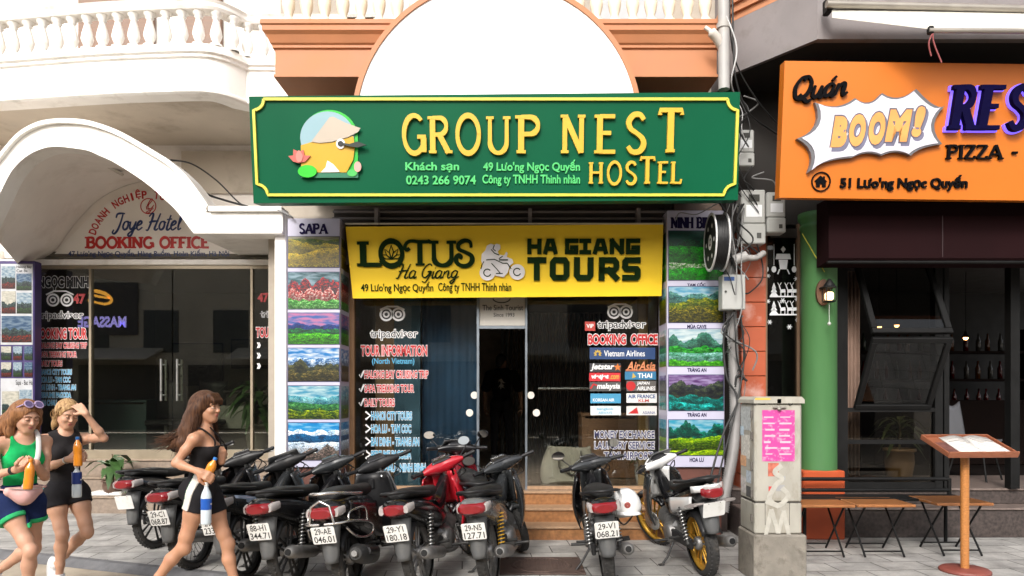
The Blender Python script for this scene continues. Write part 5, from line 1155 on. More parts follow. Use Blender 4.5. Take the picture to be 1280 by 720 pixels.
m.sheet(lambda u, v: tuple((A1.lerp(A2, u)).lerp(at(1040, 22, 6.7).lerp(at(1163, 36.5, 6.35), min(1, u * 3)).lerp(at(1400, 37, 6.35), max(0, (u * 3 - 1) / 2)), v) - Vector((0, 0, .03 * math.sin(PI * v)))), 24, 5, .006); m.build('fabric', aw)
m = MB(pbr('awning_bar', (.35, .32, .28), .4, .6)); m.cyl(at(1033, 5, 6.72), at(1420, 15, 6.72), .035, n=12); m.cyl(at(1161, 38, 6.35), at(1420, 40, 6.35), .022, n=10); m.build('bar', aw)
m = MB(BLACKM); m.box(at(1035, 8, 6.8), (.06, .12, .14), .01); m.box(at(1163, 38, 6.36), (.05, .05, .07), .01); m.build('bracket', aw)
m = MB(pbr('red_twine', (.3, .08, .08), .8)); 
for e in ((1164, 70), (1177, 78)): m.tube(catmull([at(1166, 41, 6.35), at((1166 + e[0]) / 2 - 4, 54, 6.37), at(*e, 6.4)], 6), .007, 5)
o = m.build('twine'); tag(o, 'loose red twine dangling from the awning bar', 'twine')
sp_ = thing('loudspeaker', 'dark loudspeaker box above the orange restaurant sign', 'speaker', (xat(1110, 7.6), 7.6, 4.6)); m = MB(pbr('speaker_black', (.025, .024, .025), .6)); m.box((xat(1110, 7.6), 7.75, 4.75), (.75, .35, .5), .01); m.build('cabinet', sp_)
m = MB(BLACKP); m.lathe([(.02, 0), (.16, .015), (.2, -.005)], (xat(1112, 7.57), 7.57, 4.72), 'Y', 24); m.build('cone', sp_)
# orange restaurant sign
OP = tplane(6.9, 249, 6.76, 77)
os_ = thing('restaurant_signboard', 'orange signboard lettered Boom with a comic burst emblem', 'signboard', OP.w(4.6, 0, -.1))
OB = pbr('orange_board', (.52, .135, .006), .42, var=.05, scale=1.0)
q = [OP.px(974, 247), OP.px(1560, 254), OP.px(1560, 84), OP.px(981, 76)]
m = MB(OB); m.prism(q, OP, -.12, 0); m.build('board', os_)
BL2 = pbr('sign_black', (.004, .004, .005), .7, spec=.05)
T7 = lambda x, y: OP.px(970 + x / 3.89, 70 + y / 3.89)
burst = [(92, 405), (180, 395), (150, 375)]
def cc(a, b, k, n=6):
    """concave bite between two points"""
    mid = ((a[0] + b[0]) / 2 + k[0], (a[1] + b[1]) / 2 + k[1]); return [((1 - t) ** 2 * a[0] + 2 * t * (1 - t) * mid[0] + t * t * b[0], (1 - t) ** 2 * a[1] + 2 * t * (1 - t) * mid[1] + t * t * b[1]) for t in np.linspace(0, 1, n, endpoint=False)]
tips = [(92, 408), (178, 232), (372, 212), (503, 188), (668, 168), (806, 250), (793, 434), (642, 490), (500, 490), (358, 500), (145, 572)]
ks = [(96, 40), (10, 60), (0, 66), (-6, 64), (30, 70), (-90, 0), (-40, -14), (0, -36), (0, -36), (-40, -30), (78, -30)]
bp_ = []
for i in range(len(tips)): bp_ += cc(tips[i], tips[(i + 1) % len(tips)], ks[i])
c0 = np.array((450, 365.)); 
m = MB(pbr('burst_grey', (.12, .12, .13), .4)); m.prism([T7(*p) for p in bp_], OP, .001, .05)
inn = [tuple(c0 + (np.array(p) - c0) * .94) for p in bp_]
m.mat(pbr('burst_white', (.62, .60, .68), .4)); m.prism([T7(*p) for p in inn], OP, .05, .056); bu = m.build('burst_panel', os_)
m = MB(pbr('boom_shadow', (.15, .15, .22), .4)); LET = [('B', 250, 335, 300, 452), ('O', 338, 425, 290, 448), ('O', 432, 520, 280, 440), ('M', 512, 648, 268, 425), ('!', 640, 712, 252, 402)]
for ch, xa, xb, ya, yb in LET:
    u0, v0 = T7(xa + 10, yb + 14); u1, v1 = T7(xb + 10, ya + 14); m.mat(pbr('boom_shadow', (.15, .15, .22), .4)); put_text(m, OP, ch, (u0, v0, u1, v1), .0575, bold=.10, ref_bold=.07, shear=.18)
    u0, v0 = T7(xa, yb); u1, v1 = T7(xb, ya); m.mat(pbr('boom_outline', (.10, .09, .12), .4)); put_text(m, OP, ch, (u0, v0, u1, v1), .0590, bold=.115, ref_bold=.08, shear=.18)
    m.mat(pbr('boom_orange', (.66, .30, .085), .4)); put_text(m, OP, ch, (u0, v0, u1, v1), .0605, bold=.075, ref_bold=.08, shear=.18)
m.build('burst_lettering', os_)
m = MB(BL2); script_text(m, OP, 'Quán', (OP.px(993, 0)[0], OP.px(1000, 133)[1], OP.px(1062, 0)[0], OP.px(1000, 96)[1]), .002, .03, wt=.15, slant=.25, rise=.09)
m.cut()
RS = pbr('sign_navy', (.004, .003, .028), .7, spec=.03)
GLO = emit_mat('violet_halo', (.16, .10, .85), .9)
for i, ch in enumerate('RESTAURANT'):
    x0 = 1183 + i * 33.6; m.mat(GLO); pen_text(m, OP, ch, OP.bx(x0 - .7, 110, x0 + 31.5, 164), .001, .03, wt=.27, thin=.50, serif=.38, slant=.13)
    m.mat(RS); pen_text(m, OP, ch, OP.bx(x0, 110.5, x0 + 30, 163.5), .035, .05, wt=.23, thin=.46, serif=.36, slant=.13)
m.cut(); m.mat(BL2); pen_text(m, OP, 'PIZZA -', OP.bx(1182, 182, 1273, 199), .001, .025, wt=.18, thin=.6, serif=.28)
m.cut(); put_text_px(m, OP, "51 Lưo'ng Ngọc Quyến", (1049, 219, 1209, 239), .002, depth=.02, bold=.03)
m.cut(); pen(m, OP, arc(*T7(217, 612), .088, .088, 0, 361, 30), .012, .001, .012)
m.prism([T7(*p) for p in ((185, 610), (214, 582), (228, 594), (228, 586), (236, 586), (236, 602), (247, 612), (240, 614), (240, 638), (222, 638), (222, 622), (211, 622), (211, 638), (193, 638), (193, 614))], OP, .001, .012)
m.build('lettering', os_)
# wall lantern
ln = thing('wall_lantern', 'small lit lantern on a wooden bracket on the green column', 'lamp', (xat(1031, 7.5), 7.54, zat(365, 7.5))); lx, lz = xat(1031, 7.5), zat(365, 7.5)
m = MB(pbr('lantern_wood', (.09, .04, .02), .5)); m.prism([(a + lx, b + lz - EYE) for a, b in arc(0, 0, .075, .14, 0, 345, 20)], Plane((0, 7.555, EYE)), 0, .03); m.build('back_plate', ln)
m = MB(BLACKM); m.span(lx - .05, lx + .07, 7.38, 7.53, lz + .03, lz + .05, .004); m.lathe([(.012, .13), (.06, .06), (.06, .05)], (lx + .02, 7.44, lz - .0), n=8); m.span(lx - .03, lx + .07, 7.39, 7.49, lz - .115, lz - .1, .003)
for sx in (-.03, .07):
    for sy in (7.39, 7.49): m.cyl((lx + sx, sy, lz - .1), (lx + sx, sy, lz + .05), .006, n=6)
m.build('cage', ln)
m = MB(emit_mat('lantern_glow', (1.0, .72, .40), 2.2)); m.span(lx - .018, lx + .058, 7.405, 7.475, lz - .095, lz - .01, .015); m.build('bulb', ln)
m = MB(pbr('lamp_switch', (.4, .42, .38), .5)); m.cyl((lx + .02, 7.44, lz - .12), (lx + .02, 7.44, lz - .32), .004, n=5); m.ball((lx + .02, 7.44, lz - .34), .02, 8); m.build('pull_cord', ln)
# meters, boxes, reel, conduit, cables
MBX = pbr('meter_grey', (.36, .365, .35), .45, var=.05, dirt=(.3, .28, .25), dirt_amt=.35); MLB = pbr('meter_label', (.66, .68, .7), .5); MDK = pbr('meter_window', (.06, .06, .055), .2)
def meter(label, x0, x1, y0, y1, d, group):
    t = thing('electric_meter_box', label, 'meter box', (xat((x0 + x1) / 2, d), d, zat(y1, d)), group)
    fr = vplane(d); w = x1 - x0; h = y1 - y0
    m = MB(MBX); m.span(xat(x0, d), xat(x1, d), d, d + .16, zat(y0 + h * .62, d), zat(y0, d), .012); m.span(xat(x0, d), xat(x1, d), d - .015, d + .16, zat(y1, d), zat(y0 + h * .63, d), .012); m.build('case', t)
    m = MB(MDK); a = fr.bx(x0 + w * .3, y0 + h * .09, x0 + w * .75, y0 + h * .22); m.prism([(a[0], a[1]), (a[2], a[1]), (a[2], a[3]), (a[0], a[3])], fr, .001, .005); m.build('dial_window', t)
    m = MB(MLB); a = fr.bx(x0 + w * .2, y0 + h * .28, x0 + w * .85, y0 + h * .5); m.prism([(a[0], a[1]), (a[2], a[1]), (a[2], a[3]), (a[0], a[3])], fr, .001, .003); m.mat(MDK); a = fr.bx(x0 + w * .62, y1 - h * .2, x0 + w * .8, y1 - h * .1); m.prism([(a[0], a[1]), (a[2], a[1]), (a[2], a[3]), (a[0], a[3])], fr, .016, .02); m.build('label_plate', t)
meter('larger grey meter box beside the lower corner of the green sign', 926.5, 957, 237, 305, 7.6, 'electric meter boxes')
meter('smaller grey meter box tucked against the orange sign', 958.5, 982, 240, 291, 7.62, 'electric meter boxes')
meter('pale meter box behind the right edge of the green sign', 921, 943, 162, 208, 7.6, 'electric meter boxes')
t = thing('junction_box', 'white junction box with blue label below the cable reel', 'junction box', (xat(917.5, 7.45), 7.45, zat(387, 7.45)))
m = MB(MBX); m.span(xat(903, 7.45), xat(932, 7.45), 7.45, 7.6, zat(387, 7.45), zat(343, 7.45), .01); m.build('case', t)
fr = vplane(7.45); m = MB(PVIN); a = fr.bx(905, 346, 918, 351); m.prism([(a[0], a[1]), (a[2], a[1]), (a[2], a[3]), (a[0], a[3])], fr, .001, .003); m.mat(MDK); m.prism(arc(*fr.px(907, 364.5), .012, .012, 0, 330), fr, .001, .008); m.build('label_plate', t)
t = thing('cable_reel', 'black cable reel with white rims hanging by the Ninh Binh column', 'cable reel', (xat(896, 7.35), 7.35, zat(303, 7.35)))
cR = Vector((xat(896, 7.35), 7.35, zat(303, 7.35))); MR = Matrix.Rotation(R(-3), 3, 'Z') @ Matrix.Diagonal((.85, .88, .88))
m = MB(BLACKP); m.lathe([(.30, -.075), (.315, -.06), (.315, .06), (.30, .075)], cR, 'X', 40, M=MR); 
for k in range(7): m.lathe([(.315, -.055 + k * .018), (.321, -.048 + k * .018), (.315, -.04 + k * .018)], cR, 'X', 40, M=MR)
m.build('cable_coil', t)
m = MB(pbr('reel_rim', (.6, .6, .6), .35))
for s_ in (-1, 1): m.lathe([(.31, .07 * s_), (.34, .07 * s_), (.34, .085 * s_), (.325, .088 * s_), (.31, .085 * s_)], cR, 'X', 40, M=MR)
m.build('rim', t)
m = MB(BLACKM)
for s_ in (-1, 1):
    m.lathe([(.0, .078 * s_), (.31, .078 * s_)], cR, 'X', 40, M=MR)
m.build('side_plate', t)
m = MB(pbr('reel_label', (.5, .5, .48), .5)); m.lathe([(.05, -.081), (.09, -.081)], cR, 'X', 24, M=MR); m.lathe([(.0, -.081), (.025, -.081)], cR, 'X', 12, M=MR)
for k in range(6): a = k * PI / 3; m.lathe([(.0, -.0815), (.028, -.0815)], cR + MR @ Vector((0, .2 * math.cos(a), .2 * math.sin(a))), 'X', 10, M=MR)
m.build('label', t)
CONDM = pbr('conduit_grey', (.21, .20, .195), .5, var=.15)
def conduit(pts, r, label):
    P = catmull(pts, 40); P = resamp3(P, .0125); m = MB(CONDM); m.tube([Vector(p) for p in P], [r * (1 + .12 * (1 if (i // 1) % 2 else -1)) for i in range(len(P))], 12)
    o = m.build('corrugated_conduit'); tag(o, label, 'conduit')
def resamp3(P, step):
    P = np.array(P); s = np.r_[0, np.cumsum(np.linalg.norm(np.diff(P, axis=0), axis=1))]; n = int(s[-1] / step); t = np.linspace(0, s[-1], n); return np.c_[np.interp(t, s, P[:, 0]), np.interp(t, s, P[:, 1]), np.interp(t, s, P[:, 2])]
conduit([at(912, 300, 7.6), at(914, 380, 7.62), at(917, 450, 7.6), at(919, 510, 7.5), at(917, 560, 7.4), at(908, 610, 7.3), at(904, 640, 7.25)], .055, 'grey corrugated conduit running down beside the cabinet')
m = MB(pbr('drain_pipe', (.33, .32, .31), .5, var=.08, dirt=(.3, .26, .2), dirt_amt=.5)); m.cyl(at(904, -90, 7.0), at(905, 112, 7.0), .055, n=16)
m.cyl(at(904, 30, 7.0), at(904, 36, 7.0), .065, n=16); o = m.build('drain_pipe'); tag(o, 'grey vertical drain pipe rising from the green sign corner', 'pipe')
m = MB(pbr('weatherhead', (.55, .5, .45), .5)); m.tube(catmull([at(903, 60, 7.02), at(896, 48, 6.98), at(889, 40, 6.95), at(881, 34, 6.95)], 6), [.045] * 13 + [.02] * 6, 8); o = m.build('pipe_elbow'); tag(o, 'short grey pipe elbow on the terracotta balcony corner', 'pipe')
CB = [pbr('cable_black', (.012, .012, .012), .5), pbr('cable_grey', (.2, .2, .2), .5), pbr('cable_white', (.5, .5, .5), .5)]
cables = [
 (0, [(915, -30, 7.0), (917, 60, 7.0), (920, 100, 7.05), (935, 140, 7.2), (960, 160, 7.5), (976, 170, 7.6)], .010, 'thick black cable drooping from the drain pipe behind the orange sign'),
 (0, [(912, -30, 7.0), (914, 50, 7.05), (925, 90, 7.15), (950, 130, 7.35), (975, 158, 7.6)], .008, 'thin black cable arching from the pipe to the orange sign'),
 (2, [(908, 20, 6.95), (921, 60, 6.98), (914, 100, 7.05), (918, 118, 7.2)], .008, 'white cable looping beside the drain pipe'),
 (1, [(930, 120, 7.3), (948, 128, 7.4), (936, 140, 7.5), (925, 146, 7.6)], .009, 'grey cable loop behind the right end of the green sign'),
 (0, [(940, 208, 7.6), (930, 224, 7.55), (938, 232, 7.55), (942, 238, 7.6)], .007, 'black cable feeding the larger meter box'),
 (1, [(955, 215, 7.6), (940, 222, 7.6), (966, 226, 7.6), (970, 240, 7.62)], .007, 'grey cable feeding the smaller meter box'),
 (0, [(898, 252, 7.4), (905, 262, 7.35), (916, 285, 7.4), (913, 312, 7.45), (920, 340, 7.5)], .012, 'black cable from the reel down to the junction box'),
 (1, [(930, 260, 7.55), (924, 300, 7.55), (915, 330, 7.55), (912, 345, 7.55)], .012, 'grey cable between the meter box and the junction box'),
 (0, [(946, 305, 7.6), (953, 330, 7.65), (952, 350, 7.62), (938, 365, 7.55), (931, 367, 7.5)], .008, 'black cable looping right of the junction box'),
 (0, [(918, 388, 7.5), (905, 420, 7.5), (908, 470, 7.45), (922, 500, 7.4), (905, 540, 7.3), (890, 590, 7.2), (880, 640, 7.15)], .012, 'long black cable hanging left of the conduit'),
 (0, [(925, 388, 7.5), (930, 440, 7.5), (926, 480, 7.4), (915, 530, 7.3), (902, 580, 7.25), (895, 615, 7.2)], .010, 'black cable crossing in front of the conduit'),
 (0, [(934, 476, 7.5), (921, 470, 7.5), (920, 500, 7.5), (927, 530, 7.45), (918, 560, 7.4)], .013, 'black cable loop beside the orange pilaster'),
 (1, [(845, 275, 7.6), (850, 266, 7.55), (870, 268, 7.5), (890, 258, 7.45), (905, 250, 7.4)], .006, 'thin grey cable strung over the Ninh Binh title'),
 (0, [(213, 200, 8.2), (240, 205, 8.6), (270, 225, 8.8), (295, 250, 8.9), (306, 258, 8.9)], .010, 'black cable curving over the hotel canopy slope'),
 (0, [(230, 213, 8.3), (255, 240, 8.6), (280, 250, 8.8), (310, 258, 8.9)], .014, 'black cable lying along the hotel canopy'),
 (1, [(345, 262, 7.9), (356, 266, 7.7), (366, 272, 7.7), (352, 262, 7.8)], .008, 'grey cable knot at the end of the canopy ledge'),
]
rc = random.Random(12)
for k in range(22):
    x0_ = rc.uniform(906, 930); y0_ = rc.choice((118, 205, 255, 255, 300, 390, 395)); x1_ = rc.uniform(904, 950); y1_ = y0_ + rc.uniform(50, 150); dd = rc.uniform(7.35, 7.7)
    cables.append((rc.choice((0, 0, 0, 1, 1, 2)), [(x0_, y0_, dd), (rc.uniform(900, 940), y0_ * .7 + y1_ * .3, dd - rc.uniform(0, .15)), (rc.uniform(900, 945), y0_ * .35 + y1_ * .65, dd - .05), (x1_, y1_, dd)], rc.uniform(.004, .009), 'thin cable in the tangle between the green sign and the orange pilaster'))
for k, (c, pts, r_, lab) in enumerate(cables):
    m = MB(CB[c]); m.tube(catmull([at(*p) for p in pts], 8), r_, 6); o = m.build('cable'); tag(o, lab, 'cable', 'cables in the tangle by the pilaster' if lab.startswith('thin cable in') else 'loose cables on the facades')
m = MB(pbr('clamp_grey', (.35, .34, .33), .5)); m.cyl(at(916, 326, 7.5), at(933, 320, 7.5), .055, n=12); m.tube(catmull([at(933, 322, 7.52), at(945, 322, 7.55), at(955, 316, 7.6)], 5), [.03, .034] * 5 + [.03], 10); o = m.build('cable_gland'); tag(o, 'grey cable gland between reel and meter box', 'cable fitting')

# ---------------------------------------------------------------- street furniture
CABM = pbr('cabinet_paint', (.35, .335, .29), .6, var=.12, scale=5, dirt=(.20, .17, .12), dirt_amt=.75, dirt_scale=7, stretch=(1, 1, .45))
CONC = pbr('cabinet_base', (.21, .19, .16), .85, var=.2, scale=8, dirt=(.06, .05, .04), dirt_amt=.7, dirt_scale=9, bump=.4)
tc_ = thing('telecom_cabinet', 'grey roadside cabinet with a pink poster and old stickers', 'cabinet', (2.19, 6.03, 0))
cd = 5.85; cx0, cx1 = xat(943.5, cd), xat(1002.5, cd); zA, zB_, zC, zD = .395, .656, 1.47, 1.525; yb = cd + .37
m = MB(CONC); m.span(cx0 - .015, cx1 + .03, cd - .03, yb + .02, 0, zA - .002, .012); m.build('concrete_base', tc_)
m = MB(CABM); m.span(cx0, cx1, cd, yb, zA, zB_ - .004, .012); m.span(cx0, cx1, cd, yb, zB_, zC, .014)
m.mat(pbr('seam_dark', (.06, .055, .05), .7)); m.span(cx0 + .004, cx1 - .004, cd + .004, yb - .004, zB_ - .005, zB_ + .001)
for xx in (cx0 + .085, cx0 + .285): m.span(xx - .002, xx + .002, cd - .0008, cd + .002, .47, .655)
m.span(cx0 - .001, cx0 + .001, cd + .06, cd + .062, zA, zC)
m.build('body', tc_)
m = MB(CABM)
tp = [(cx0 - .015, zC), (cx1 + .015, zC), (cx1 + .015, zC + .03), (cx1 - .01, zD), (cx0 + .01, zD), (cx0 - .015, zC + .03)]
m.loft([[(x, cd - .02, z) for x, z in tp], [(x, yb + .01, z) for x, z in tp]], smooth=False)
m.mat(pbr('lid_rust', (.52, .38, .08), .6, var=.3)); m.span(cx0 - .005, cx0 + .12, cd - .022, cd - .0195, zC + .028, zC + .045); m.build('lid', tc_)
m = MB(pbr('old_steel', (.3, .28, .25), .5, .5)); xm = (cx0 + cx1) / 2
m.span(xm - .02, xm + .02, cd - .02, cd - .001, zC - .005, zC + .04, .004); m.span(xm - .05, xm + .06, cd - .022, cd - .001, zC - .04, zC - .028, .003); m.lathe([(.0, -.03), (.014, -.03), (.014, 0)], (xm, cd, zC - .045), 'Y', 10); m.build('latch', tc_)
for zz in (.52, .72, .95, 1.2, 1.38):
    m = MB(pbr('hinge_dark', (.1, .09, .08), .6)); m.cyl((cx0 - .006, cd + .055, zz - .03), (cx0 - .006, cd + .055, zz + .03), .012, n=8); m.build('hinge', tc_)
CF = vplane(cd); 
C3 = lambda x, y: CF.px(890 + x / 3.0, 480 + y / 3.0)
def rect3(x0, y0, x1, y1): return [C3(x0, y1), C3(x1, y1), C3(x1, y0), C3(x0, y0)]
def blotch(name, c1, c2, sc, th=.5):
    mm = pbr(name, c1, .7, var=.1, scale=5, dirt=c2, dirt_amt=.9, dirt_scale=sc); return mm
m = MB(blotch('pink_poster', (.50, .05, .26), (.58, .40, .48), 26)); m.prism(rect3(188, 98, 310, 290), CF, .001, .0025); po = m.build('pink_poster', tc_)
m = MB(pbr('pink_pale', (.58, .40, .48), .7)); rr = random.Random(3)
for k in range(7):
    for c_ in (0, 1): x_ = 195 + c_ * 58 + rr.uniform(-3, 6); y_ = 122 + k * 23; m.prism(rect3(x_, y_, x_ + rr.uniform(24, 46), y_ + rr.uniform(4, 8)), CF, .003, .0035)
m.build('torn_patch', po)
PAINTW = pbr('white_spray', (.41, .395, .35), .6, var=.12, scale=20, dirt=(.33, .315, .27), dirt_amt=.9, dirt_scale=16)
m = MB(PAINTW); G3 = lambda pts: [C3(*p) for p in pts]
pen(m, CF, G3(catmull([(262, 305), (235, 330), (262, 355), (238, 380), (215, 430), (250, 455), (285, 420), (262, 390)], 6)), .04, .0008, .0006)
for a, b in (((222, 470), (196, 590)), ((222, 470), (248, 560)), ((248, 560), (268, 475)), ((268, 475), (296, 600)), ((200, 440), (250, 460))): pen(m, CF, G3([a, b]), .034, .0008, .0006)
m.build('spray_paint', tc_)
m = MB(pbr('scribble_black', (.03, .03, .03), .6)); pen(m, CF, G3([(172, 75), (198, 76)]), .008, .0008, .0006); pen(m, CF, G3([(284, 70), (292, 62), (300, 66), (312, 60), (300, 76), (292, 82), (286, 72)]), .006, .0008, .0006); pen(m, CF, G3([(220, 70), (272, 70)]), .007, .0008, .0006); m.build('marker_scribble', tc_)
m = MB(pbr('sticker_portrait', (.42, .12, .08), .5, var=.4, scale=30)); m.prism(rect3(210, 296, 250, 346), CF, .001, .002); m.mat(pbr('sticker_red', (.5, .05, .05), .5)); m.prism(rect3(212, 384, 230, 402), CF, .001, .002); m.mat(pbr('sticker_grey', (.3, .3, .3), .5)); m.prism(rect3(240, 378, 272, 402), CF, .001, .002); m.prism(rect3(248, 345, 275, 360), CF, .001, .002); m.build('sticker', tc_)
LF = Plane((cx0, cd + .19, EYE), (0, -1, 0), (0, 0, 1))
m = MB(pbr('notice_grey', (.42, .43, .43), .6))
def lrect(a0, b0, a1, b1, c, n=.001): m.mat(pbr('old_sticker_%d' % int(b0 * 1000), c, .6, var=.3, scale=40)); m.prism([(a0, b0 - EYE), (a1, b0 - EYE), (a1, b1 - EYE), (a0, b1 - EYE)], LF, n, n + .0012)
lrect(-.16, 1.24, .09, 1.44, (.40, .42, .42)); lrect(-.14, 1.0, .07, 1.2, (.52, .5, .45)); lrect(-.165, .93, -.02, 1.02, (.55, .3, .16), .0025); lrect(-.02, .80, .1, .9, (.4, .45, .5)); lrect(-.16, .70, -.03, .84, (.45, .42, .4)); lrect(-.02, .68, .09, .77, (.08, .08, .08)); lrect(-.165, 1.19, -.08, 1.27, (.42, .52, .6), .0025)
m.build('side_sticker', tc_)
# menu stand
msd = 6.2; mx = xat(1206, msd)
t = thing('menu_stand', 'orange wooden lectern stand on the pavement before the restaurant', 'menu stand', (mx, msd, 0))
RED_B = pbr('red_brown_base', (.22, .06, .045), .5, var=.15)
m = MB(RED_B); m.lathe([(0, 0), (.20, 0), (.20, .018), (.185, .03), (.04, .034), (0, .034)], (mx, msd, 0), n=36); m.build('base', t)
m = MB(WOODO); m.lathe([(.034, .03), (.034, 1.03)], (mx, msd, 0), n=18); m.build('pole', t)
tl_ = R(20); TM = Matrix.Rotation(R(4), 3, 'Z') @ Matrix.Rotation(tl_, 3, 'X'); tcn = Vector((mx + .03, msd, 1.085))
m = MB(pbr('tray_wood', (.26, .09, .045), .4, var=.2, stretch=(3, 20, 20))); m.box(tcn, (.62, .40, .022), .004, TM)
for o_, s_ in (((0, -.195, .025), (.62, .014, .04)), ((-.305, 0, .02), (.014, .38, .03)), ((.305, 0, .02), (.014, .38, .03)), ((0, .195, .02), (.62, .014, .03))): m.box(tcn + TM @ Vector(o_), s_, .003, TM)
m.build('tray', t)
mb_ = thing('menu_book', 'open white menu lying on the wooden lectern tray', 'menu', tcn + TM @ Vector((.06, 0, .012)))
m = MB(pbr('menu_paper', (.70, .68, .64), .5, var=.05, scale=10))
for s_ in (-1, 1):
    m.sheet(lambda u, v, s=s_: tuple(tcn + TM @ Vector((.05 + s * .22 * u, -.17 + .33 * v, .018 + .022 * math.sin(PI * min(1, u * 1.1)) * (1 - u * .5)))), 10, 2, .012)
m.build('pages', mb_)
m = MB(pbr('menu_print', (.28, .26, .25), .6)); 
for s_ in (-1, 1):
    for k in range(11):
        y = -.14 + k * .027; m.sheet(lambda u, v, s=s_, y=y, k=k: tuple(tcn + TM @ Vector((.05 + s * (.03 + (.10 + .07 * ((k * 7) % 5) / 4) * u), y + .006 * v, .0255 + .022 * math.sin(PI * min(1, (.03 + .17 * u) / .235 * 1.1)) * (1 - (.03 + .17 * u) / .235 * .5)))), 6, 1, .001)
m.build('print', mb_)
m = MB(pbr('menu_card', (.14, .06, .05), .5, var=.4, scale=30)); m.box(tcn + TM @ Vector((-.235, -.06, .016)), (.11, .24, .006), .001, TM); o = m.build('menu_card', loc=tuple(tcn + TM @ Vector((-.255, -.06, .012)))); tag(o, 'dark menu card lying at the left of the open menu', 'menu card')
# folding tables
def ftable(label, cx, cyy, z, w, dp):
    t = thing('folding_table', label, 'table', (cx, cyy, 0), 'folding wooden tables before the restaurant')
    m = MB(WOODT); m.box((0, 0, z - .014), (w, dp, .028), .009)
    m.mat(pbr('slat_gap', (.12, .05, .02), .6))
    for k in range(1, 6): m.span(-w / 2 + .012, w / 2 - .012, -dp / 2 + k * dp / 6 - .002, -dp / 2 + k * dp / 6 + .002, z - .001, z + .0006)
    m.build('table_top', t, local=True)
    for sx in (-1, 1):
        x_ = sx * (w / 2 - .09)
        for sy in (-1, 1):
            m = MB(BLACKM); m.cyl((x_ + (.012 if sy > 0 else 0), -sy * dp * .36, z - .03), (x_ + (.012 if sy > 0 else 0), sy * dp * .42, .008), .010, n=8); m.build('leg', t, local=True)
    for sy in (-1, 1):
        m = MB(BLACKM); m.cyl((-w / 2 + .09, sy * dp * .36, .055), (w / 2 - .09, sy * dp * .36, .055), .008, n=6); m.build('stretcher', t, local=True)
    return t
ftable('folding wooden table nearest the grey cabinet', 2.95, 6.93, .505, .55, .50)
ftable('middle folding wooden table below the folding window', 3.52, 6.93, .508, .55, .50)
ftable('folding wooden table behind the menu stand pole', 4.29, 6.98, .515, .54, .50)
# drain cover
m = MB(pbr('cast_iron', (.10, .065, .055), .6, .3, var=.3, scale=14, dirt=(.2, .15, .12), dirt_amt=.4)); mc = at(678, 709, 6.15)
gx, gy = mc.x, 1.55 * F / (708 - HY)
m.box((gx, gy, .008), (.74, .62, .014), .004)
m.lathe([(.24, .0155), (.245, .022), (.27, .022), (.275, .0155)], (gx, gy, 0), n=40)
for k in range(-7, 8):
    h = math.sqrt(max(0, .235 ** 2 - (k * .031) ** 2)); m.box((gx + k * .031, gy, .017), (.014, 2 * h, .007), .002)
for sx in (-1, 1):
    for sy in (-1, 1): m.box((gx + sx * .32, gy + sy * .26, .017), (.05, .05, .006), .002)
o = m.build('drain_cover', loc=(gx, gy, 0)); tag(o, 'rusty cast iron drain cover in the pavement', 'drain cover')

# ---------------------------------------------------------------- the other side of the street (seen only as reflections)
ob_ = thing('opposite_house', 'plain row of street houses facing the shops', 'building', (0, -9, 0))
m = MB(pbr('opposite_wall', (.42, .38, .32), .8, var=.15, scale=.6)); m.span(-27, 14, -9.4, -9, 0, 6.6); m.build('wall', ob_)
m = MB(pbr('opposite_window', (.04, .045, .05), .2))
for k in range(-5, 9):
    for z in (3.2,): m.span(-12 + k * 2.8, -10.6 + k * 2.8, -9.0, -8.96, z, z + 1.7)
m.build('window', ob_)
m = MB(pbr('opposite_shop', (.05, .04, .035), .4)); 
for k in range(-3, 6): m.span(-13 + k * 4.4, -9.4 + k * 4.4, -9.0, -8.95, .1, 2.7)
m.build('shop_opening', ob_)
m = MB(pbr('opposite_awning', (.4, .37, .32), .7)); 
for k in range(-2, 3): m.loft([[(-11 + k * 8, -9, 3.4), (-11 + k * 8, -7.6, 2.9), (-11 + k * 8, -7.6, 2.85), (-11 + k * 8, -9, 3.3)], [(-6 + k * 8, -9, 3.4), (-6 + k * 8, -7.6, 2.9), (-6 + k * 8, -7.6, 2.85), (-6 + k * 8, -9, 3.3)]], smooth=False)
m.build('shop_awning', ob_)
sgn = thing('massage_sign', 'violet massage sign across the street mirrored in the hotel glass', 'signboard', (-16.4, -8.9, 4.2)); fo_ = Plane((-16.4, -8.9, 4.5), (-1, 0, 0), (0, 0, 1))
m = MB(pbr('dim_sign_back', (.05, .045, .05), .5)); m.prism([(-1.4, -.6), (1.2, -.6), (1.2, 1.5), (-1.4, 1.5)], fo_, -.06, 0); m.build('board', sgn)
m = MB(emit_mat('violet_letters', (.42, .36, .9), 1.6)); put_text(m, fo_, 'MASSAGE', (-.95, -.3, 1.0, .15), .01, bold=.04); m.mat(emit_mat('orange_letters', (.9, .42, .06), 1.8)); script_text(m, fo_, 'e', (-.6, .35, .5, 1.6), .01, .01, wt=.12); m.build('lettering', sgn)
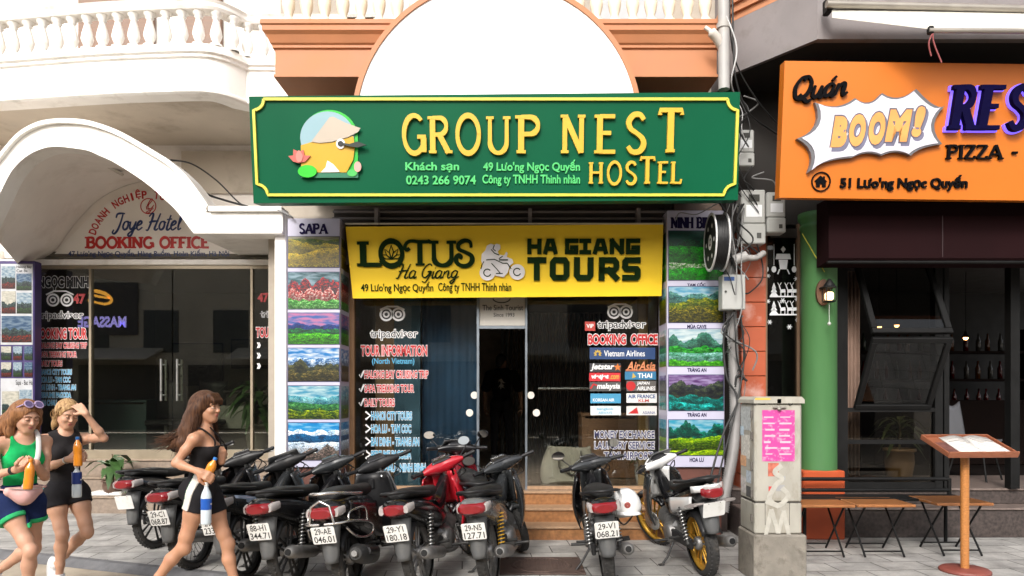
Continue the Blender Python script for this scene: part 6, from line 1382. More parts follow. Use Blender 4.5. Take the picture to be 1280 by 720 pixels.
# ---------------------------------------------------------------- motorbikes: x forward, y left, z up, rear tyre touching the ground at the origin
TYRE = pbr('tyre_rubber', (.022, .021, .02), .75, var=.3, scale=20, dirt=(.12, .10, .08), dirt_amt=.55, dirt_scale=7, bump=.2)
PLASTIC_G = pbr('grey_fender_plastic', (.085, .088, .09), .5, var=.12, scale=7, dirt=(.22, .20, .17), dirt_amt=.3)
ENG = pbr('engine_alloy', (.24, .235, .23), .45, .7, var=.2, scale=15, dirt=(.06, .05, .04), dirt_amt=.6)
ENGB = pbr('engine_black', (.03, .03, .03), .5, .2, var=.3, scale=15, dirt=(.12, .1, .08), dirt_amt=.4)
REDLENS = pbr('red_lens', (.20, .006, .010), .12, var=.12, scale=18, coat=.6)
CLEARL = pbr('clear_lens', (.36, .33, .32), .1, var=.1, scale=20, coat=.5)
AMBERL = pbr('amber_lens', (.55, .2, .03), .15, coat=.5)
PLATEW = pbr('plate_white', (.74, .74, .72), .4, var=.04, dirt=(.4, .38, .33), dirt_amt=.4, dirt_scale=14)
SEATM = pbr('seat_vinyl', (.009, .009, .009), .55, spec=.3, var=.15, scale=20, bump=.08)
MIRR = pbr('mirror_glass', (.85, .87, .9), .02, 1.0, var=.01)
def ring(x, cz, hw, hh, n=20, p=2.6, cyy=0.0, tilt=0.0):
    out = []
    for k in range(n):
        a = 2 * PI * k / n; c, s = math.cos(a), math.sin(a)
        y = hw * math.copysign(abs(c) ** (2 / p), c); z = hh * math.copysign(abs(s) ** (2 / p), s)
        out.append((x + tilt * z, cyy + y, cz + z))
    return out
def smooth_secs(keys, n=5):
    """keys: (x, cz, hw, hh, p)"""
    return [ring(k[0], k[1], max(k[2] * .95, .003), max(k[3], .003), 22, k[4]) for k in catmull(keys, n)]
def wheel(root, ax, Rw, tw, rimcol, spokes, name, M=Matrix.Identity(3), c=None):
    c = c or Vector((ax, 0, Rw))
    m = MB(rimcol); rr = Rw - tw * .62
    m.lathe([(rr, -tw * .34), (rr + .012, -tw * .38), (rr + .012, -tw * .30), (rr - .012, -tw * .22), (rr - .016, 0), (rr - .012, tw * .22), (rr + .012, tw * .30), (rr + .012, tw * .38), (rr, tw * .34), (rr - .024, 0), (rr, -tw * .34)], c, 'Y', 40, M=M)
    if spokes == 'wire':
        for k in range(28):
            a = 2 * PI * k / 28; b = a + (.45 if k % 2 else -.45); s_ = .028 if (k // 2) % 2 else -.028
            m.cyl(c + M @ Vector((.04 * math.cos(b), s_, .04 * math.sin(b))), c + M @ Vector((rr * math.cos(a), 0, rr * math.sin(a))), .0022, n=5, cap=False)
    else:
        for k in range(spokes):
            a = 2 * PI * k / spokes
            for da in (-.16, .16):
                m.tube([c + M @ Vector((.035 * math.cos(a + da * 3), 0, .035 * math.sin(a + da * 3))), c + M @ Vector((rr * .5 * math.cos(a + da * 1.5), 0, rr * .5 * math.sin(a + da * 1.5))), c + M @ Vector((rr * math.cos(a + da), 0, rr * math.sin(a + da)))], [.014, .010, .013], 6)
    m.mat(ENG); m.lathe([(.0, -.055), (.045, -.055), (.06, -.04), (.06, .04), (.045, .055), (0, .055)], c, 'Y', 20, M=M)
    if name == 'front_wheel': m.mat(STEEL); m.lathe([(.05, .045), (.11, .045), (.11, .05), (.05, .05)], c, 'Y', 26, M=M)
    w = m.build(name, root, local=True)
    m = MB(TYRE); pr = []
    for k in range(13):
        a = PI * k / 12 + PI / 2 * 0; t = -PI * .62 + PI * 1.24 * k / 12
        pr.append((rr + .01 + (tw * .62 - .01) * (math.cos(t) + .35) / 1.35, tw * .5 * math.sin(t) * 1.08))
    m.lathe(pr, c, 'Y', 56, M=M)
    nb = 44
    for k in range(nb):
        a = 2 * PI * k / nb
        for s_ in (-1, 1):
            aa = a + (PI / nb if s_ > 0 else 0)
            Mx = M @ Matrix.Rotation(-aa, 3, 'Y')
            ct = c + Mx @ Vector((Rw - .006, s_ * tw * .20, 0))
            m.box(ct, (.012, tw * .30, .022), .002, Mx @ Matrix.Rotation(s_ * .28, 3, 'X') @ Matrix.Rotation(-s_ * .32, 3, 'Z'))
    m.build('tyre', w, local=True)
    return w
def plate(root, c, pitch, l1, l2, roll=0.0):
    """White two-line plate facing backwards."""
    if l1 is None: l1 = l2 = ''
    M = Matrix.Rotation(roll, 3, 'X') @ Matrix.Rotation(pitch, 3, 'Y'); V = M @ Vector((0, 0, 1)); U = M @ Vector((0, -1, 0)); c = Vector(c)
    fr = Plane(c, U, V)
    m = MB(PLATEW)
    po = []
    for cx, cy, a in ((.083, .058, 0), (-.083, .058, 90), (-.083, -.058, 180), (.083, -.058, 270)): po += arc(cx, cy, .012, .012, a, a + 90, 4)
    m.prism(po, fr, -.004, 0); m.mat(pbr('plate_black', (.02, .02, .02), .5)); 
    for sx in (-.05, .05): m.mat(ENG); m.prism(arc(sx, .061, .004, .004, 0, 300, 8), fr, 0, .003)
    p = m.build('licence_plate', root, local=True)
    m = MB(pbr('plate_black', (.02, .02, .02), .5))
    if l1: put_text(m, fr, l1, (-.068, .008, .068, .058), .0012, bold=.012)
    if l2: put_text(m, fr, l2, (-.082, -.06, .082, -.006), .0012, bold=.012)
    if l1: m.build('lettering', p, local=True)
def spring(m, a, b, r, turns, wire):
    a, b = Vector(a), Vector(b); t = (b - a); u = t.normalized().orthogonal().normalized(); w = t.normalized().cross(u); n = turns * 10
    m.tube([a + t * (k / n) + (u * math.cos(2 * PI * k / 10) + w * math.sin(2 * PI * k / 10)) * r for k in range(n + 1)], wire, 6)
def mirror(root, s_, base, top, tilt=0.0, rx=.062, ry=.042, back=None):
    m = MB(BLACKP); b, t = Vector(base), Vector(top)
    m.tube(catmull([b, b.lerp(t, .5) + Vector((.05, s_ * .03, .02)), t], 6), .0065, 6)
    M = Matrix.Rotation(-.12 * s_ + tilt, 3, 'Z'); 
    m.lathe([(0, .038), (.5, .034), (.9, .016), (1.04, 0.0), (1.0, -.006)], t, 'X', 24, M=M @ Matrix.Diagonal((1, rx, ry)))
    o = m.build('mirror', root, local=True)
    m = MB(MIRR); m.lathe([(0, -.0055), (.97, -.0055)], t, 'X', 24, M=M @ Matrix.Diagonal((1, rx, ry))); m.build('mirror_glass', o, local=True)
def motorbike(label, px, py, phi, lean=7, tw_=1.0, style='underbone', body=BLACKP, accent=None, tail=None, rim=ENG, spokes='wire', l1='29-C1', l2='068.87', platec=None, flap=PLASTIC_G, mirrors=(1, 1), steer=0.0, rack=None, springc=None, exhaust=ENG, dcontact=None, pitch=0.0, X=None, windshield=False, sc=.965, tailclear=True, panelc=None, cowl=None, headc=None, shieldc=None):
    d = dcontact or EYE * F / (py - HY)
    root = thing('motorbike', label, 'motorbike', (X if X is not None else xat(px, d), d, 0 if not pitch else .0), 'motorbikes parked before the hostel', (R(-lean), R(-pitch), R(90 - phi)))
    root.scale = (sc, sc, sc)
    accent = accent or body; panelc = panelc or body; cowl = cowl or body; headc = headc or cowl
    scoot = style == 'scooter'; sport = style == 'sport'
    Rr = .25 if scoot else .292; tw = .098 if scoot else (.105 if sport else .088); wb = 1.24
    Rf = .265 if scoot else .292; twf = .085 if scoot else .078
    Ms = Matrix.Rotation(steer, 3, Vector((-.42, 0, .907))); piv = Vector((wb - .20, 0, .70))
    def st(p): return Ms @ (Vector(p) - piv) + piv
    wheel(root, 0, Rr, tw, rim, spokes, 'rear_wheel'); wc = st((wb, 0, Rf)); wc.z = Rf; wheel(root, wb, Rf, twf, rim, spokes, 'front_wheel', Ms, wc)
    # tail and side panels
    if scoot:
        keys = [(-.40, .705, .05, .035, 2.4), (-.34, .70, .115, .075, 2.5), (-.2, .67, .158, .115, 2.6), (.0, .635, .172, .15, 2.8), (.2, .60, .165, .17, 2.8), (.38, .53, .15, .19, 3), (.5, .44, .15, .14, 3)]
        seat = [(-.30, .775, .05, .02, 2.4), (-.22, .80, .115, .04, 2.6), (0, .80, .14, .05, 2.6), (.18, .775, .15, .055, 2.6), (.36, .765, .13, .055, 2.6), (.52, .765, .075, .045, 2.4), (.56, .76, .03, .03, 2.2)]
    elif sport:
        keys = [(-.46, .835, .03, .025, 2.2), (-.38, .82, .085, .055, 2.2), (-.22, .77, .11, .085, 2.3), (0, .705, .115, .10, 2.3), (.25, .62, .12, .10, 2.4), (.45, .56, .11, .08, 2.4), (.62, .56, .08, .06, 2.4)]
        seat = [(-.36, .895, .03, .015, 2.4), (-.28, .885, .09, .035, 2.6), (-.05, .835, .115, .04, 2.6), (.15, .78, .125, .045, 2.6), (.36, .76, .10, .045, 2.6), (.52, .76, .05, .035, 2.4)]
    else:
        keys = [(-.42, .735, .05, .03, 2.4), (-.36, .725, .105, .06, 2.5), (-.2, .69, .128, .085, 2.5), (0, .645, .132, .105, 2.6), (.22, .59, .128, .105, 2.6), (.42, .53, .12, .09, 2.6), (.6, .50, .09, .07, 2.6)]
        seat = [(-.33, .79, .04, .018, 2.4), (-.25, .805, .10, .036, 2.6), (-.02, .795, .128, .046, 2.6), (.18, .765, .135, .05, 2.6), (.36, .755, .115, .05, 2.6), (.50, .755, .07, .04, 2.4), (.55, .75, .03, .03, 2.2)]
    keys = [(k[0], k[1] - k[3] * .12, k[2] * 1.06, k[3] * 1.16, k[4]) for k in keys]; m = MB(body); m.loft(smooth_secs(keys)); m.build('tail_body', root, local=True)
    m = MB(SEATM); m.loft(smooth_secs(seat)); m.mat(pbr('seat_piping', (.05, .05, .05), .6)); m.build('seat', root, local=True)
    if accent is not body or panelc is not body:
        m = MB(panelc)
        for s_ in (-1, 1):
            hw = .136 if not scoot else .178
            m.sheet(lambda u, v, s=s_: (-.22 + .62 * u, s * (hw - .012 * (2 * v - 1) ** 2 - .05 * max(0, .3 - u) - .02 * u), .70 - .12 * u + (v - .5) * (.10 + .05 * u)), 10, 4, .006)
        m.build('side_panel', root, local=True)
    # rear fender, plate flap
    m = MB(BLACKP); rf = Rr + .035
    m.sheet(lambda u, v: (rf * math.cos(R(40 + 112 * v)), (u - .5) * (tw + .075) * 1.0, Rr + rf * math.sin(R(40 + 112 * v)) - .03 * (2 * u - 1) ** 2), 6, 14, .006); m.build('rear_mudguard', root, local=True)
    fl = MB(flap); zt, zb_ = .655, .30
    if scoot: zt, zb_ = .60, .28
    if sport: zt, zb_ = .74, .44
    fl.sheet(lambda u, v: (-.30 - .055 * v + .05 * (2 * u - 1) ** 2 - (.015 * math.sin(PI * v)), (u - .5) * (.17 - .045 * v - .02 * (v > .85) * (2 * u - 1) ** 2), zt - (zt - zb_) * v), 8, 12, .008)
    fl.build('plate_flap', root, local=True)
    pz = .53 if not scoot else .515
    if sport: pz = .655
    plate(root, (-.405 if not scoot else -.41, 0, pz), R(-16 if not sport else -24), l1, l2)
    m = MB(BLACKP); m.box((-.33, 0, pz + .02), (.09, .05, .03), .008); m.build('plate_bracket', root, local=True)
    # tail light
    zt = keys[1][1]; hw = keys[1][2]
    m = MB(REDLENS); xr = -.405 if not sport else -.455
    m.loft([ring(xr - .03, zt - .014, hw * .62 * tw_, .03, 20, 2.6), ring(xr - .014, zt - .012, hw * .86 * tw_, .046, 20, 2.6), ring(xr + .06, zt - .005, hw * 1.05, .055, 20, 3)])
    tl = m.build('tail_light', root, local=True)
    if not sport:
        m = MB(CLEARL if tailclear else AMBERL)
        for s_ in (-1, 1):
            m.cut(); m.loft([ring(xr + .005, zt - .012, .02, .03, 12, 2.6, s_ * hw * .92), ring(xr + .04, zt - .006, .026, .036, 12, 2.6, s_ * hw * 1.0), ring(xr + .12, zt + .0, .012, .03, 12, 2.6, s_ * (hw * 1.12))])
        m.build('indicator_lens', tl, local=True)
    else:
        for s_ in (-1, 1):
            m = MB(CLEARL); m.loft([ring(-.33, .70, .02, .012, 10, 2.4, s_ * .10), ring(-.33, .70, .022, .02, 10, 2.4, s_ * .16), ring(-.33, .70, .018, .012, 10, 2.4, s_ * .21)]); m.cyl((-.33, s_ * .05, .70), (-.33, s_ * .12, .70), .008); m.build('indicator', root, local=True)
        m = MB(CLEARL); m.loft([ring(-.475, .835, .045, .018, 16, 2.4), ring(-.45, .84, .07, .026, 16, 2.4), ring(-.40, .845, .08, .03, 16, 2.4)]); m.build('light_lens', tl, local=True)
        m = MB(panelc); m.sheet(lambda u, v: (-.46 + .16 * abs(2 * u - 1) ** 1.6, (u - .5) * .27, .82 + .055 * v - .02 * abs(2 * u - 1)), 12, 2, .02); m.build('tail_trim', root, local=True)
    # grab rail
    m = MB(rack or BLACKP)
    zs = seat[1][1]
    P = [(.05, .155, zs - .03), (-.2, .15, zs + .0), (-.36, .10, zs + .03), (-.42, .0, zs + .035), (-.36, -.10, zs + .03), (-.2, -.15, zs + .0), (.05, -.155, zs - .03)]
    m.tube(catmull(P, 5), .013, 8); m.build('grab_rail', root, local=True)
    if rack:
        m = MB(rack)
        for s_ in (-1, 1):
            m.tube(catmull([(-.42, s_ * .02, .60), (-.40, s_ * .13, .60), (-.25, s_ * .20, .59), (.05, s_ * .215, .52), (.12, s_ * .20, .44), (-.02, s_ * .20, .42), (-.22, s_ * .19, .46), (-.33, s_ * .16, .55)], 6), .010, 8)
            m.tube(catmull([(-.30, s_ * .17, .585), (-.26, s_ * .17, .66), (-.02, s_ * .2, .66), (.0, s_ * .205, .54)], 5), .009, 8)
            m.tube([(-.42, s_ * .10, .60), (-.425, s_ * .075, .74), (-.42, 0, .78)], .009, 8)
        m.build('guard_rail', root, local=True)
    # shocks and swingarm
    if not scoot or True:
        for s_ in ((-1, 1) if not scoot else (1,)):
            m = MB(springc or STEEL); spring(m, (-.005, s_ * .125, .34), (.075, s_ * .125, .60), .026, 9, .0055); m.mat(ENGB); m.cyl((-.01, s_ * .125, .32), (.08, s_ * .125, .62), .012); m.cyl((-.015, s_ * .125, .30), (.01, s_ * .125, .40), .02); m.build('shock_absorber', root, local=True)
    m = MB(ENGB)
    for s_ in (-1, 1): m.tube([(.0, s_ * .085, Rr), (.25, s_ * .085, .30), (.47, s_ * .07, .33)], [.026, .022, .022], 8)
    m.lathe([(.02, -.11), (.02, .11)], (0, 0, Rr), 'Y', 12)
    if not scoot: m.mat(BLACKP); m.box((.22, .10, Rr + .01), (.52, .035, .10), .03)
    m.build('swingarm', root, local=True)
    # engine
    m = MB(ENGB if scoot else ENG)
    if scoot:
        m.loft([ring(-.06, .27, .045, .10, 16, 2.6, .13), ring(.1, .28, .06, .11, 16, 2.8, .13), ring(.34, .30, .07, .10, 16, 2.8, .12), ring(.46, .32, .05, .07, 16, 2.6, .11)]); m.box((.40, 0, .33), (.26, .2, .2), .04)
    else:
        m.box((.56, 0, .31), (.30, .20, .22), .05); m.lathe([(0, -.14), (.085, -.14), (.10, -.11), (.10, .11), (.085, .14), (0, .14)], (.52, 0, .30), 'Y', 20)
        m.cyl((.66, 0, .36), (.86, 0, .42), .075, .07); 
        for k in range(7): m.cyl((.70 + k * .022, 0, .372 + k * .0066), (.706 + k * .022, 0, .374 + k * .0066), .098, n=14)
    m.build('engine', root, local=True)
    # exhaust on the right
    m = MB(exhaust); 
    if scoot:
        m.tube(catmull([(.40, -.08, .24), (.25, -.15, .22), (.12, -.17, .24)], 6), .018, 8); m.tube([(.14, -.175, .24), (.08, -.18, .25), (-.10, -.185, .29), (-.24, -.19, .33), (-.28, -.19, .335)], [.05, .075, .08, .075, .05], 16); m.mat(ENG); m.tube([(-.28, -.19, .335), (-.31, -.19, .34)], [.03, .024], 12); m.mat(BLACKP); m.tube([(.04, -.235, .29), (-.18, -.25, .33)], [.04, .03], 10)
    else:
        m.tube(catmull([(.82, -.03, .36), (.84, -.09, .22), (.6, -.13, .19), (.3, -.145, .225), (.15, -.15, .25)], 6), .016, 8)
        m.tube([(.20, -.155, .245), (.12, -.16, .26), (-.16, -.165, .315), (-.27, -.165, .335), (-.29, -.165, .338)], [.026, .05, .054, .05, .032], 16); m.mat(BLACKM); m.tube([(-.292, -.165, .338), (-.30, -.165, .34)], [.026, .026], 12)
    m.build('exhaust', root, local=True)
    # spine, leg shields
    m = MB(accent if not scoot else body)
    if scoot:
        m.loft([ring(.42, .30, .15, .05, 16, 4), ring(.6, .27, .15, .05, 16, 4), ring(.86, .28, .16, .05, 16, 4)]); m.build('floorboard', root, local=True)
    else:
        k2 = [(.50, .58, .075, .08, 2.6), (.62, .585, .07, .075, 2.6), (.76, .66, .065, .085, 2.6), (.9, .74, .055, .09, 2.6), (.97, .81, .045, .05, 2.6)]
        m.loft(smooth_secs(k2)); m.build('frame_cover', root, local=True)
    m = MB(accent)
    if scoot:
        m.sheet(lambda u, v: (1.02 - .10 * v + .02 * math.sin(PI * v) - .16 * abs(2 * u - 1) ** 2.2, (2 * u - 1) * (.155 + .06 * math.sin(PI * min(1, v * .9 + .1))), .30 + .57 * v), 16, 12, .02)
        m.build('leg_shield', root, local=True)
        m = MB(BLACKP); m.sheet(lambda u, v: (.955 - .09 * v - .12 * abs(2 * u - 1) ** 2.2 - .03 * math.sin(PI * v), (2 * u - 1) * (.15 + .06 * math.sin(PI * min(1, v * .9 + .1))), .33 + .53 * v), 14, 10, .02); m.box((.86, .07, .76), (.05, .1, .1), .02); m.build('inner_panel', root, local=True)
        m = MB(STEEL); m.lathe([(0, -.008), (.02, -.008), (.02, .01)], (.845, -.06, .82), 'X', 14); m.build('ignition', root, local=True)
    else:
        for s_ in (-1, 1):
            m = MB(shieldc or accent); m.sheet(lambda u, v, s=s_: (.80 + .24 * u - .06 * v + .03 * math.sin(PI * u), s * (.075 + .13 * math.sin(PI * .55 * (1 - u) + .3) * (.35 + .65 * math.sin(PI * (.15 + .75 * v)))), .32 + .50 * v + .06 * u), 10, 12, .012); m.build('leg_shield', root, local=True)
        m = MB(headc); m.sheet(lambda u, v: (1.055 - .10 * v - .07 * (2 * u - 1) ** 2, (2 * u - 1) * .10, .56 + .31 * v), 8, 8, .012); m.build('front_cowl', root, local=True)
    m = MB(BLACKP)
    for s_ in (-1, 1):
        for q in (0, 1): m.tube(catmull([(wb - .33, s_ * .17, .92), (wb - .24 + .03 * q, s_ * (.17 + .03 * q), .88 - .04 * q), (wb - .22, s_ * .09, .76), (wb - .12, s_ * .085, .55)], 6), .0055, 5)
    m.build('control_cable', root, local=True)
    # front fork, mudguard
    hx = wb - .33
    m = MB(STEEL)
    for s_ in (-1, 1): m.tube([st((wb, s_ * .075, Rf)), st((wb - .10, s_ * .07, .55)), st((hx + .08, s_ * .06, .76))], [.024, .022, .017], 10)
    m.tube([st((hx + .10, 0, .74)), st((hx, 0, .90))], .022, 10); m.build('front_fork', root, local=True)
    m = MB(accent); rf = Rf + .03
    m.sheet(lambda u, v: tuple(st((wb + rf * math.cos(R(20 + 125 * v)), (u - .5) * (twf + .07), Rf + rf * math.sin(R(20 + 125 * v)) - .035 * (2 * u - 1) ** 2))), 6, 14, .006); m.build('front_mudguard', root, local=True)
    # handlebar cowl: rear face with dial, grips, levers
    hz = .90 if not scoot else .915
    m = MB(headc)
    secs = []
    for y in np.linspace(-1, 1, 17):
        w = 1 - abs(y) ** 1.8 * .72; secs.append([st((hx + .05 * w + (.085 * w) * math.cos(a) - .035 * abs(y), y * .205, hz + .022 * w - .0 + (.074 * w) * math.sin(a) + .014 * abs(y))) for a in np.linspace(0, 2 * PI, 14, endpoint=False)])
    m.loft(secs); m.build('handlebar_cowl', root, local=True)
    m = MB(pbr('dial_black', (.02, .02, .022), .12)); m.sheet(lambda u, v: tuple(st((hx - .03 + .085 * v, (2 * u - 1) * (.10 - .03 * v), hz + .062 + .048 * v))), 8, 3, .012); m.build('dial', root, local=True)
    m = MB(CLEARL); m.loft([[st((hx + .115, .10 * math.cos(a), hz - .01 + .06 * math.sin(a))) for a in np.linspace(0, 2 * PI, 16, endpoint=False)], [st((hx + .155, .075 * math.cos(a), hz - .015 + .045 * math.sin(a))) for a in np.linspace(0, 2 * PI, 16, endpoint=False)]]); m.build('headlight', root, local=True)
    for s_ in (-.86, .86):
        m = MB(BLACKP); m.tube([st((hx + .02, s_ * .17, hz + .02)), st((hx - .03, s_ * .27, hz + .03))], .012, 8); m.tube([st((hx - .025, s_ * .255, hz + .029)), st((hx - .075, s_ * .365, hz + .035))], [.019, .018], 10); m.tube([st((hx - .073, s_ * .36, hz + .035)), st((hx - .082, s_ * .378, hz + .036))], [.022, .016], 10)
        m.box(st((hx + .005, s_ * .215, hz + .03)), (.06, .06, .05), .012, Ms); hb = m.build('grip', root, local=True)
        m = MB(STEEL); m.tube(catmull([st((hx + .03, s_ * .21, hz + .025)), st((hx + .035, s_ * .27, hz + .02)), st((hx + .0, s_ * .36, hz + .012))], 4), [.008] * 8 + [.006], 6); m.build('lever', hb, local=True)
    for s_, on in zip((1, -1), mirrors):
        if on: mirror(root, s_, st((hx + .01, s_ * .20, hz + .05)), st((hx + .03, s_ * .29, hz + .17)), steer)
    if windshield:
        m = MB(pbr('cowl_clear', (.12, .12, .12), .1)); m.sheet(lambda u, v: tuple(st((hx + .16 - .16 * v - .08 * (2 * u - 1) ** 2, (2 * u - 1) * (.17 - .03 * v), hz + .0 + .12 * v))), 10, 6, .006); m.build('fly_screen', root, local=True)
    # pegs, stand
    m = MB(ENGB)
    for s_ in (-1, 1): m.cyl((.50, s_ * .12, .24), (.50, s_ * .27, .25), .014, n=8); m.cyl((.18, s_ * .13, .33), (.16, s_ * .23, .34), .012, n=8)
    m.build('footpeg', root, local=True)
    ls = math.tan(R(lean)); m = MB(ENGB)
    yb_ = .30; m.tube([(.46, .10, .22), (.42, .19, .10), (.40, .255, .255 * math.tan(R(lean)) * 1.0 + .008)], .011, 7); m.box((.40, .265, .265 * ls + .008), (.05, .05, .008), .002); m.build('side_stand', root, local=True)
    return root
RED = pbr('red_gloss', (.40, .012, .022), .18, var=.06, scale=4, coat=.7); MAROON = pbr('maroon_gloss', (.13, .008, .014), .2, var=.06, coat=.7)
BLKG = pbr('black_gloss', (.007, .007, .008), .2, var=.1, coat=.35, dirt=(.05, .045, .04), dirt_amt=.3); GRYG = pbr('grey_gloss', (.16, .165, .17), .25, .3, var=.06, coat=.5); DKG = pbr('dark_grey_gloss', (.028, .03, .032), .25, .2, var=.08, coat=.5)
WHTG = pbr('white_gloss', (.72, .72, .71), .22, var=.03, coat=.5); BLUW = pbr('pale_blue_gloss', (.34, .40, .52), .25, .1, var=.35, scale=9, coat=.5); GOLDR = pbr('gold_rim', (.48, .26, .035), .35, .6, var=.1); SILV = pbr('silver_gloss', (.5, .5, .49), .28, .4, var=.05, coat=.3); YELS = pbr('yellow_spring', (.6, .33, .02), .35)
CHR2 = pbr('rack_chrome', (.62, .6, .58), .22, .9, var=.1, scale=20)
motorbike('black motorbike farthest left with blank white plate', 196, 684.5, 12, 5, body=BLKG, l1=None, l2=None, rim=ENGB, spokes=5, mirrors=(1, 0), steer=R(34), headc=BLACKP)
motorbike('black motorbike with plate 29-C1 068.87 behind the walking woman', 243, 710, 12, 6, body=BLKG, l1='29-C1', l2='068.87', tw_=1.1, mirrors=(0, 0), rim=ENGB, spokes='wire', steer=R(30), headc=BLACKP)
motorbike('grey motorbike with pale blue side panel behind the walking woman', 308, 724, 9, 7, body=DKG, panelc=BLUW, accent=DKG, l1='29-L1', l2='233.45', mirrors=(0, 0), rim=ENGB, spokes=5, steer=R(33), windshield=True, headc=BLACKP)
motorbike('black motorbike with plate 88-H1 344.71', 365, 733, 12, 6, style='underbone', body=BLKG, accent=BLKG, l1='88-H1', l2='344.71', mirrors=(0, 0), rim=ENGB, spokes=5, steer=R(36), headc=DKG)
motorbike('black scooter with chrome guard rails and plate 29-AE 046.01', 438, 735, 9, 6, style='scooter', body=BLKG, accent=GRYG, l1='29-AE', l2='046.01', rack=CHR2, mirrors=(0, 0), rim=ENGB, spokes=5, exhaust=ENGB, steer=R(34), headc=BLACKP)
motorbike('black motorbike with glossy red tank and red front', 528, 735, 12, 8, body=BLKG, accent=BLKG, shieldc=RED, l1='29-Y1', l2='180.18', tw_=.8, mirrors=(0, 1), rim=ENG, spokes=5, steer=R(34), tailclear=True, headc=RED)
motorbike('grey motorbike with yellow spring and large side tail lights', 614, 732, 10, 6, body=GRYG, accent=DKG, panelc=DKG, l1='29-N5', l2='127.71', tw_=1.15, mirrors=(1, 0), springc=YELS, rim=ENG, spokes='wire', steer=R(34), headc=DKG)
motorbike('maroon motorbike squeezed in next to the hostel steps', 0, 0, -14, 4, body=BLKG, accent=MAROON, l1='29-K1', l2='502.66', mirrors=(1, 1), rim=ENGB, spokes=5, dcontact=6.72, X=-.33, pitch=6.2, windshield=True, steer=R(-6), headc=BLKG)
bikeI = motorbike('black motorbike with helmet hung on it and round left mirror', 761, 729, 2, 6, body=BLKG, accent=BLKG, l1='29-V1', l2='068.21', mirrors=(1, 1), rim=ENG, spokes='wire', steer=R(16), tailclear=True, headc=DKG)
motorbike('white sporty motorbike with gold wheels by the cabinet', 882, 719, -7, 8, style='sport', body=BLKG, accent=BLKG, shieldc=DKG, panelc=WHTG, l1=None, l2=None, mirrors=(0, 0), rim=GOLDR, spokes=6, flap=PLASTIC_G, steer=R(24), headc=WHTG, windshield=True)
# helmet hanging from the seat of the black motorbike
bpy.context.view_layer.update()
hp = bikeI.matrix_world @ Vector((.02, -.21, .66))
t = thing('helmet', 'white helmet hanging from the seat of the black motorbike', 'helmet', hp)
m = MB(WHTG)
for_ = [(.002, .115), (.06, .108), (.098, .075), (.122, .02), (.128, -.04), (.12, -.075), (.112, -.075), (.118, -.04), (.112, .02)]
m.lathe(for_, hp, 'Z', 28, M=Matrix.Rotation(R(-14), 3, 'Y') @ Matrix.Rotation(R(12), 3, 'X')); m.build('shell', t)
m = MB(WHTG); m.sheet(lambda u, v: tuple(hp + Vector((.10 * math.cos(R(-150 + 120 * u)) * (1 + .3 * v) + .01, -.10 * math.sin(R(30 + 120 * u)) * (1 + .45 * v), -.05 - .03 * v))), 10, 2, .006); m.build('peak', t)
m = MB(BLACKP); m.tube(catmull([hp + Vector((-.1, -.02, -.06)), hp + Vector((-.02, -.05, -.17)), hp + Vector((.08, -.02, -.07))], 5), .007, 6); m.build('strap', t)
m = MB(pbr('helmet_badge', (.25, .05, .04), .4)); m.lathe([(0, -.123), (.02, -.1235), (.026, -.121)], hp + Vector((0, 0, 0)), 'Y', 14); m.build('badge', t)
# ---------------------------------------------------------------- people: one continuous skin per figure, grown from a distance field
def rot_to(d):
    d = Vector(d).normalized(); return d.to_track_quat('Z', 'Y').to_matrix()
def f_cone(a, b, ra, rb):
    a, b = np.array(a, float), np.array(b, float); ba = b - a; L2 = max(ba @ ba, 1e-9)
    def f(P):
        pa = P - a; h = np.clip(pa @ ba / L2, 0, 1); return np.linalg.norm(pa - h[..., None] * ba, axis=-1) - (ra + (rb - ra) * h)
    r = max(ra, rb); return f, np.minimum(a, b) - r, np.maximum(a, b) + r
def f_ell(c, r, M=None):
    c = np.array(c, float); r = np.array(r, float); Mi = np.array(M.inverted()) if M is not None else np.eye(3)
    def f(P):
        q = (P - c) @ Mi.T; k0 = np.linalg.norm(q / r, axis=-1); k1 = np.linalg.norm(q / (r * r), axis=-1) + 1e-9
        return k0 * (k0 - 1) / k1
    m = r.max(); return f, c - m, c + m
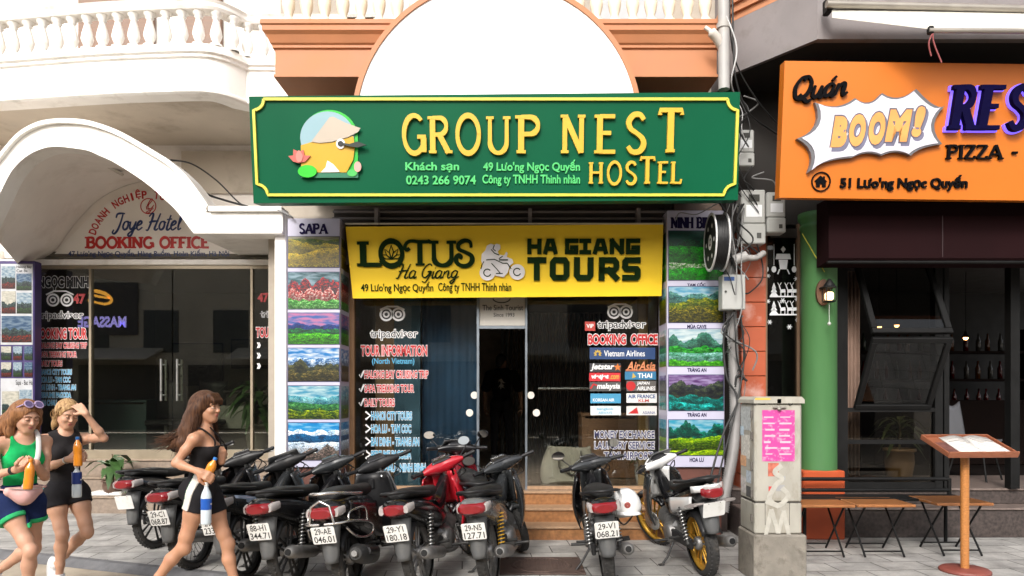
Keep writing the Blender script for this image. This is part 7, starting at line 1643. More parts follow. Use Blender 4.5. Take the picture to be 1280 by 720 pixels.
class Body:
    def __init__(s): s.ops = []
    def cone(s, a, b, ra, rb, k=.03, tag='b'): s.ops.append((f_cone(a, b, ra, rb), k, 1, tag)); return s
    def limb(s, pts, k=.03, tag='b'):
        for (a, ra), (b, rb) in zip(pts[:-1], pts[1:]): s.cone(a, b, ra, rb, k, tag)
        return s
    def ell(s, c, r, M=None, k=.03, tag='b'): s.ops.append((f_ell(c, r, M), k, 1, tag)); return s
    def cut(s, c, r, M=None, k=.01, tag='b'): s.ops.append((f_ell(c, r, M), k, -1, tag)); return s
    def field(s, tags=None, h=.0065, pad=.03, extra=None):
        ops = [o for o in s.ops if tags is None or o[3] in tags]
        lo = np.min([o[0][1] for o in ops if o[2] > 0], axis=0) - pad; hi = np.max([o[0][2] for o in ops if o[2] > 0], axis=0) + pad
        n = np.ceil((hi - lo) / h).astype(int) + 1; D = np.full(n, .2, np.float32)
        for (f, a, b), k, sg, _ in ops:
            mar = k + .02
            i0 = np.clip(((a - mar - lo) / h).astype(int), 0, n - 1); i1 = np.clip(((b + mar - lo) / h).astype(int) + 2, 1, n)
            ax = [lo[q] + h * np.arange(i0[q], i1[q]) for q in range(3)]
            P = np.stack(np.meshgrid(*ax, indexing='ij'), -1); d = f(P)
            sl = tuple(slice(i0[q], i1[q]) for q in range(3)); A = D[sl]
            if sg > 0:
                hh = np.maximum(k - np.abs(A - d), 0) / max(k, 1e-6); D[sl] = np.minimum(A, d) - hh * hh * k * .25
            else:
                hh = np.maximum(k - np.abs(A + d), 0) / max(k, 1e-6); D[sl] = np.maximum(A, -d) + hh * hh * k * .25
        return D, lo, h
def nets(D, lo, h):
    """Surface nets: distance grid -> vertices, quads."""
    n = D.shape; S = D < 0
    c = [S[i:n[0] - 1 + i, j:n[1] - 1 + j, k:n[2] - 1 + k] for i in (0, 1) for j in (0, 1) for k in (0, 1)]
    sm = sum(x.astype(np.int8) for x in c); idx = np.argwhere((sm > 0) & (sm < 8))
    if len(idx) == 0: return np.zeros((0, 3)), []
    off = np.array([(i, j, k) for i in (0, 1) for j in (0, 1) for k in (0, 1)])
    V = np.stack([D[idx[:, 0] + o[0], idx[:, 1] + o[1], idx[:, 2] + o[2]] for o in off], 1)
    acc = np.zeros((len(idx), 3)); cnt = np.zeros(len(idx))
    for a in range(8):
        for b in range(a + 1, 8):
            if np.abs(off[a] - off[b]).sum() != 1: continue
            va, vb = V[:, a], V[:, b]; cr = (va < 0) != (vb < 0); t = np.where(cr, va / np.where(np.abs(va - vb) < 1e-9, 1e-9, va - vb), 0)
            acc += np.where(cr[:, None], off[a] + (off[b] - off[a]) * t[:, None], 0); cnt += cr
    pts = lo + h * (idx + acc / cnt[:, None])
    mp = -np.ones((n[0] - 1, n[1] - 1, n[2] - 1), np.int32); mp[tuple(idx.T)] = np.arange(len(idx)); F_ = []
    for ax in range(3):
        u, w = [(1, 2), (2, 0), (0, 1)][ax]
        A = S.take(range(n[ax] - 1), ax); B = S.take(range(1, n[ax]), ax); E_ = np.argwhere(A != B)
        E_ = E_[(E_[:, u] > 0) & (E_[:, w] > 0) & (E_[:, u] < n[u] - 1) & (E_[:, w] < n[w] - 1)]
        q = []
        for du, dw in ((1, 1), (0, 1), (0, 0), (1, 0)):
            g = E_.copy(); g[:, u] -= du; g[:, w] -= dw; q.append(mp[tuple(g.T)])
        q = np.stack(q, 1); inside = S[tuple(E_.T)]; q[~inside] = q[~inside][:, ::-1]; F_.append(q[(q >= 0).all(1)])
    return pts, np.concatenate(F_).tolist()
def skin(body, name, parent, mat, tags=None, h=.0065, grow=0.0, clip=None, smooth_it=0):
    D, lo, h = body.field(tags, h)
    D = D - grow
    if clip:
        ax = [lo[q] + h * np.arange(D.shape[q]) for q in range(3)]; P = np.stack(np.meshgrid(*ax, indexing='ij'), -1)
        D = np.maximum(D, clip(P))
    pts, fc = nets(D, lo, h); m = MB(mat); m.add(pts, fc, True)
    return m.build(name, parent)
def half(P, c, nrm):
    nrm = np.array(nrm, float); nrm /= np.linalg.norm(nrm); return (P - np.array(c)) @ nrm
def hand(B, wrist, d, nrm, sgn, curl=(35, 45, 30), spread=.0, sc=1.0, thumb=.6):
    """d along the hand, nrm out of the palm, sgn: which side the thumb leaves."""
    w = Vector(wrist); d = Vector(d).normalized(); nn = Vector(nrm); nn = (nn - d * nn.dot(d)).normalized(); s = d.cross(nn) * sgn
    k = .006
    B.limb([(w, .024 * sc), (w + d * .035 * sc, .025 * sc)], .02)
    for i in range(4): B.limb([(w + d * .02 * sc + s * (1.5 - i) * .012 * sc, .013 * sc), (w + d * .08 * sc + s * (1.5 - i) * .019 * sc, .0115 * sc)], .012)
    for i, L in enumerate((.92, 1.0, .94, .76)):
        p = w + d * .085 * sc + s * (1.5 - i) * .0195 * sc; a = 0; dr = d + s * (1.5 - i) * spread
        dr.normalize(); r = .0095 * sc
        for seg, cu in zip((.042, .027, .021), curl):
            a += R(cu); q = p + (dr * math.cos(a) + nn * math.sin(a)) * seg * L * sc; B.cone(p, q, r, r * .9, k); p = q; r *= .9
    t0 = w + d * .025 * sc + s * .024 * sc; t1 = t0 + (d * .55 + s * .65 + nn * .45).normalized() * .042 * sc; t2 = t1 + (d * .75 + s * .1 + nn * thumb).normalized() * .034 * sc; t3 = t2 + (d * .7 - s * .25 + nn * thumb).normalized() * .026 * sc
    B.limb([(t0, .014 * sc), (t1, .0125 * sc), (t2, .0105 * sc), (t3, .0088 * sc)], k)
def head(B, c, f, up, sc=1.0):
    """c: middle of the skull; f: where the face looks; up: crown direction."""
    f = Vector(f).normalized(); up = Vector(up); up = (up - f * up.dot(f)).normalized(); l = up.cross(f)
    M = Matrix((f, l, up)).transposed(); P = lambda x, y, z: Vector(c) + (f * x + l * y + up * z) * sc
    B.ell(P(-.012, 0, .02), (.093 * sc, .074 * sc, .088 * sc), M, .02, 'h')
    B.ell(P(.03, 0, -.035), (.058 * sc, .060 * sc, .075 * sc), M, .03, 'h')
    B.limb([(P(.035, 0, -.07), .046 * sc), (P(.062, 0, -.098), .021 * sc)], .03, 'h')
    for s in (-1, 1):
        B.cone(P(.0, s * .052, -.05), P(.055, s * .018, -.098), .02 * sc, .017 * sc, .025, 'h')
        B.ell(P(.062, s * .036, -.032), (.022 * sc, .022 * sc, .018 * sc), M, .02, 'h')
        B.cone(P(.078, s * .012, .02), P(.066, s * .048, .018), .010 * sc, .010 * sc, .012, 'h')
        B.cut(P(.092, s * .030, -.003), (.014 * sc, .017 * sc, .011 * sc), M, .012, 'h')
        B.ell(P(-.012, s * .074, -.015), (.018 * sc, .008 * sc, .030 * sc), M, .006, 'h')
    B.limb([(P(.083, 0, .006), .008 * sc), (P(.100, 0, -.028), .010 * sc)], .012, 'h'); B.ell(P(.103, 0, -.034), (.013 * sc, .012 * sc, .010 * sc), M, .008, 'h')
    for s in (-1, 1): B.ell(P(.093, s * .010, -.037), (.009 * sc, .008 * sc, .007 * sc), M, .006, 'h')
    B.ell(P(.084, 0, -.059), (.012 * sc, .022 * sc, .007 * sc), M, .006, 'h'); B.ell(P(.080, 0, -.071), (.012 * sc, .020 * sc, .008 * sc), M, .006, 'h')
    return P, M
def face_parts(root, P, M, sc, lip, brow, lids=True, skin_m=None, closed=False):
    m = MB(lip); m.ball(P(.0875, 0, -.0605), (.010 * sc, .021 * sc, .005 * sc), 12, M); m.ball(P(.084, 0, -.0705), (.0105 * sc, .018 * sc, .006 * sc), 12, M); m.build('lips', root)
    for s in (-1, 1):
        m = MB(brow); m.tube(catmull([P(.0885, s * .012, .0165), P(.087, s * .030, .0215), P(.074, s * .050, .0145)], 5), [.0035 * sc] * 10 + [.0015], 6); m.build('eyebrow', root)
        m = MB(pbr('eye_white_wet', (.62, .6, .58), .1)); m.ball(P(.076, s * .031, -.003), (.0135 * sc, .0135 * sc, .0125 * sc), 14, M); e = m.build('eye', root)
        if not closed: m = MB(pbr('iris_brown', (.035, .02, .012), .08)); m.ball(P(.0855, s * .031, -.0045), (.0045 * sc, .0062 * sc, .0062 * sc), 12, M); m.build('iris', e)
        m = MB(skin_m); m.lathe([(.0142 * sc, 0), (.0138 * sc, .004 * sc), (.0115 * sc, .0085 * sc), (.006 * sc, .0125 * sc), (0, .0138 * sc)], P(.0762, s * .031, -.003), 'Z', 16, M=M @ Matrix.Rotation(R(62 if closed else 28), 3, 'Y')); m.build('eyelid', e)
        m = MB(pbr('lash_dark', (.015, .01, .008), .6)); z_ = -.009 if closed else .0035
        m.tube(catmull([P(.087, s * .019, z_ - .001), P(.0905, s * .031, z_ + .001), P(.084, s * .044, z_ - .002)], 4), .0017 * sc, 5); m.build('eyelashes', e)
def torso(B, pel, cst, nb, sl, sr, hl, hr, f, sc=1.0, bust=1.0, male=False):
    """pel, cst: pelvis and rib cage centres; nb: base of neck; f: facing."""
    pel, cst, nb, sl, sr, hl, hr = map(Vector, (pel, cst, nb, sl, sr, hl, hr)); f = Vector(f).normalized()
    up = (cst - pel).normalized(); l = (sl - sr).normalized(); l = (l - up * l.dot(up)).normalized(); ff = l.cross(up)
    M = Matrix((ff, l, up)).transposed(); lp = (hl - hr).normalized(); Mp = Matrix((lp.cross(Vector((0, 0, 1))).normalized(), lp, Vector((0, 0, 1)))).transposed()
    fp = Mp @ Vector((1, 0, 0))
    w = 1.12 if male else 1.0
    B.ell(pel, (.092 * sc, .138 * sc, .105 * sc), Mp, .05, 't')
    B.ell(pel.lerp(cst, .47), (.076 * sc * w, .105 * sc * w, .13 * sc), M, .05, 't')
    B.ell(cst, (.094 * sc * w, .126 * sc * w, .150 * sc), M, .05, 't')
    B.cone(sl.lerp(sr, .14) - up * .012, sr.lerp(sl, .14) - up * .012, .044 * sc * w, .044 * sc * w, .05, 't')
    B.cone(nb - up * .02, cst + up * .06 * sc, .055 * sc, .09 * sc, .05, 't')
    for s in (sl, sr): B.cone(nb + up * .01, nb.lerp(s, .75), .036 * sc, .034 * sc, .05, 't')
    for s in (-1, 1):
        if bust: B.ell(cst + ff * .083 * sc + l * s * .066 * sc - up * .005, (.052 * sc * bust, .056 * sc * bust, .056 * sc * bust), M, .04, 't')
        B.ell(pel - fp * .062 * sc + lp * s * .068 * sc - Vector((0, 0, .035 * sc)), (.080 * sc, .080 * sc, .085 * sc), Mp, .04, 't')
    return ff, l, up, M
def leg(B, hip, knee, ank, toe_dir, sc=1.0, tag='l', foot=True):
    hip, knee, ank = Vector(hip), Vector(knee), Vector(ank); td = Vector(toe_dir).normalized()
    B.limb([(hip, .080 * sc), (hip.lerp(knee, .35), .067 * sc), (hip.lerp(knee, .8), .047 * sc), (knee, .043 * sc)], .03, tag)
    ax = (ank - knee).normalized(); back = -(td - ax * td.dot(ax)); back = back.normalized() if back.length > .01 else Vector((0, 0, 0))
    B.limb([(knee, .043 * sc), (knee.lerp(ank, .3) + back * .012, .046 * sc), (knee.lerp(ank, .7) + back * .004, .031 * sc), (ank, .026 * sc)], .022, tag)
    B.ell(knee - back * .022, (.034 * sc, .034 * sc, .042 * sc), None, .03, tag)
def shoe(name, root, ank, td, mat, sole, sc=1.0, pitch=0.0):
    """pitch > 0: heel raised."""
    a = Vector(ank); td = Vector(td); td.z = 0; td.normalize(); l = Vector((0, 0, 1)).cross(td); Rm = Matrix.Rotation(pitch, 3, l)
    d = Rm @ td; u = Rm @ Vector((0, 0, 1)); B = Body(); o = a - u * .055
    B.limb([(o - d * .045 + u * .005, .040), (o + d * .05 + u * .0, .042), (o + d * .13 - u * .012, .034), (o + d * .165 - u * .018, .024)], .03); B.cone(a - d * .005, a + u * .035, .044, .040, .03)
    sh = skin(B, name, root, mat, clip=lambda P: np.maximum(half(P, o - u * .035, -u), half(P, a + u * .03, u)))
    m = MB(sole); M = Matrix((d, l, u)).transposed(); m.loft([[o + d * x + l * y * w - u * z for x, y in [(.16 * math.cos(t) * 1.0 + .055, .05 * math.sin(t)) for t in np.linspace(0, 2 * PI, 24, endpoint=False)]] for z, w in ((.030, 1), (.052, 1))]); m.build('sole', sh)
def arm(B, s, e, w, sc=1.0, tag='a'):
    s, e, w = Vector(s), Vector(e), Vector(w)
    B.ell(s, (.043 * sc,) * 3, None, .03, tag)
    B.limb([(s, .038 * sc), (s.lerp(e, .45), .035 * sc), (e, .029 * sc)], .02, tag)
    B.limb([(e, .029 * sc), (e.lerp(w, .3), .032 * sc), (w, .021 * sc)], .018, tag)
def strand_mat(name, c1, c2):
    m = pbr(name, c1, .5, var=.35, scale=7, bump=.0, spec=.2); nt = m.node_tree; b = nt.nodes['Principled BSDF']
    tc = nd(nt, 'ShaderNodeTexCoord'); mp = nd(nt, 'ShaderNodeMapping'); mp.inputs['Scale'].default_value = (90, 90, 9); nt.links.new(tc.outputs['Object'], mp.inputs[0])
    nz = nd(nt, 'ShaderNodeTexNoise'); nz.inputs['Scale'].default_value = 1; nz.inputs['Detail'].default_value = 3; nt.links.new(mp.outputs[0], nz.inputs['Vector'])
    mr = nd(nt, 'ShaderNodeMapRange'); mr.inputs['From Min'].default_value = .35; mr.inputs['From Max'].default_value = .65; nt.links.new(nz.outputs['Fac'], mr.inputs['Value'])
    mx = nd(nt, 'ShaderNodeMix', data_type='RGBA'); mx.inputs['A'].default_value = (*c1, 1); mx.inputs['B'].default_value = (*c2, 1); nt.links.new(mr.outputs[0], mx.inputs['Factor']); nt.links.new(mx.outputs['Result'], b.inputs['Base Color'])
    bp = nd(nt, 'ShaderNodeBump'); bp.inputs['Strength'].default_value = .7; bp.inputs['Distance'].default_value = .01; nt.links.new(nz.outputs['Fac'], bp.inputs['Height']); nt.links.new(bp.outputs[0], b.inputs['Normal'])
    return m
def hair_object(root, B, mat, strands, seed, clip=None, h=.006):
    D, lo, h = B.field(None, h)
    if clip:
        ax = [lo[q] + h * np.arange(D.shape[q]) for q in range(3)]; P = np.stack(np.meshgrid(*ax, indexing='ij'), -1); D = np.maximum(D, clip(P))
    pts, fc = nets(D, lo, h); m = MB(mat); m.add(pts, fc, True); r = random.Random(seed)
    for (a, b, c, n, sp) in strands:
        for k in range(int(n * 2.6)):
            j = lambda s: Vector((r.gauss(0, s), r.gauss(0, s), r.gauss(0, s))); m.tube(catmull([a + j(sp * .5), b + j(sp * .8), c + j(sp)], 6), [.0022] * 9 + [.002, .0016, .0012, .0006], 4, cap=False)
    return m.build('hair', root)
SKIN1 = pbr('skin_tanned', (.46, .235, .14), .5, var=.14, scale=7, sss=.12, dirt=(.50, .20, .13), dirt_amt=.3, dirt_scale=9, bump=.08, bscale=90); SKIN2 = pbr('skin_fair', (.54, .30, .20), .5, var=.14, scale=7, sss=.12, dirt=(.50, .20, .13), dirt_amt=.3, dirt_scale=9, bump=.08, bscale=90); SKIN3 = pbr('skin_warm', (.52, .29, .19), .5, var=.08, scale=9, sss=.12); SKIN4 = pbr('skin_brown', (.34, .2, .13), .5, var=.08)  # SKIN4 is a darker brown skin tone
LIP = pbr('lips_rose', (.36, .10, .085), .35); BROW = pbr('brow_brown', (.06, .03, .018), .7); BROWL = pbr('brow_blond', (.20, .12, .06), .7)
GND = -.06
def bottle(label, base, axis, r, H, liquid, cap, labelc=None, lab=(.35, .62), clear=True, parent_group=None, fill=.85):
    a = Vector(axis).normalized(); M = rot_to(a); b = Vector(base)
    t = thing('drink_bottle', label, 'bottle', b)
    pr = [(r * .2, .0), (r * .92, .003), (r, .015), (r, H * .36), (r * .93, H * .40), (r, H * .45), (r, H * .66), (r * .8, H * .76), (r * .42, H * .86), (r * .36, H * .9), (r * .36, H * .92)]
    m = MB(pbr('juice_orange', (.72, .25, .02), .15, var=.06, coat=.6) if liquid == 'juice' else pbr('water_bottle', (.56, .63, .68), .08, var=.1, coat=.6)); m.lathe(pr, b, 'Z', 22, M=M); m.build('bottle_body', t)
    m = MB(cap); m.lathe([(r * .42, H * .905), (r * .44, H * .92), (r * .44, H * .985), (r * .38, H), (0, H)], b, 'Z', 18, M=M); m.build('cap', t)
    if labelc: m = MB(labelc); m.lathe([(r * 1.012, H * lab[0]), (r * 1.02, H * (lab[0] + .02)), (r * 1.02, H * (lab[1] - .02)), (r * 1.012, H * lab[1])], b, 'Z', 22, M=M); m.mat(pbr('label_white', (.7, .7, .7), .4)); m.lathe([(r * 1.024, H * (lab[0] + .11)), (r * 1.024, H * (lab[0] + .15))], b, 'Z', 22, M=M, a0=PI * .9, a1=PI * 1.9); m.build('label', t)
    return t
BLUEC = pbr('cap_blue', (.02, .15, .45), .3); WHITEC = pbr('cap_white', (.7, .7, .68), .3); ORANGEC = pbr('cap_orange', (.65, .2, .02), .3); BLUELB = pbr('label_blue', (.015, .09, .40), .3); NAVYLB = pbr('label_navy', (.012, .03, .16), .3)
WSHOE = pbr('white_shoe', (.72, .72, .74), .5); SOLE = pbr('shoe_sole', (.6, .6, .6), .6)
STRIPEW = pbr('stripe_white', (.62, .58, .53), .6); STRIPEG = pbr('stripe_green', (.03, .24, .15), .6); STRIPEP = pbr('stripe_purple', (.30, .16, .42), .6); STRIPET = pbr('stripe_teal', (.08, .48, .45), .6)
def cloth(name, col, **kw): return pbr(name, col, .8, var=.2, scale=9, bump=.9, bscale=11, spec=.12, **kw)
def shorts(B, root, mat, pel, top, hips, knees, hem, f, grow=.012, mat_name='shorts'):
    D, lo, h = B.field({'t', 'l'}, .0075); D = D - grow
    ax = [lo[q] + h * np.arange(D.shape[q]) for q in range(3)]; P = np.stack(np.meshgrid(*ax, indexing='ij'), -1)
    c = half(P, (0, 0, top), (0, 0, 1))
    hp = []
    for hi, kn, t in zip(hips, knees, hem):
        hi, kn = Vector(hi), Vector(kn); d = (kn - hi).normalized(); hp.append((half(P, hi.lerp(kn, t), d), half(P, hi, d)))
    l = (Vector(hips[0]) - Vector(hips[1])); side = half(P, (Vector(hips[0]) + Vector(hips[1])) / 2, l)
    leg_c = np.where(side > 0, hp[0][0], hp[1][0])
    pts, fc = nets(np.maximum(D, np.maximum(c, leg_c)), lo, h); m = MB(mat); m.add(pts, fc, True)
    return m.build(mat_name, root)
def band(B, root, name, mats, tags, grow, clip, h=.0065, parent=None):
    D, lo, h = B.field(tags, h); D = D - grow
    ax = [lo[q] + h * np.arange(D.shape[q]) for q in range(3)]; P = np.stack(np.meshgrid(*ax, indexing='ij'), -1)
    D = np.maximum(D, clip(P)); pts, fc = nets(D, lo, h)
    if not len(pts): return None
    m = MB(mats); m.add(pts, fc, True); return m.build(name, parent or root)

# -- woman in the middle of the left group, walking right in profile
def woman_profile():
    d0 = 5.25; J = lambda x, y, dy=0.0: at(x, y, d0 + dy)
    root = thing('person', 'dark haired woman in black top and black shorts walking past the motorbikes', 'person', (J(250, 700).x, d0, GND))
    f = Vector((1, -.08, 0)).normalized(); B = Body()
    pel = J(253, 609); cst = J(254, 562); nb = J(255.5, 539.5)
    sl, sr = J(262, 547, .155), J(242, 549, -.155); hl, hr = J(262, 619, .085), J(249, 619, -.085)
    kl, al = J(284, 680, .09), J(297, 742, .08); kr, ar = J(229, 684, -.10), J(186, 738, -.10)
    ff, l, up, M = torso(B, pel, cst, nb, sl, sr, hl, hr, f, .91, .95)
    leg(B, hl, kl, al, f); leg(B, hr, kr, ar, f + Vector((0, 0, -.5)))
    el, wl = J(266, 583, .20), J(277, 577, .02); er, wr = J(219.5, 579, -.20), J(247, 589, -.25)
    arm(B, sl, el, wl, .95); arm(B, sr, er, wr, .95)
    hand(B, wr, Vector((1, -.1, -.45)), Vector((-.2, .9, -.4)), -1, (40, 50, 35), sc=.95); hand(B, wl, Vector((.1, -.12, 1)), Vector((-.8, .5, 0)), -1, (55, 60, 40), sc=.92)
    hc = J(258.5, 508); B.limb([(nb - up * .02, .050), (hc + Vector((-.01, 0, -.06)), .046)], .03, 'n')
    hf = Vector((1, -.22, -.02)); P, HM = head(B, hc, hf, (0.03, 0, 1), .97)
    skin(B, 'body', root, SKIN1); face_parts(root, P, HM, .97, LIP, BROW, skin_m=SKIN1)
    blk = cloth('black_knit', (.014, .013, .014))
    zt, zb = J(0, 557).z, J(0, 588).z
    neck = lambda Q: np.maximum(np.maximum(half(Q, (0, 0, zt), (0, 0, 1)), half(Q, (0, 0, zb), (0, 0, -1))), -1e9)
    top = band(B, root, 'top', blk, {'t'}, .009, neck)
    m = MB(blk)
    for s_, sh in ((1, sl), (-1, sr)):
        a = cst + ff * .10 + l * s_ * .06 + up * .05; b_ = Vector(nb).lerp(sh, .55) + up * .045; c_ = cst - ff * .105 + l * s_ * .06 + up * .05
        m.tube(catmull([a - up * .04, a + up * .03, b_ + ff * .03, b_ - ff * .02, c_], 6), .010, 8, flat=.5)
    m.build('strap', top)
    sh_ = shorts(B, root, cloth('black_shorts', (.016, .015, .017)), pel, J(0, 588.5).z, (hl, hr), (kl, kr), (.36, .30), f, .013)
    for o_, wd, mt in ((0, .030, STRIPEW), (-.024, .007, STRIPEG)):
        cen = Vector(hr) + f * (-.035 + o_ - .0)
        ax_ = (Vector(kr) - Vector(hr)).normalized(); fx = (f - ax_ * f.dot(ax_)).normalized()
        band(B, root, 'side_stripe', mt, {'t', 'l'}, .0205, lambda Q, cen=cen, wd=wd, fx=fx, ax_=ax_: np.maximum.reduce([np.abs(half(Q, cen, fx)) - wd, half(Q, cen + Vector((0, -.03, 0)), (0, 1, 0)), half(Q, (0, 0, J(0, 590).z), (0, 0, 1)), half(Q, Vector(hr).lerp(Vector(kr), .295), ax_), half(Q, pel, (0, 1, 0))]), parent=sh_)
    m = MB(cloth('black_sleeve', (.02, .016, .018))); w0, e0 = Vector(wl), Vector(el); m.tube([e0.lerp(w0, .25), e0.lerp(w0, .6), w0.lerp(e0, .04)], [.043, .040, .030], 14); m.build('arm_sleeve', root)
    m = MB(blk); m.tube(catmull([nb + l * -.03 + ff * .05 + up * .035, cst + ff * .125 + l * .02 + up * .07, cst + ff * .14 + l * .08, cst + ff * .08 + l * .155 - up * .1], 6), .012, 8, flat=.4); m.build('bag_strap', root)
    HB_ = Body(); p = lambda x, y, z: P(x, y, z)
    HB_.ell(p(-.016, 0, .026), (.104, .086, .097), HM, .03)
    for s_ in (-1, 1):
        HB_.limb([(p(.02, s_ * .062, .06), .028), (p(-.02, s_ * .080, -.02), .028), (p(-.04, s_ * .078, -.12), .03), (p(-.05, s_ * .10, -.24), .026), (p(-.07 if s_ < 0 else .0, s_ * .105, -.335), .016)], .04)
    HB_.limb([(p(-.07, 0, .0), .07), (p(-.10, -.01, -.10), .068), (p(-.15, -.02, -.20), .058), (p(-.215, -.03, -.28), .036), (p(-.30, -.04, -.33), .012)], .05)
    HB_.limb([(p(-.06, -.06, -.06), .05), (p(-.10, -.08, -.18), .046), (p(-.12, -.11, -.28), .034), (p(-.11, -.12, -.37), .012)], .04)
    for s_ in (-.04, -.02, 0, .02, .04): HB_.limb([(p(.055, s_ * 1.1, .085), .02), (p(.092, s_ * 1.15, .045), .011), (p(.096, s_ * 1.2, .016), .006)], .012)
    fc_ = hc + f * 0
    def clip(Q):
        q = (Q - np.array(P(.075, 0, -.055))) @ np.array(HM); e = np.sqrt((q[..., 0] / .085) ** 2 + (q[..., 1] / .056) ** 2 + (q[..., 2] / .078) ** 2) - 1
        return -e * .05
    hm = strand_mat('hair_brunette', (.034, .014, .008), (.10, .045, .022))
    hair_object(root, HB_, hm, [(p(-.09, -.02, -.05), p(-.16, -.03, -.2), p(-.36, -.06, -.30), 26, .03), (p(-.07, -.07, -.05), p(-.11, -.1, -.2), p(-.14, -.12, -.40), 22, .022), (p(.0, -.085, .0), p(-.03, -.095, -.15), p(-.05, -.11, -.38), 16, .02), (p(.0, .085, .0), p(.0, .095, -.15), p(.01, .11, -.37), 12, .018)], 4, clip)
    shoe('shoe', root, al, f, WSHOE, SOLE); shoe('shoe', root, ar, f, WSHOE, SOLE, pitch=.7)
    hnd = Vector(wr) + Vector((1, -.1, -.45)).normalized() * .075
    bottle('orange juice bottle with blue cap gripped by the dark haired woman', hnd + Vector((-.035, .045, -.045)), (.42, .0, .9), .032, .185, 'juice', BLUEC, None)
    bottle('water bottle with blue label hanging from the dark haired woman\'s hand', J(257.5, 656, -.235), (.0, .02, 1), .036, .30, 'water', WHITEC, BLUELB, (.36, .62))
woman_profile()

# -- two girls at the far left
def girl_green():
    d0 = 5.1; J = lambda x, y, dy=0.0: at(x, y, d0 + dy)
    root = thing('person', 'red haired woman in green top with sunglasses on her head', 'person', (J(22, 700).x, d0, GND))
    f = Vector((.80, -.60, 0)); B = Body(); l0 = Vector((.60, .80, 0))
    pel, cst, nb = J(24, 622), J(27, 572), J(29, 546)
    sl, sr = J(27, 553) + l0 * .155, J(27, 553) - l0 * .155
    hl, hr = pel + l0 * .08 - Vector((0, 0, .04)), pel - l0 * .08 - Vector((0, 0, .04))
    kr, ar = J(38, 688, -.12), J(34, 752, -.06); kl, al = J(42, 684, .10), J(-6, 716, .12)
    ff, l, up, M = torso(B, pel, cst, nb, sl, sr, hl, hr, f, .91, 1.0)
    leg(B, hr, kr, ar, f); leg(B, hl, kl, al, f + Vector((0, 0, -1.6)))
    er, wr = J(-14, 596, -.16), J(20, 587, -.24); el, wl = J(56, 596, .06), J(45, 579, -.13)
    arm(B, sr, er, wr, .97); arm(B, sl, el, wl, .97)
    hand(B, wr, Vector((.95, -.1, .22)), Vector((.1, .3, .95)), 1, (42, 52, 35)); hand(B, wl, Vector((-.75, -.45, .05)), Vector((-.2, .75, -.55)), -1, (45, 55, 35))
    hc = J(33.5, 520, -.02); B.limb([(nb - up * .02, .050), (hc + Vector((-.02, .02, -.06)), .046)], .03, 'n')
    hf = Vector((.86, -.50, -.30)); P, HM = head(B, hc, hf, (.12, 0, 1), .94)
    skin(B, 'body', root, SKIN2); face_parts(root, P, HM, .94, LIP, BROW, skin_m=SKIN2, closed=True)
    grn = cloth('green_top', (.01, .36, .10))
    zb = J(0, 606).z
    def cl(Q):
        q = half(Q, (0, 0, zb), (0, 0, -1))
        for s_ in (-1, 1):
            c_ = np.array(cst + l * s_ * .185 + up * .115); q = np.maximum(q, .105 - np.linalg.norm((Q - c_) * np.array((1, 1, .8)), axis=-1))
        c_ = np.array(nb + ff * .075 + up * .035); q = np.maximum(q, .088 - np.linalg.norm(Q - c_, axis=-1)); c_ = np.array(nb - ff * .08 + up * .05); q = np.maximum(q, .10 - np.linalg.norm(Q - c_, axis=-1))
        return np.maximum(q, half(Q, nb + up * .055, up))
    band(B, root, 'tank_top', grn, {'t', 'n'}, .009, cl)
    nav = cloth('navy_shorts', (.012, .022, .075))
    sh_ = shorts(B, root, nav, pel, J(0, 605).z, (hl, hr), (kl, kr), (.40, .36), f, .014)
    ax_ = (Vector(kr) - Vector(hr)).normalized(); ax2 = (Vector(kl) - Vector(hl)).normalized()
    gs_ = cloth('green_hem', (.03, .33, .12))
    def hemc(Q, hi, kn, t, a, b, sd):
        hi, kn = Vector(hi), Vector(kn); d = (kn - hi).normalized(); c = np.maximum(half(Q, hi.lerp(kn, t) + d * .002, d), half(Q, hi.lerp(kn, t) - d * .03, -d)); return np.maximum(c, half(Q, pel, l0 * -sd))
    band(B, root, 'green_hem', gs_, {'t', 'l'}, .0205, lambda Q: hemc(Q, hr, kr, .36, 0, 0, -1), parent=sh_); band(B, root, 'green_hem', gs_, {'t', 'l'}, .0205, lambda Q: hemc(Q, hl, kl, .40, 0, 0, 1), parent=sh_)
    for k in range(3):
        cen = Vector(hr) - l0 * .05 + f * (-.075 + k * .022); band(B, root, 'side_stripe', gs_, {'t', 'l'}, .0205, lambda Q, cen=cen: np.maximum.reduce([np.abs(half(Q, cen, f)) - .006, half(Q, pel - l0 * .07, l0), half(Q, (0, 0, J(0, 612).z), (0, 0, 1)), half(Q, Vector(hr).lerp(Vector(kr), .34), ax_)]), parent=sh_)
    # pink belt bag
    pk = pbr('pink_fabric', (.62, .36, .34), .6, var=.08, scale=10, bump=.15)
    bb = Body(); c0 = pel + ff * .135 + Vector((0, 0, .045)) - l * .012
    bb.limb([(c0 - l * .085 + Vector((0, 0, .02)) - ff * .02, .036), (c0 - Vector((0, 0, .012)), .056), (c0 + l * .085 + Vector((0, 0, .02)) - ff * .02, .036)], .05)
    bg_ = skin(bb, 'belt_bag', root, pk, clip=lambda Q: half(Q, c0 + Vector((0, 0, .052)), (0, 0, 1)))
    m = MB(STEEL); m.tube([c0 - l * .1 + ff * .025 + Vector((0, 0, .045)), c0 + ff * .058 + Vector((0, 0, .034)), c0 + l * .1 + ff * .025 + Vector((0, 0, .045))], .003, 5); m.build('zip', bg_)
    m = MB(pk); ring_ = [pel + Vector((0, 0, .075)) + ff * .125 * math.cos(a) + l * .16 * math.sin(a) for a in np.linspace(0, 2 * PI, 25)]; m.tube(ring_, .012, 8, flat=.5); m.build('belt', bg_)
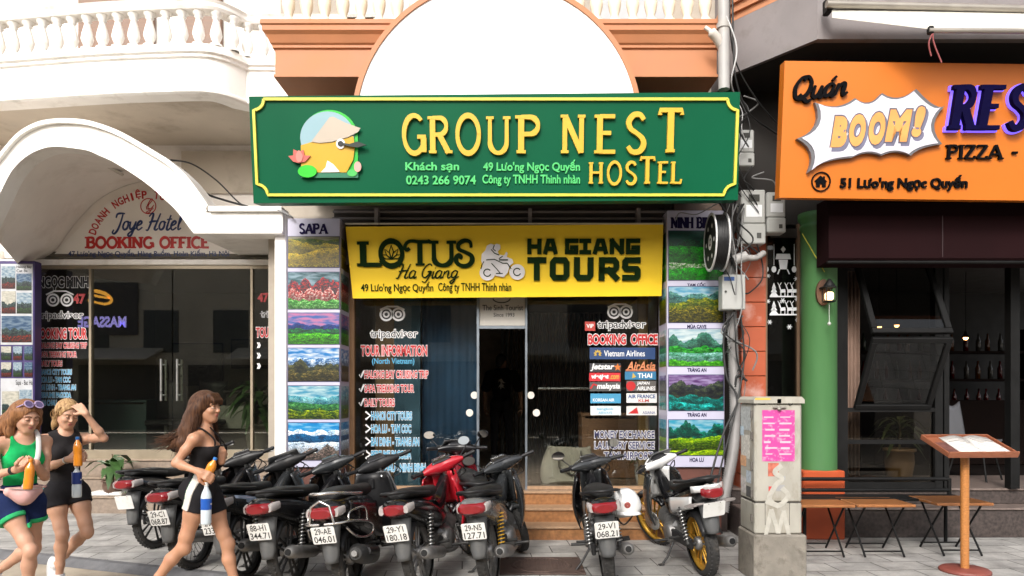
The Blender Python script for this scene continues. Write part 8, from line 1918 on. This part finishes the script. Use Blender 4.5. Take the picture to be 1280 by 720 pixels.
    m = MB(pbr('white_strap', (.66, .64, .62), .6)); m.tube(catmull([nb - l * -.02 + l * .055 + up * .05 - ff * .01, nb + l * .07 + ff * .07 + up * .005, cst + ff * .135 + l * .055 + up * .03, cst + ff * .15 + l * .02 - up * .06, pel + ff * .15 - l * .03 + up * .08], 6), .017, 8, flat=.35); m.build('shoulder_strap', root)
    hm = strand_mat('hair_auburn', (.13, .055, .025), (.30, .14, .06)); HB_ = Body(); p = P
    HB_.ell(p(-.018, 0, .026), (.104, .087, .096), HM, .03)
    HB_.limb([(p(-.07, -.02, 0), .068), (p(-.11, -.05, -.09), .062), (p(-.13, -.10, -.17), .05), (p(-.14, -.17, -.23), .03), (p(-.15, -.24, -.26), .012)], .05)
    HB_.limb([(p(.0, -.076, .03), .03), (p(-.02, -.088, -.05), .03), (p(-.01, -.09, -.13), .028), (p(.015, -.09, -.20), .014)], .03)
    HB_.limb([(p(-.01, .076, .03), .03), (p(-.03, .088, -.05), .034), (p(-.05, .10, -.12), .03), (p(-.06, .12, -.18), .015)], .03)
    def clip(Q):
        q = (Q - np.array(P(.085, 0, -.04))) @ np.array(HM); return -(np.sqrt((q[..., 0] / .085) ** 2 + (q[..., 1] / .062) ** 2 + (q[..., 2] / .095) ** 2) - 1) * .05
    hair_object(root, HB_, hm, [(p(-.08, -.04, -.03), p(-.12, -.1, -.14), p(-.16, -.24, -.27), 26, .028), (p(0, -.09, .0), p(-.01, -.095, -.1), p(.02, -.09, -.23), 16, .015), (p(-.03, .09, 0), p(-.05, .1, -.09), p(-.06, .12, -.2), 10, .015)], 8, clip)
    sg = MB(pbr('lilac_frame', (.36, .27, .44), .3)); 
    for s_ in (-1, 1):
        sg.lathe([(.024, -.002), (.031, -.003), (.033, 0), (.031, .003), (.024, .002)], p(.062, s_ * .036, .112), 'X', 20, M=HM @ Matrix.Rotation(R(-50), 3, 'Y')); sg.tube(catmull([p(.052, s_ * .066, .105), p(.0, s_ * .088, .06), p(-.04, s_ * .088, .025)], 5), .005, 6)
    sg.tube([p(.068, -.012, .115), p(.068, .012, .115)], .004, 6); g_ = sg.build('sunglasses', root)
    sg = MB(pbr('lens_violet', (.10, .07, .16), .08, coat=.5)); 
    for s_ in (-1, 1): sg.lathe([(0, .0), (.026, 0)], p(.062, s_ * .036, .112), 'X', 20, M=HM @ Matrix.Rotation(R(-50), 3, 'Y'))
    sg.build('lens', g_)
    m = MB(BLACKP); w_ = Vector(wr); e_ = Vector(er); m.tube([w_.lerp(e_, .06), w_.lerp(e_, .16)], .029, 14); m.build('bracelet', root)
    shoe('shoe', root, ar, f, WSHOE, SOLE); shoe('shoe', root, al, f, WSHOE, SOLE, pitch=1.2)
    bottle('orange juice bottle held low by the red haired woman', J(34.5, 612, -.27), (.10, .02, 1), .030, .21, 'juice', ORANGEC)
girl_green()

def girl_black():
    d0 = 5.7; J = lambda x, y, dy=0.0: at(x, y, d0 + dy)
    root = thing('person', 'blonde woman in black sleeveless top holding her hand to her brow', 'person', (J(82, 700).x, d0, GND))
    f = Vector((.72, -.69, 0)).normalized(); B = Body(); l0 = Vector((.69, .72, 0)).normalized()
    pel, cst, nb = J(83, 612), J(80, 567), J(81, 543.5)
    sl, sr = J(80.5, 549) + l0 * .16, J(80.5, 549) - l0 * .152
    hl, hr = pel + l0 * .082 - Vector((0, 0, .04)), pel - l0 * .082 - Vector((0, 0, .04))
    kr, ar = J(78, 668, -.10), J(74, 722, -.06); kl, al = J(109, 664, .0), J(70, 706, .28)
    ff, l, up, M = torso(B, pel, cst, nb, sl, sr, hl, hr, f, .92, .95)
    leg(B, hr, kr, ar, f); leg(B, hl, kl, al, f + Vector((0, 0, -1.2)))
    er, wr = J(60, 584, -.10), J(86, 574, -.27); el, wl = J(130, 548, -.05), J(107, 517, -.17)
    arm(B, sr, er, wr, .97); arm(B, sl, el, wl, .97)
    hand(B, wr, Vector((.93, -.2, .12)), Vector((.3, .9, .1)), 1, (45, 55, 38)); hand(B, wl, Vector((-.72, .22, .62)), Vector((-.45, .75, -.5)), 1, (14, 26, 18), .05, .9)
    hc = J(84.5, 517, -.02); B.limb([(nb - up * .02, .050), (hc + Vector((-.02, .02, -.06)), .046)], .03, 'n')
    hf = Vector((.80, -.58, -.34)); P, HM = head(B, hc, hf, (.12, 0, 1), .94)
    skin(B, 'body', root, SKIN3); face_parts(root, P, HM, .94, LIP, BROWL, skin_m=SKIN3, closed=True)
    blk = cloth('black_vest', (.02, .018, .019)); zb = J(0, 603).z
    def cl(Q):
        q = half(Q, (0, 0, zb), (0, 0, -1))
        for s_ in (-1, 1):
            c_ = np.array(cst + l * s_ * .195 + up * .12); q = np.maximum(q, .10 - np.linalg.norm((Q - c_) * np.array((1, 1, .8)), axis=-1))
        c_ = np.array(nb + ff * .075 + up * .06); q = np.maximum(q, .075 - np.linalg.norm(Q - c_, axis=-1))
        return np.maximum(q, half(Q, nb + up * .045, up))
    band(B, root, 'vest', blk, {'t', 'n'}, .009, cl)
    sh_ = shorts(B, root, cloth('black_shorts2', (.016, .015, .017)), pel, J(0, 600).z, (hl, hr), (kl, kr), (.26, .30), f, .014)
    ax_ = (Vector(kr) - Vector(hr)).normalized()
    for k, mt in ((0, STRIPEP), (1, STRIPEW), (2, STRIPET)):
        cen = Vector(hr) - l0 * .04 + f * (-.065 + k * .026); band(B, root, 'side_stripe', mt, {'t', 'l'}, .0205, lambda Q, cen=cen: np.maximum.reduce([np.abs(half(Q, cen, f)) - .013, half(Q, pel - l0 * .065, l0), half(Q, (0, 0, J(0, 607).z), (0, 0, 1)), half(Q, Vector(hr).lerp(Vector(kr), .295), ax_)]), parent=sh_)
    hm = strand_mat('hair_blonde', (.24, .135, .06), (.48, .31, .15)); HB_ = Body(); p = P
    HB_.ell(p(-.020, 0, .028), (.100, .083, .092), HM, .03); HB_.limb([(p(-.06, 0, .0), .06), (p(-.10, 0, -.035), .036)], .03)
    HB_.limb([(p(-.10, 0, -.02), .034), (p(-.125, -.01, -.08), .034), (p(-.13, -.02, -.14), .022), (p(-.125, -.03, -.19), .008)], .03)
    def clip(Q):
        q = (Q - np.array(P(.085, 0, -.035))) @ np.array(HM); return -(np.sqrt((q[..., 0] / .088) ** 2 + (q[..., 1] / .070) ** 2 + (q[..., 2] / .098) ** 2) - 1) * .05
    hair_object(root, HB_, hm, [(p(-.06, -.07, .02), p(-.11, -.05, -.03), p(-.13, -.02, -.16), 14, .014), (p(.03, -.075, .06), p(.0, -.085, -.0), p(-.01, -.085, -.06), 8, .01)], 9, clip)
    m = MB(STEEL); w_ = Vector(wr); e_ = Vector(er); m.tube([w_.lerp(e_, .08), w_.lerp(e_, .13)], .0285, 14); m.build('bracelet', root)
    shoe('shoe', root, ar, f, WSHOE, SOLE); shoe('shoe', root, al, f, WSHOE, SOLE, pitch=1.1)
    bottle('orange juice bottle held upright by the blonde woman', J(97.5, 583, -.30), (-.02, .0, 1), .031, .225, 'juice', BLUEC)
    bottle('water bottle with dark blue label below the blonde woman\'s juice', J(96, 622, -.27), (0, 0, 1), .034, .25, 'water', WHITEC, NAVYLB, (.42, .78))
girl_black()

# -- man inside the doorway, seen from behind
def doorway_man():
    d0 = 11.4; FZm = FZ; J = lambda x, z, dy=0.0: Vector((xat(627, d0) + x, d0 + dy, FZm + z))
    root = thing('person', 'man in black shirt standing in the dark doorway with his back turned', 'person', J(0, 0))
    f = Vector((.15, 1, 0)).normalized(); B = Body(); l0 = Vector((-1, .15, 0)).normalized()
    pel, cst, nb = J(0, .98), J(0, 1.27), J(0, 1.47); sl, sr = J(0, 1.41) + l0 * .20, J(0, 1.41) - l0 * .20; hl, hr = J(0, .93) + l0 * .09, J(0, .93) - l0 * .09
    torso(B, pel, cst, nb, sl, sr, hl, hr, f, 1.08, 0, True)
    kl, kr, al, ar = J(-.11, .5), J(.12, .5), J(-.12, .09), J(.14, .09)
    leg(B, hl, kl, al, f); leg(B, hr, kr, ar, f)
    arm(B, sl, J(-.27, 1.13, .04), J(-.27, .88, .14), 1.1); arm(B, sr, J(.30, 1.13, .0), J(.32, .88, .08), 1.1)
    hand(B, J(-.27, .88, .14), (0, .2, -1), (1, .2, 0), 1, (25, 30, 20)); hand(B, J(.32, .88, .08), (0, .15, -1), (-1, .2, 0), -1, (25, 30, 20))
    hc = J(0, 1.62, .03); B.limb([(nb, .058), (hc + Vector((0, 0, -.06)), .055)], .03, 'n'); P, HM = head(B, hc, (.6, 1, -.15), (0, 0, 1), 1.05)
    skin(B, 'body', root, SKIN4, h=.009); face_parts(root, P, HM, 1.05, LIP, BROW, skin_m=SKIN4)
    def cl(Q):
        q = half(Q, J(0, .93), (0, 0, -1)); return np.maximum(q, half(Q, J(0, 1.51), (0, 0, 1)))
    Bs = Body(); Bs.ops = [o for o in B.ops if o[3] == 't']; 
    for s_, e_ in ((sl, J(-.27, 1.13, .04)), (sr, J(.30, 1.13, .0))): Bs.limb([(s_, .058), (Vector(s_).lerp(e_, .75), .066)], .03)
    sh = skin(Bs, 'shirt', root, cloth('black_shirt', (.012, .012, .013)), h=.009, grow=.014, clip=cl)
    B2 = Body(); B2.ops = [o for o in B.ops if o[3] in 'tl']; skin(B2, 'trousers', root, cloth('dark_trousers', (.018, .017, .018)), h=.009, grow=.016, clip=lambda Q: np.maximum(half(Q, J(0, .98), (0, 0, 1)), half(Q, J(0, .12), (0, 0, -1))))
    HB_ = Body(); HB_.ell(P(-.015, 0, .03), (.104, .083, .095), HM, .02); HB_.cone(P(-.06, 0, -.02), P(-.07, 0, -.06), .06, .045, .03)
    hair_object(root, HB_, pbr('hair_black', (.012, .010, .009), .5, var=.3, scale=40), [], 3, lambda Q: -(np.sqrt((((Q - np.array(P(.09, 0, -.03))) @ np.array(HM)) ** 2 / np.array((.09, .075, .1)) ** 2).sum(-1)) - 1) * .05, h=.008)
    m = MB(pbr('shirt_print', (.42, .40, .36), .7)); r = random.Random(2); fb = Plane(J(.0, 1.27, -.15), (1, .12, 0), (0, 0, 1))
    for k in range(16):
        a = r.uniform(0, 2 * PI); L = r.uniform(.03, .11); u, v = r.uniform(-.02, .02), r.uniform(-.05, .05)
        pen(m, fb, [(u, v), (u + L * .5 * math.cos(a) * .6, v + L * .6 * math.sin(a)), (u + L * math.cos(a + .5) * .6, v + L * math.sin(a + .3))], [.022, .016, .003], -.0, .004)
    m.build('shirt_print', sh)
    for a_ in (al, ar): shoe('shoe', root, a_, f, WSHOE, SOLE)
doorway_man()
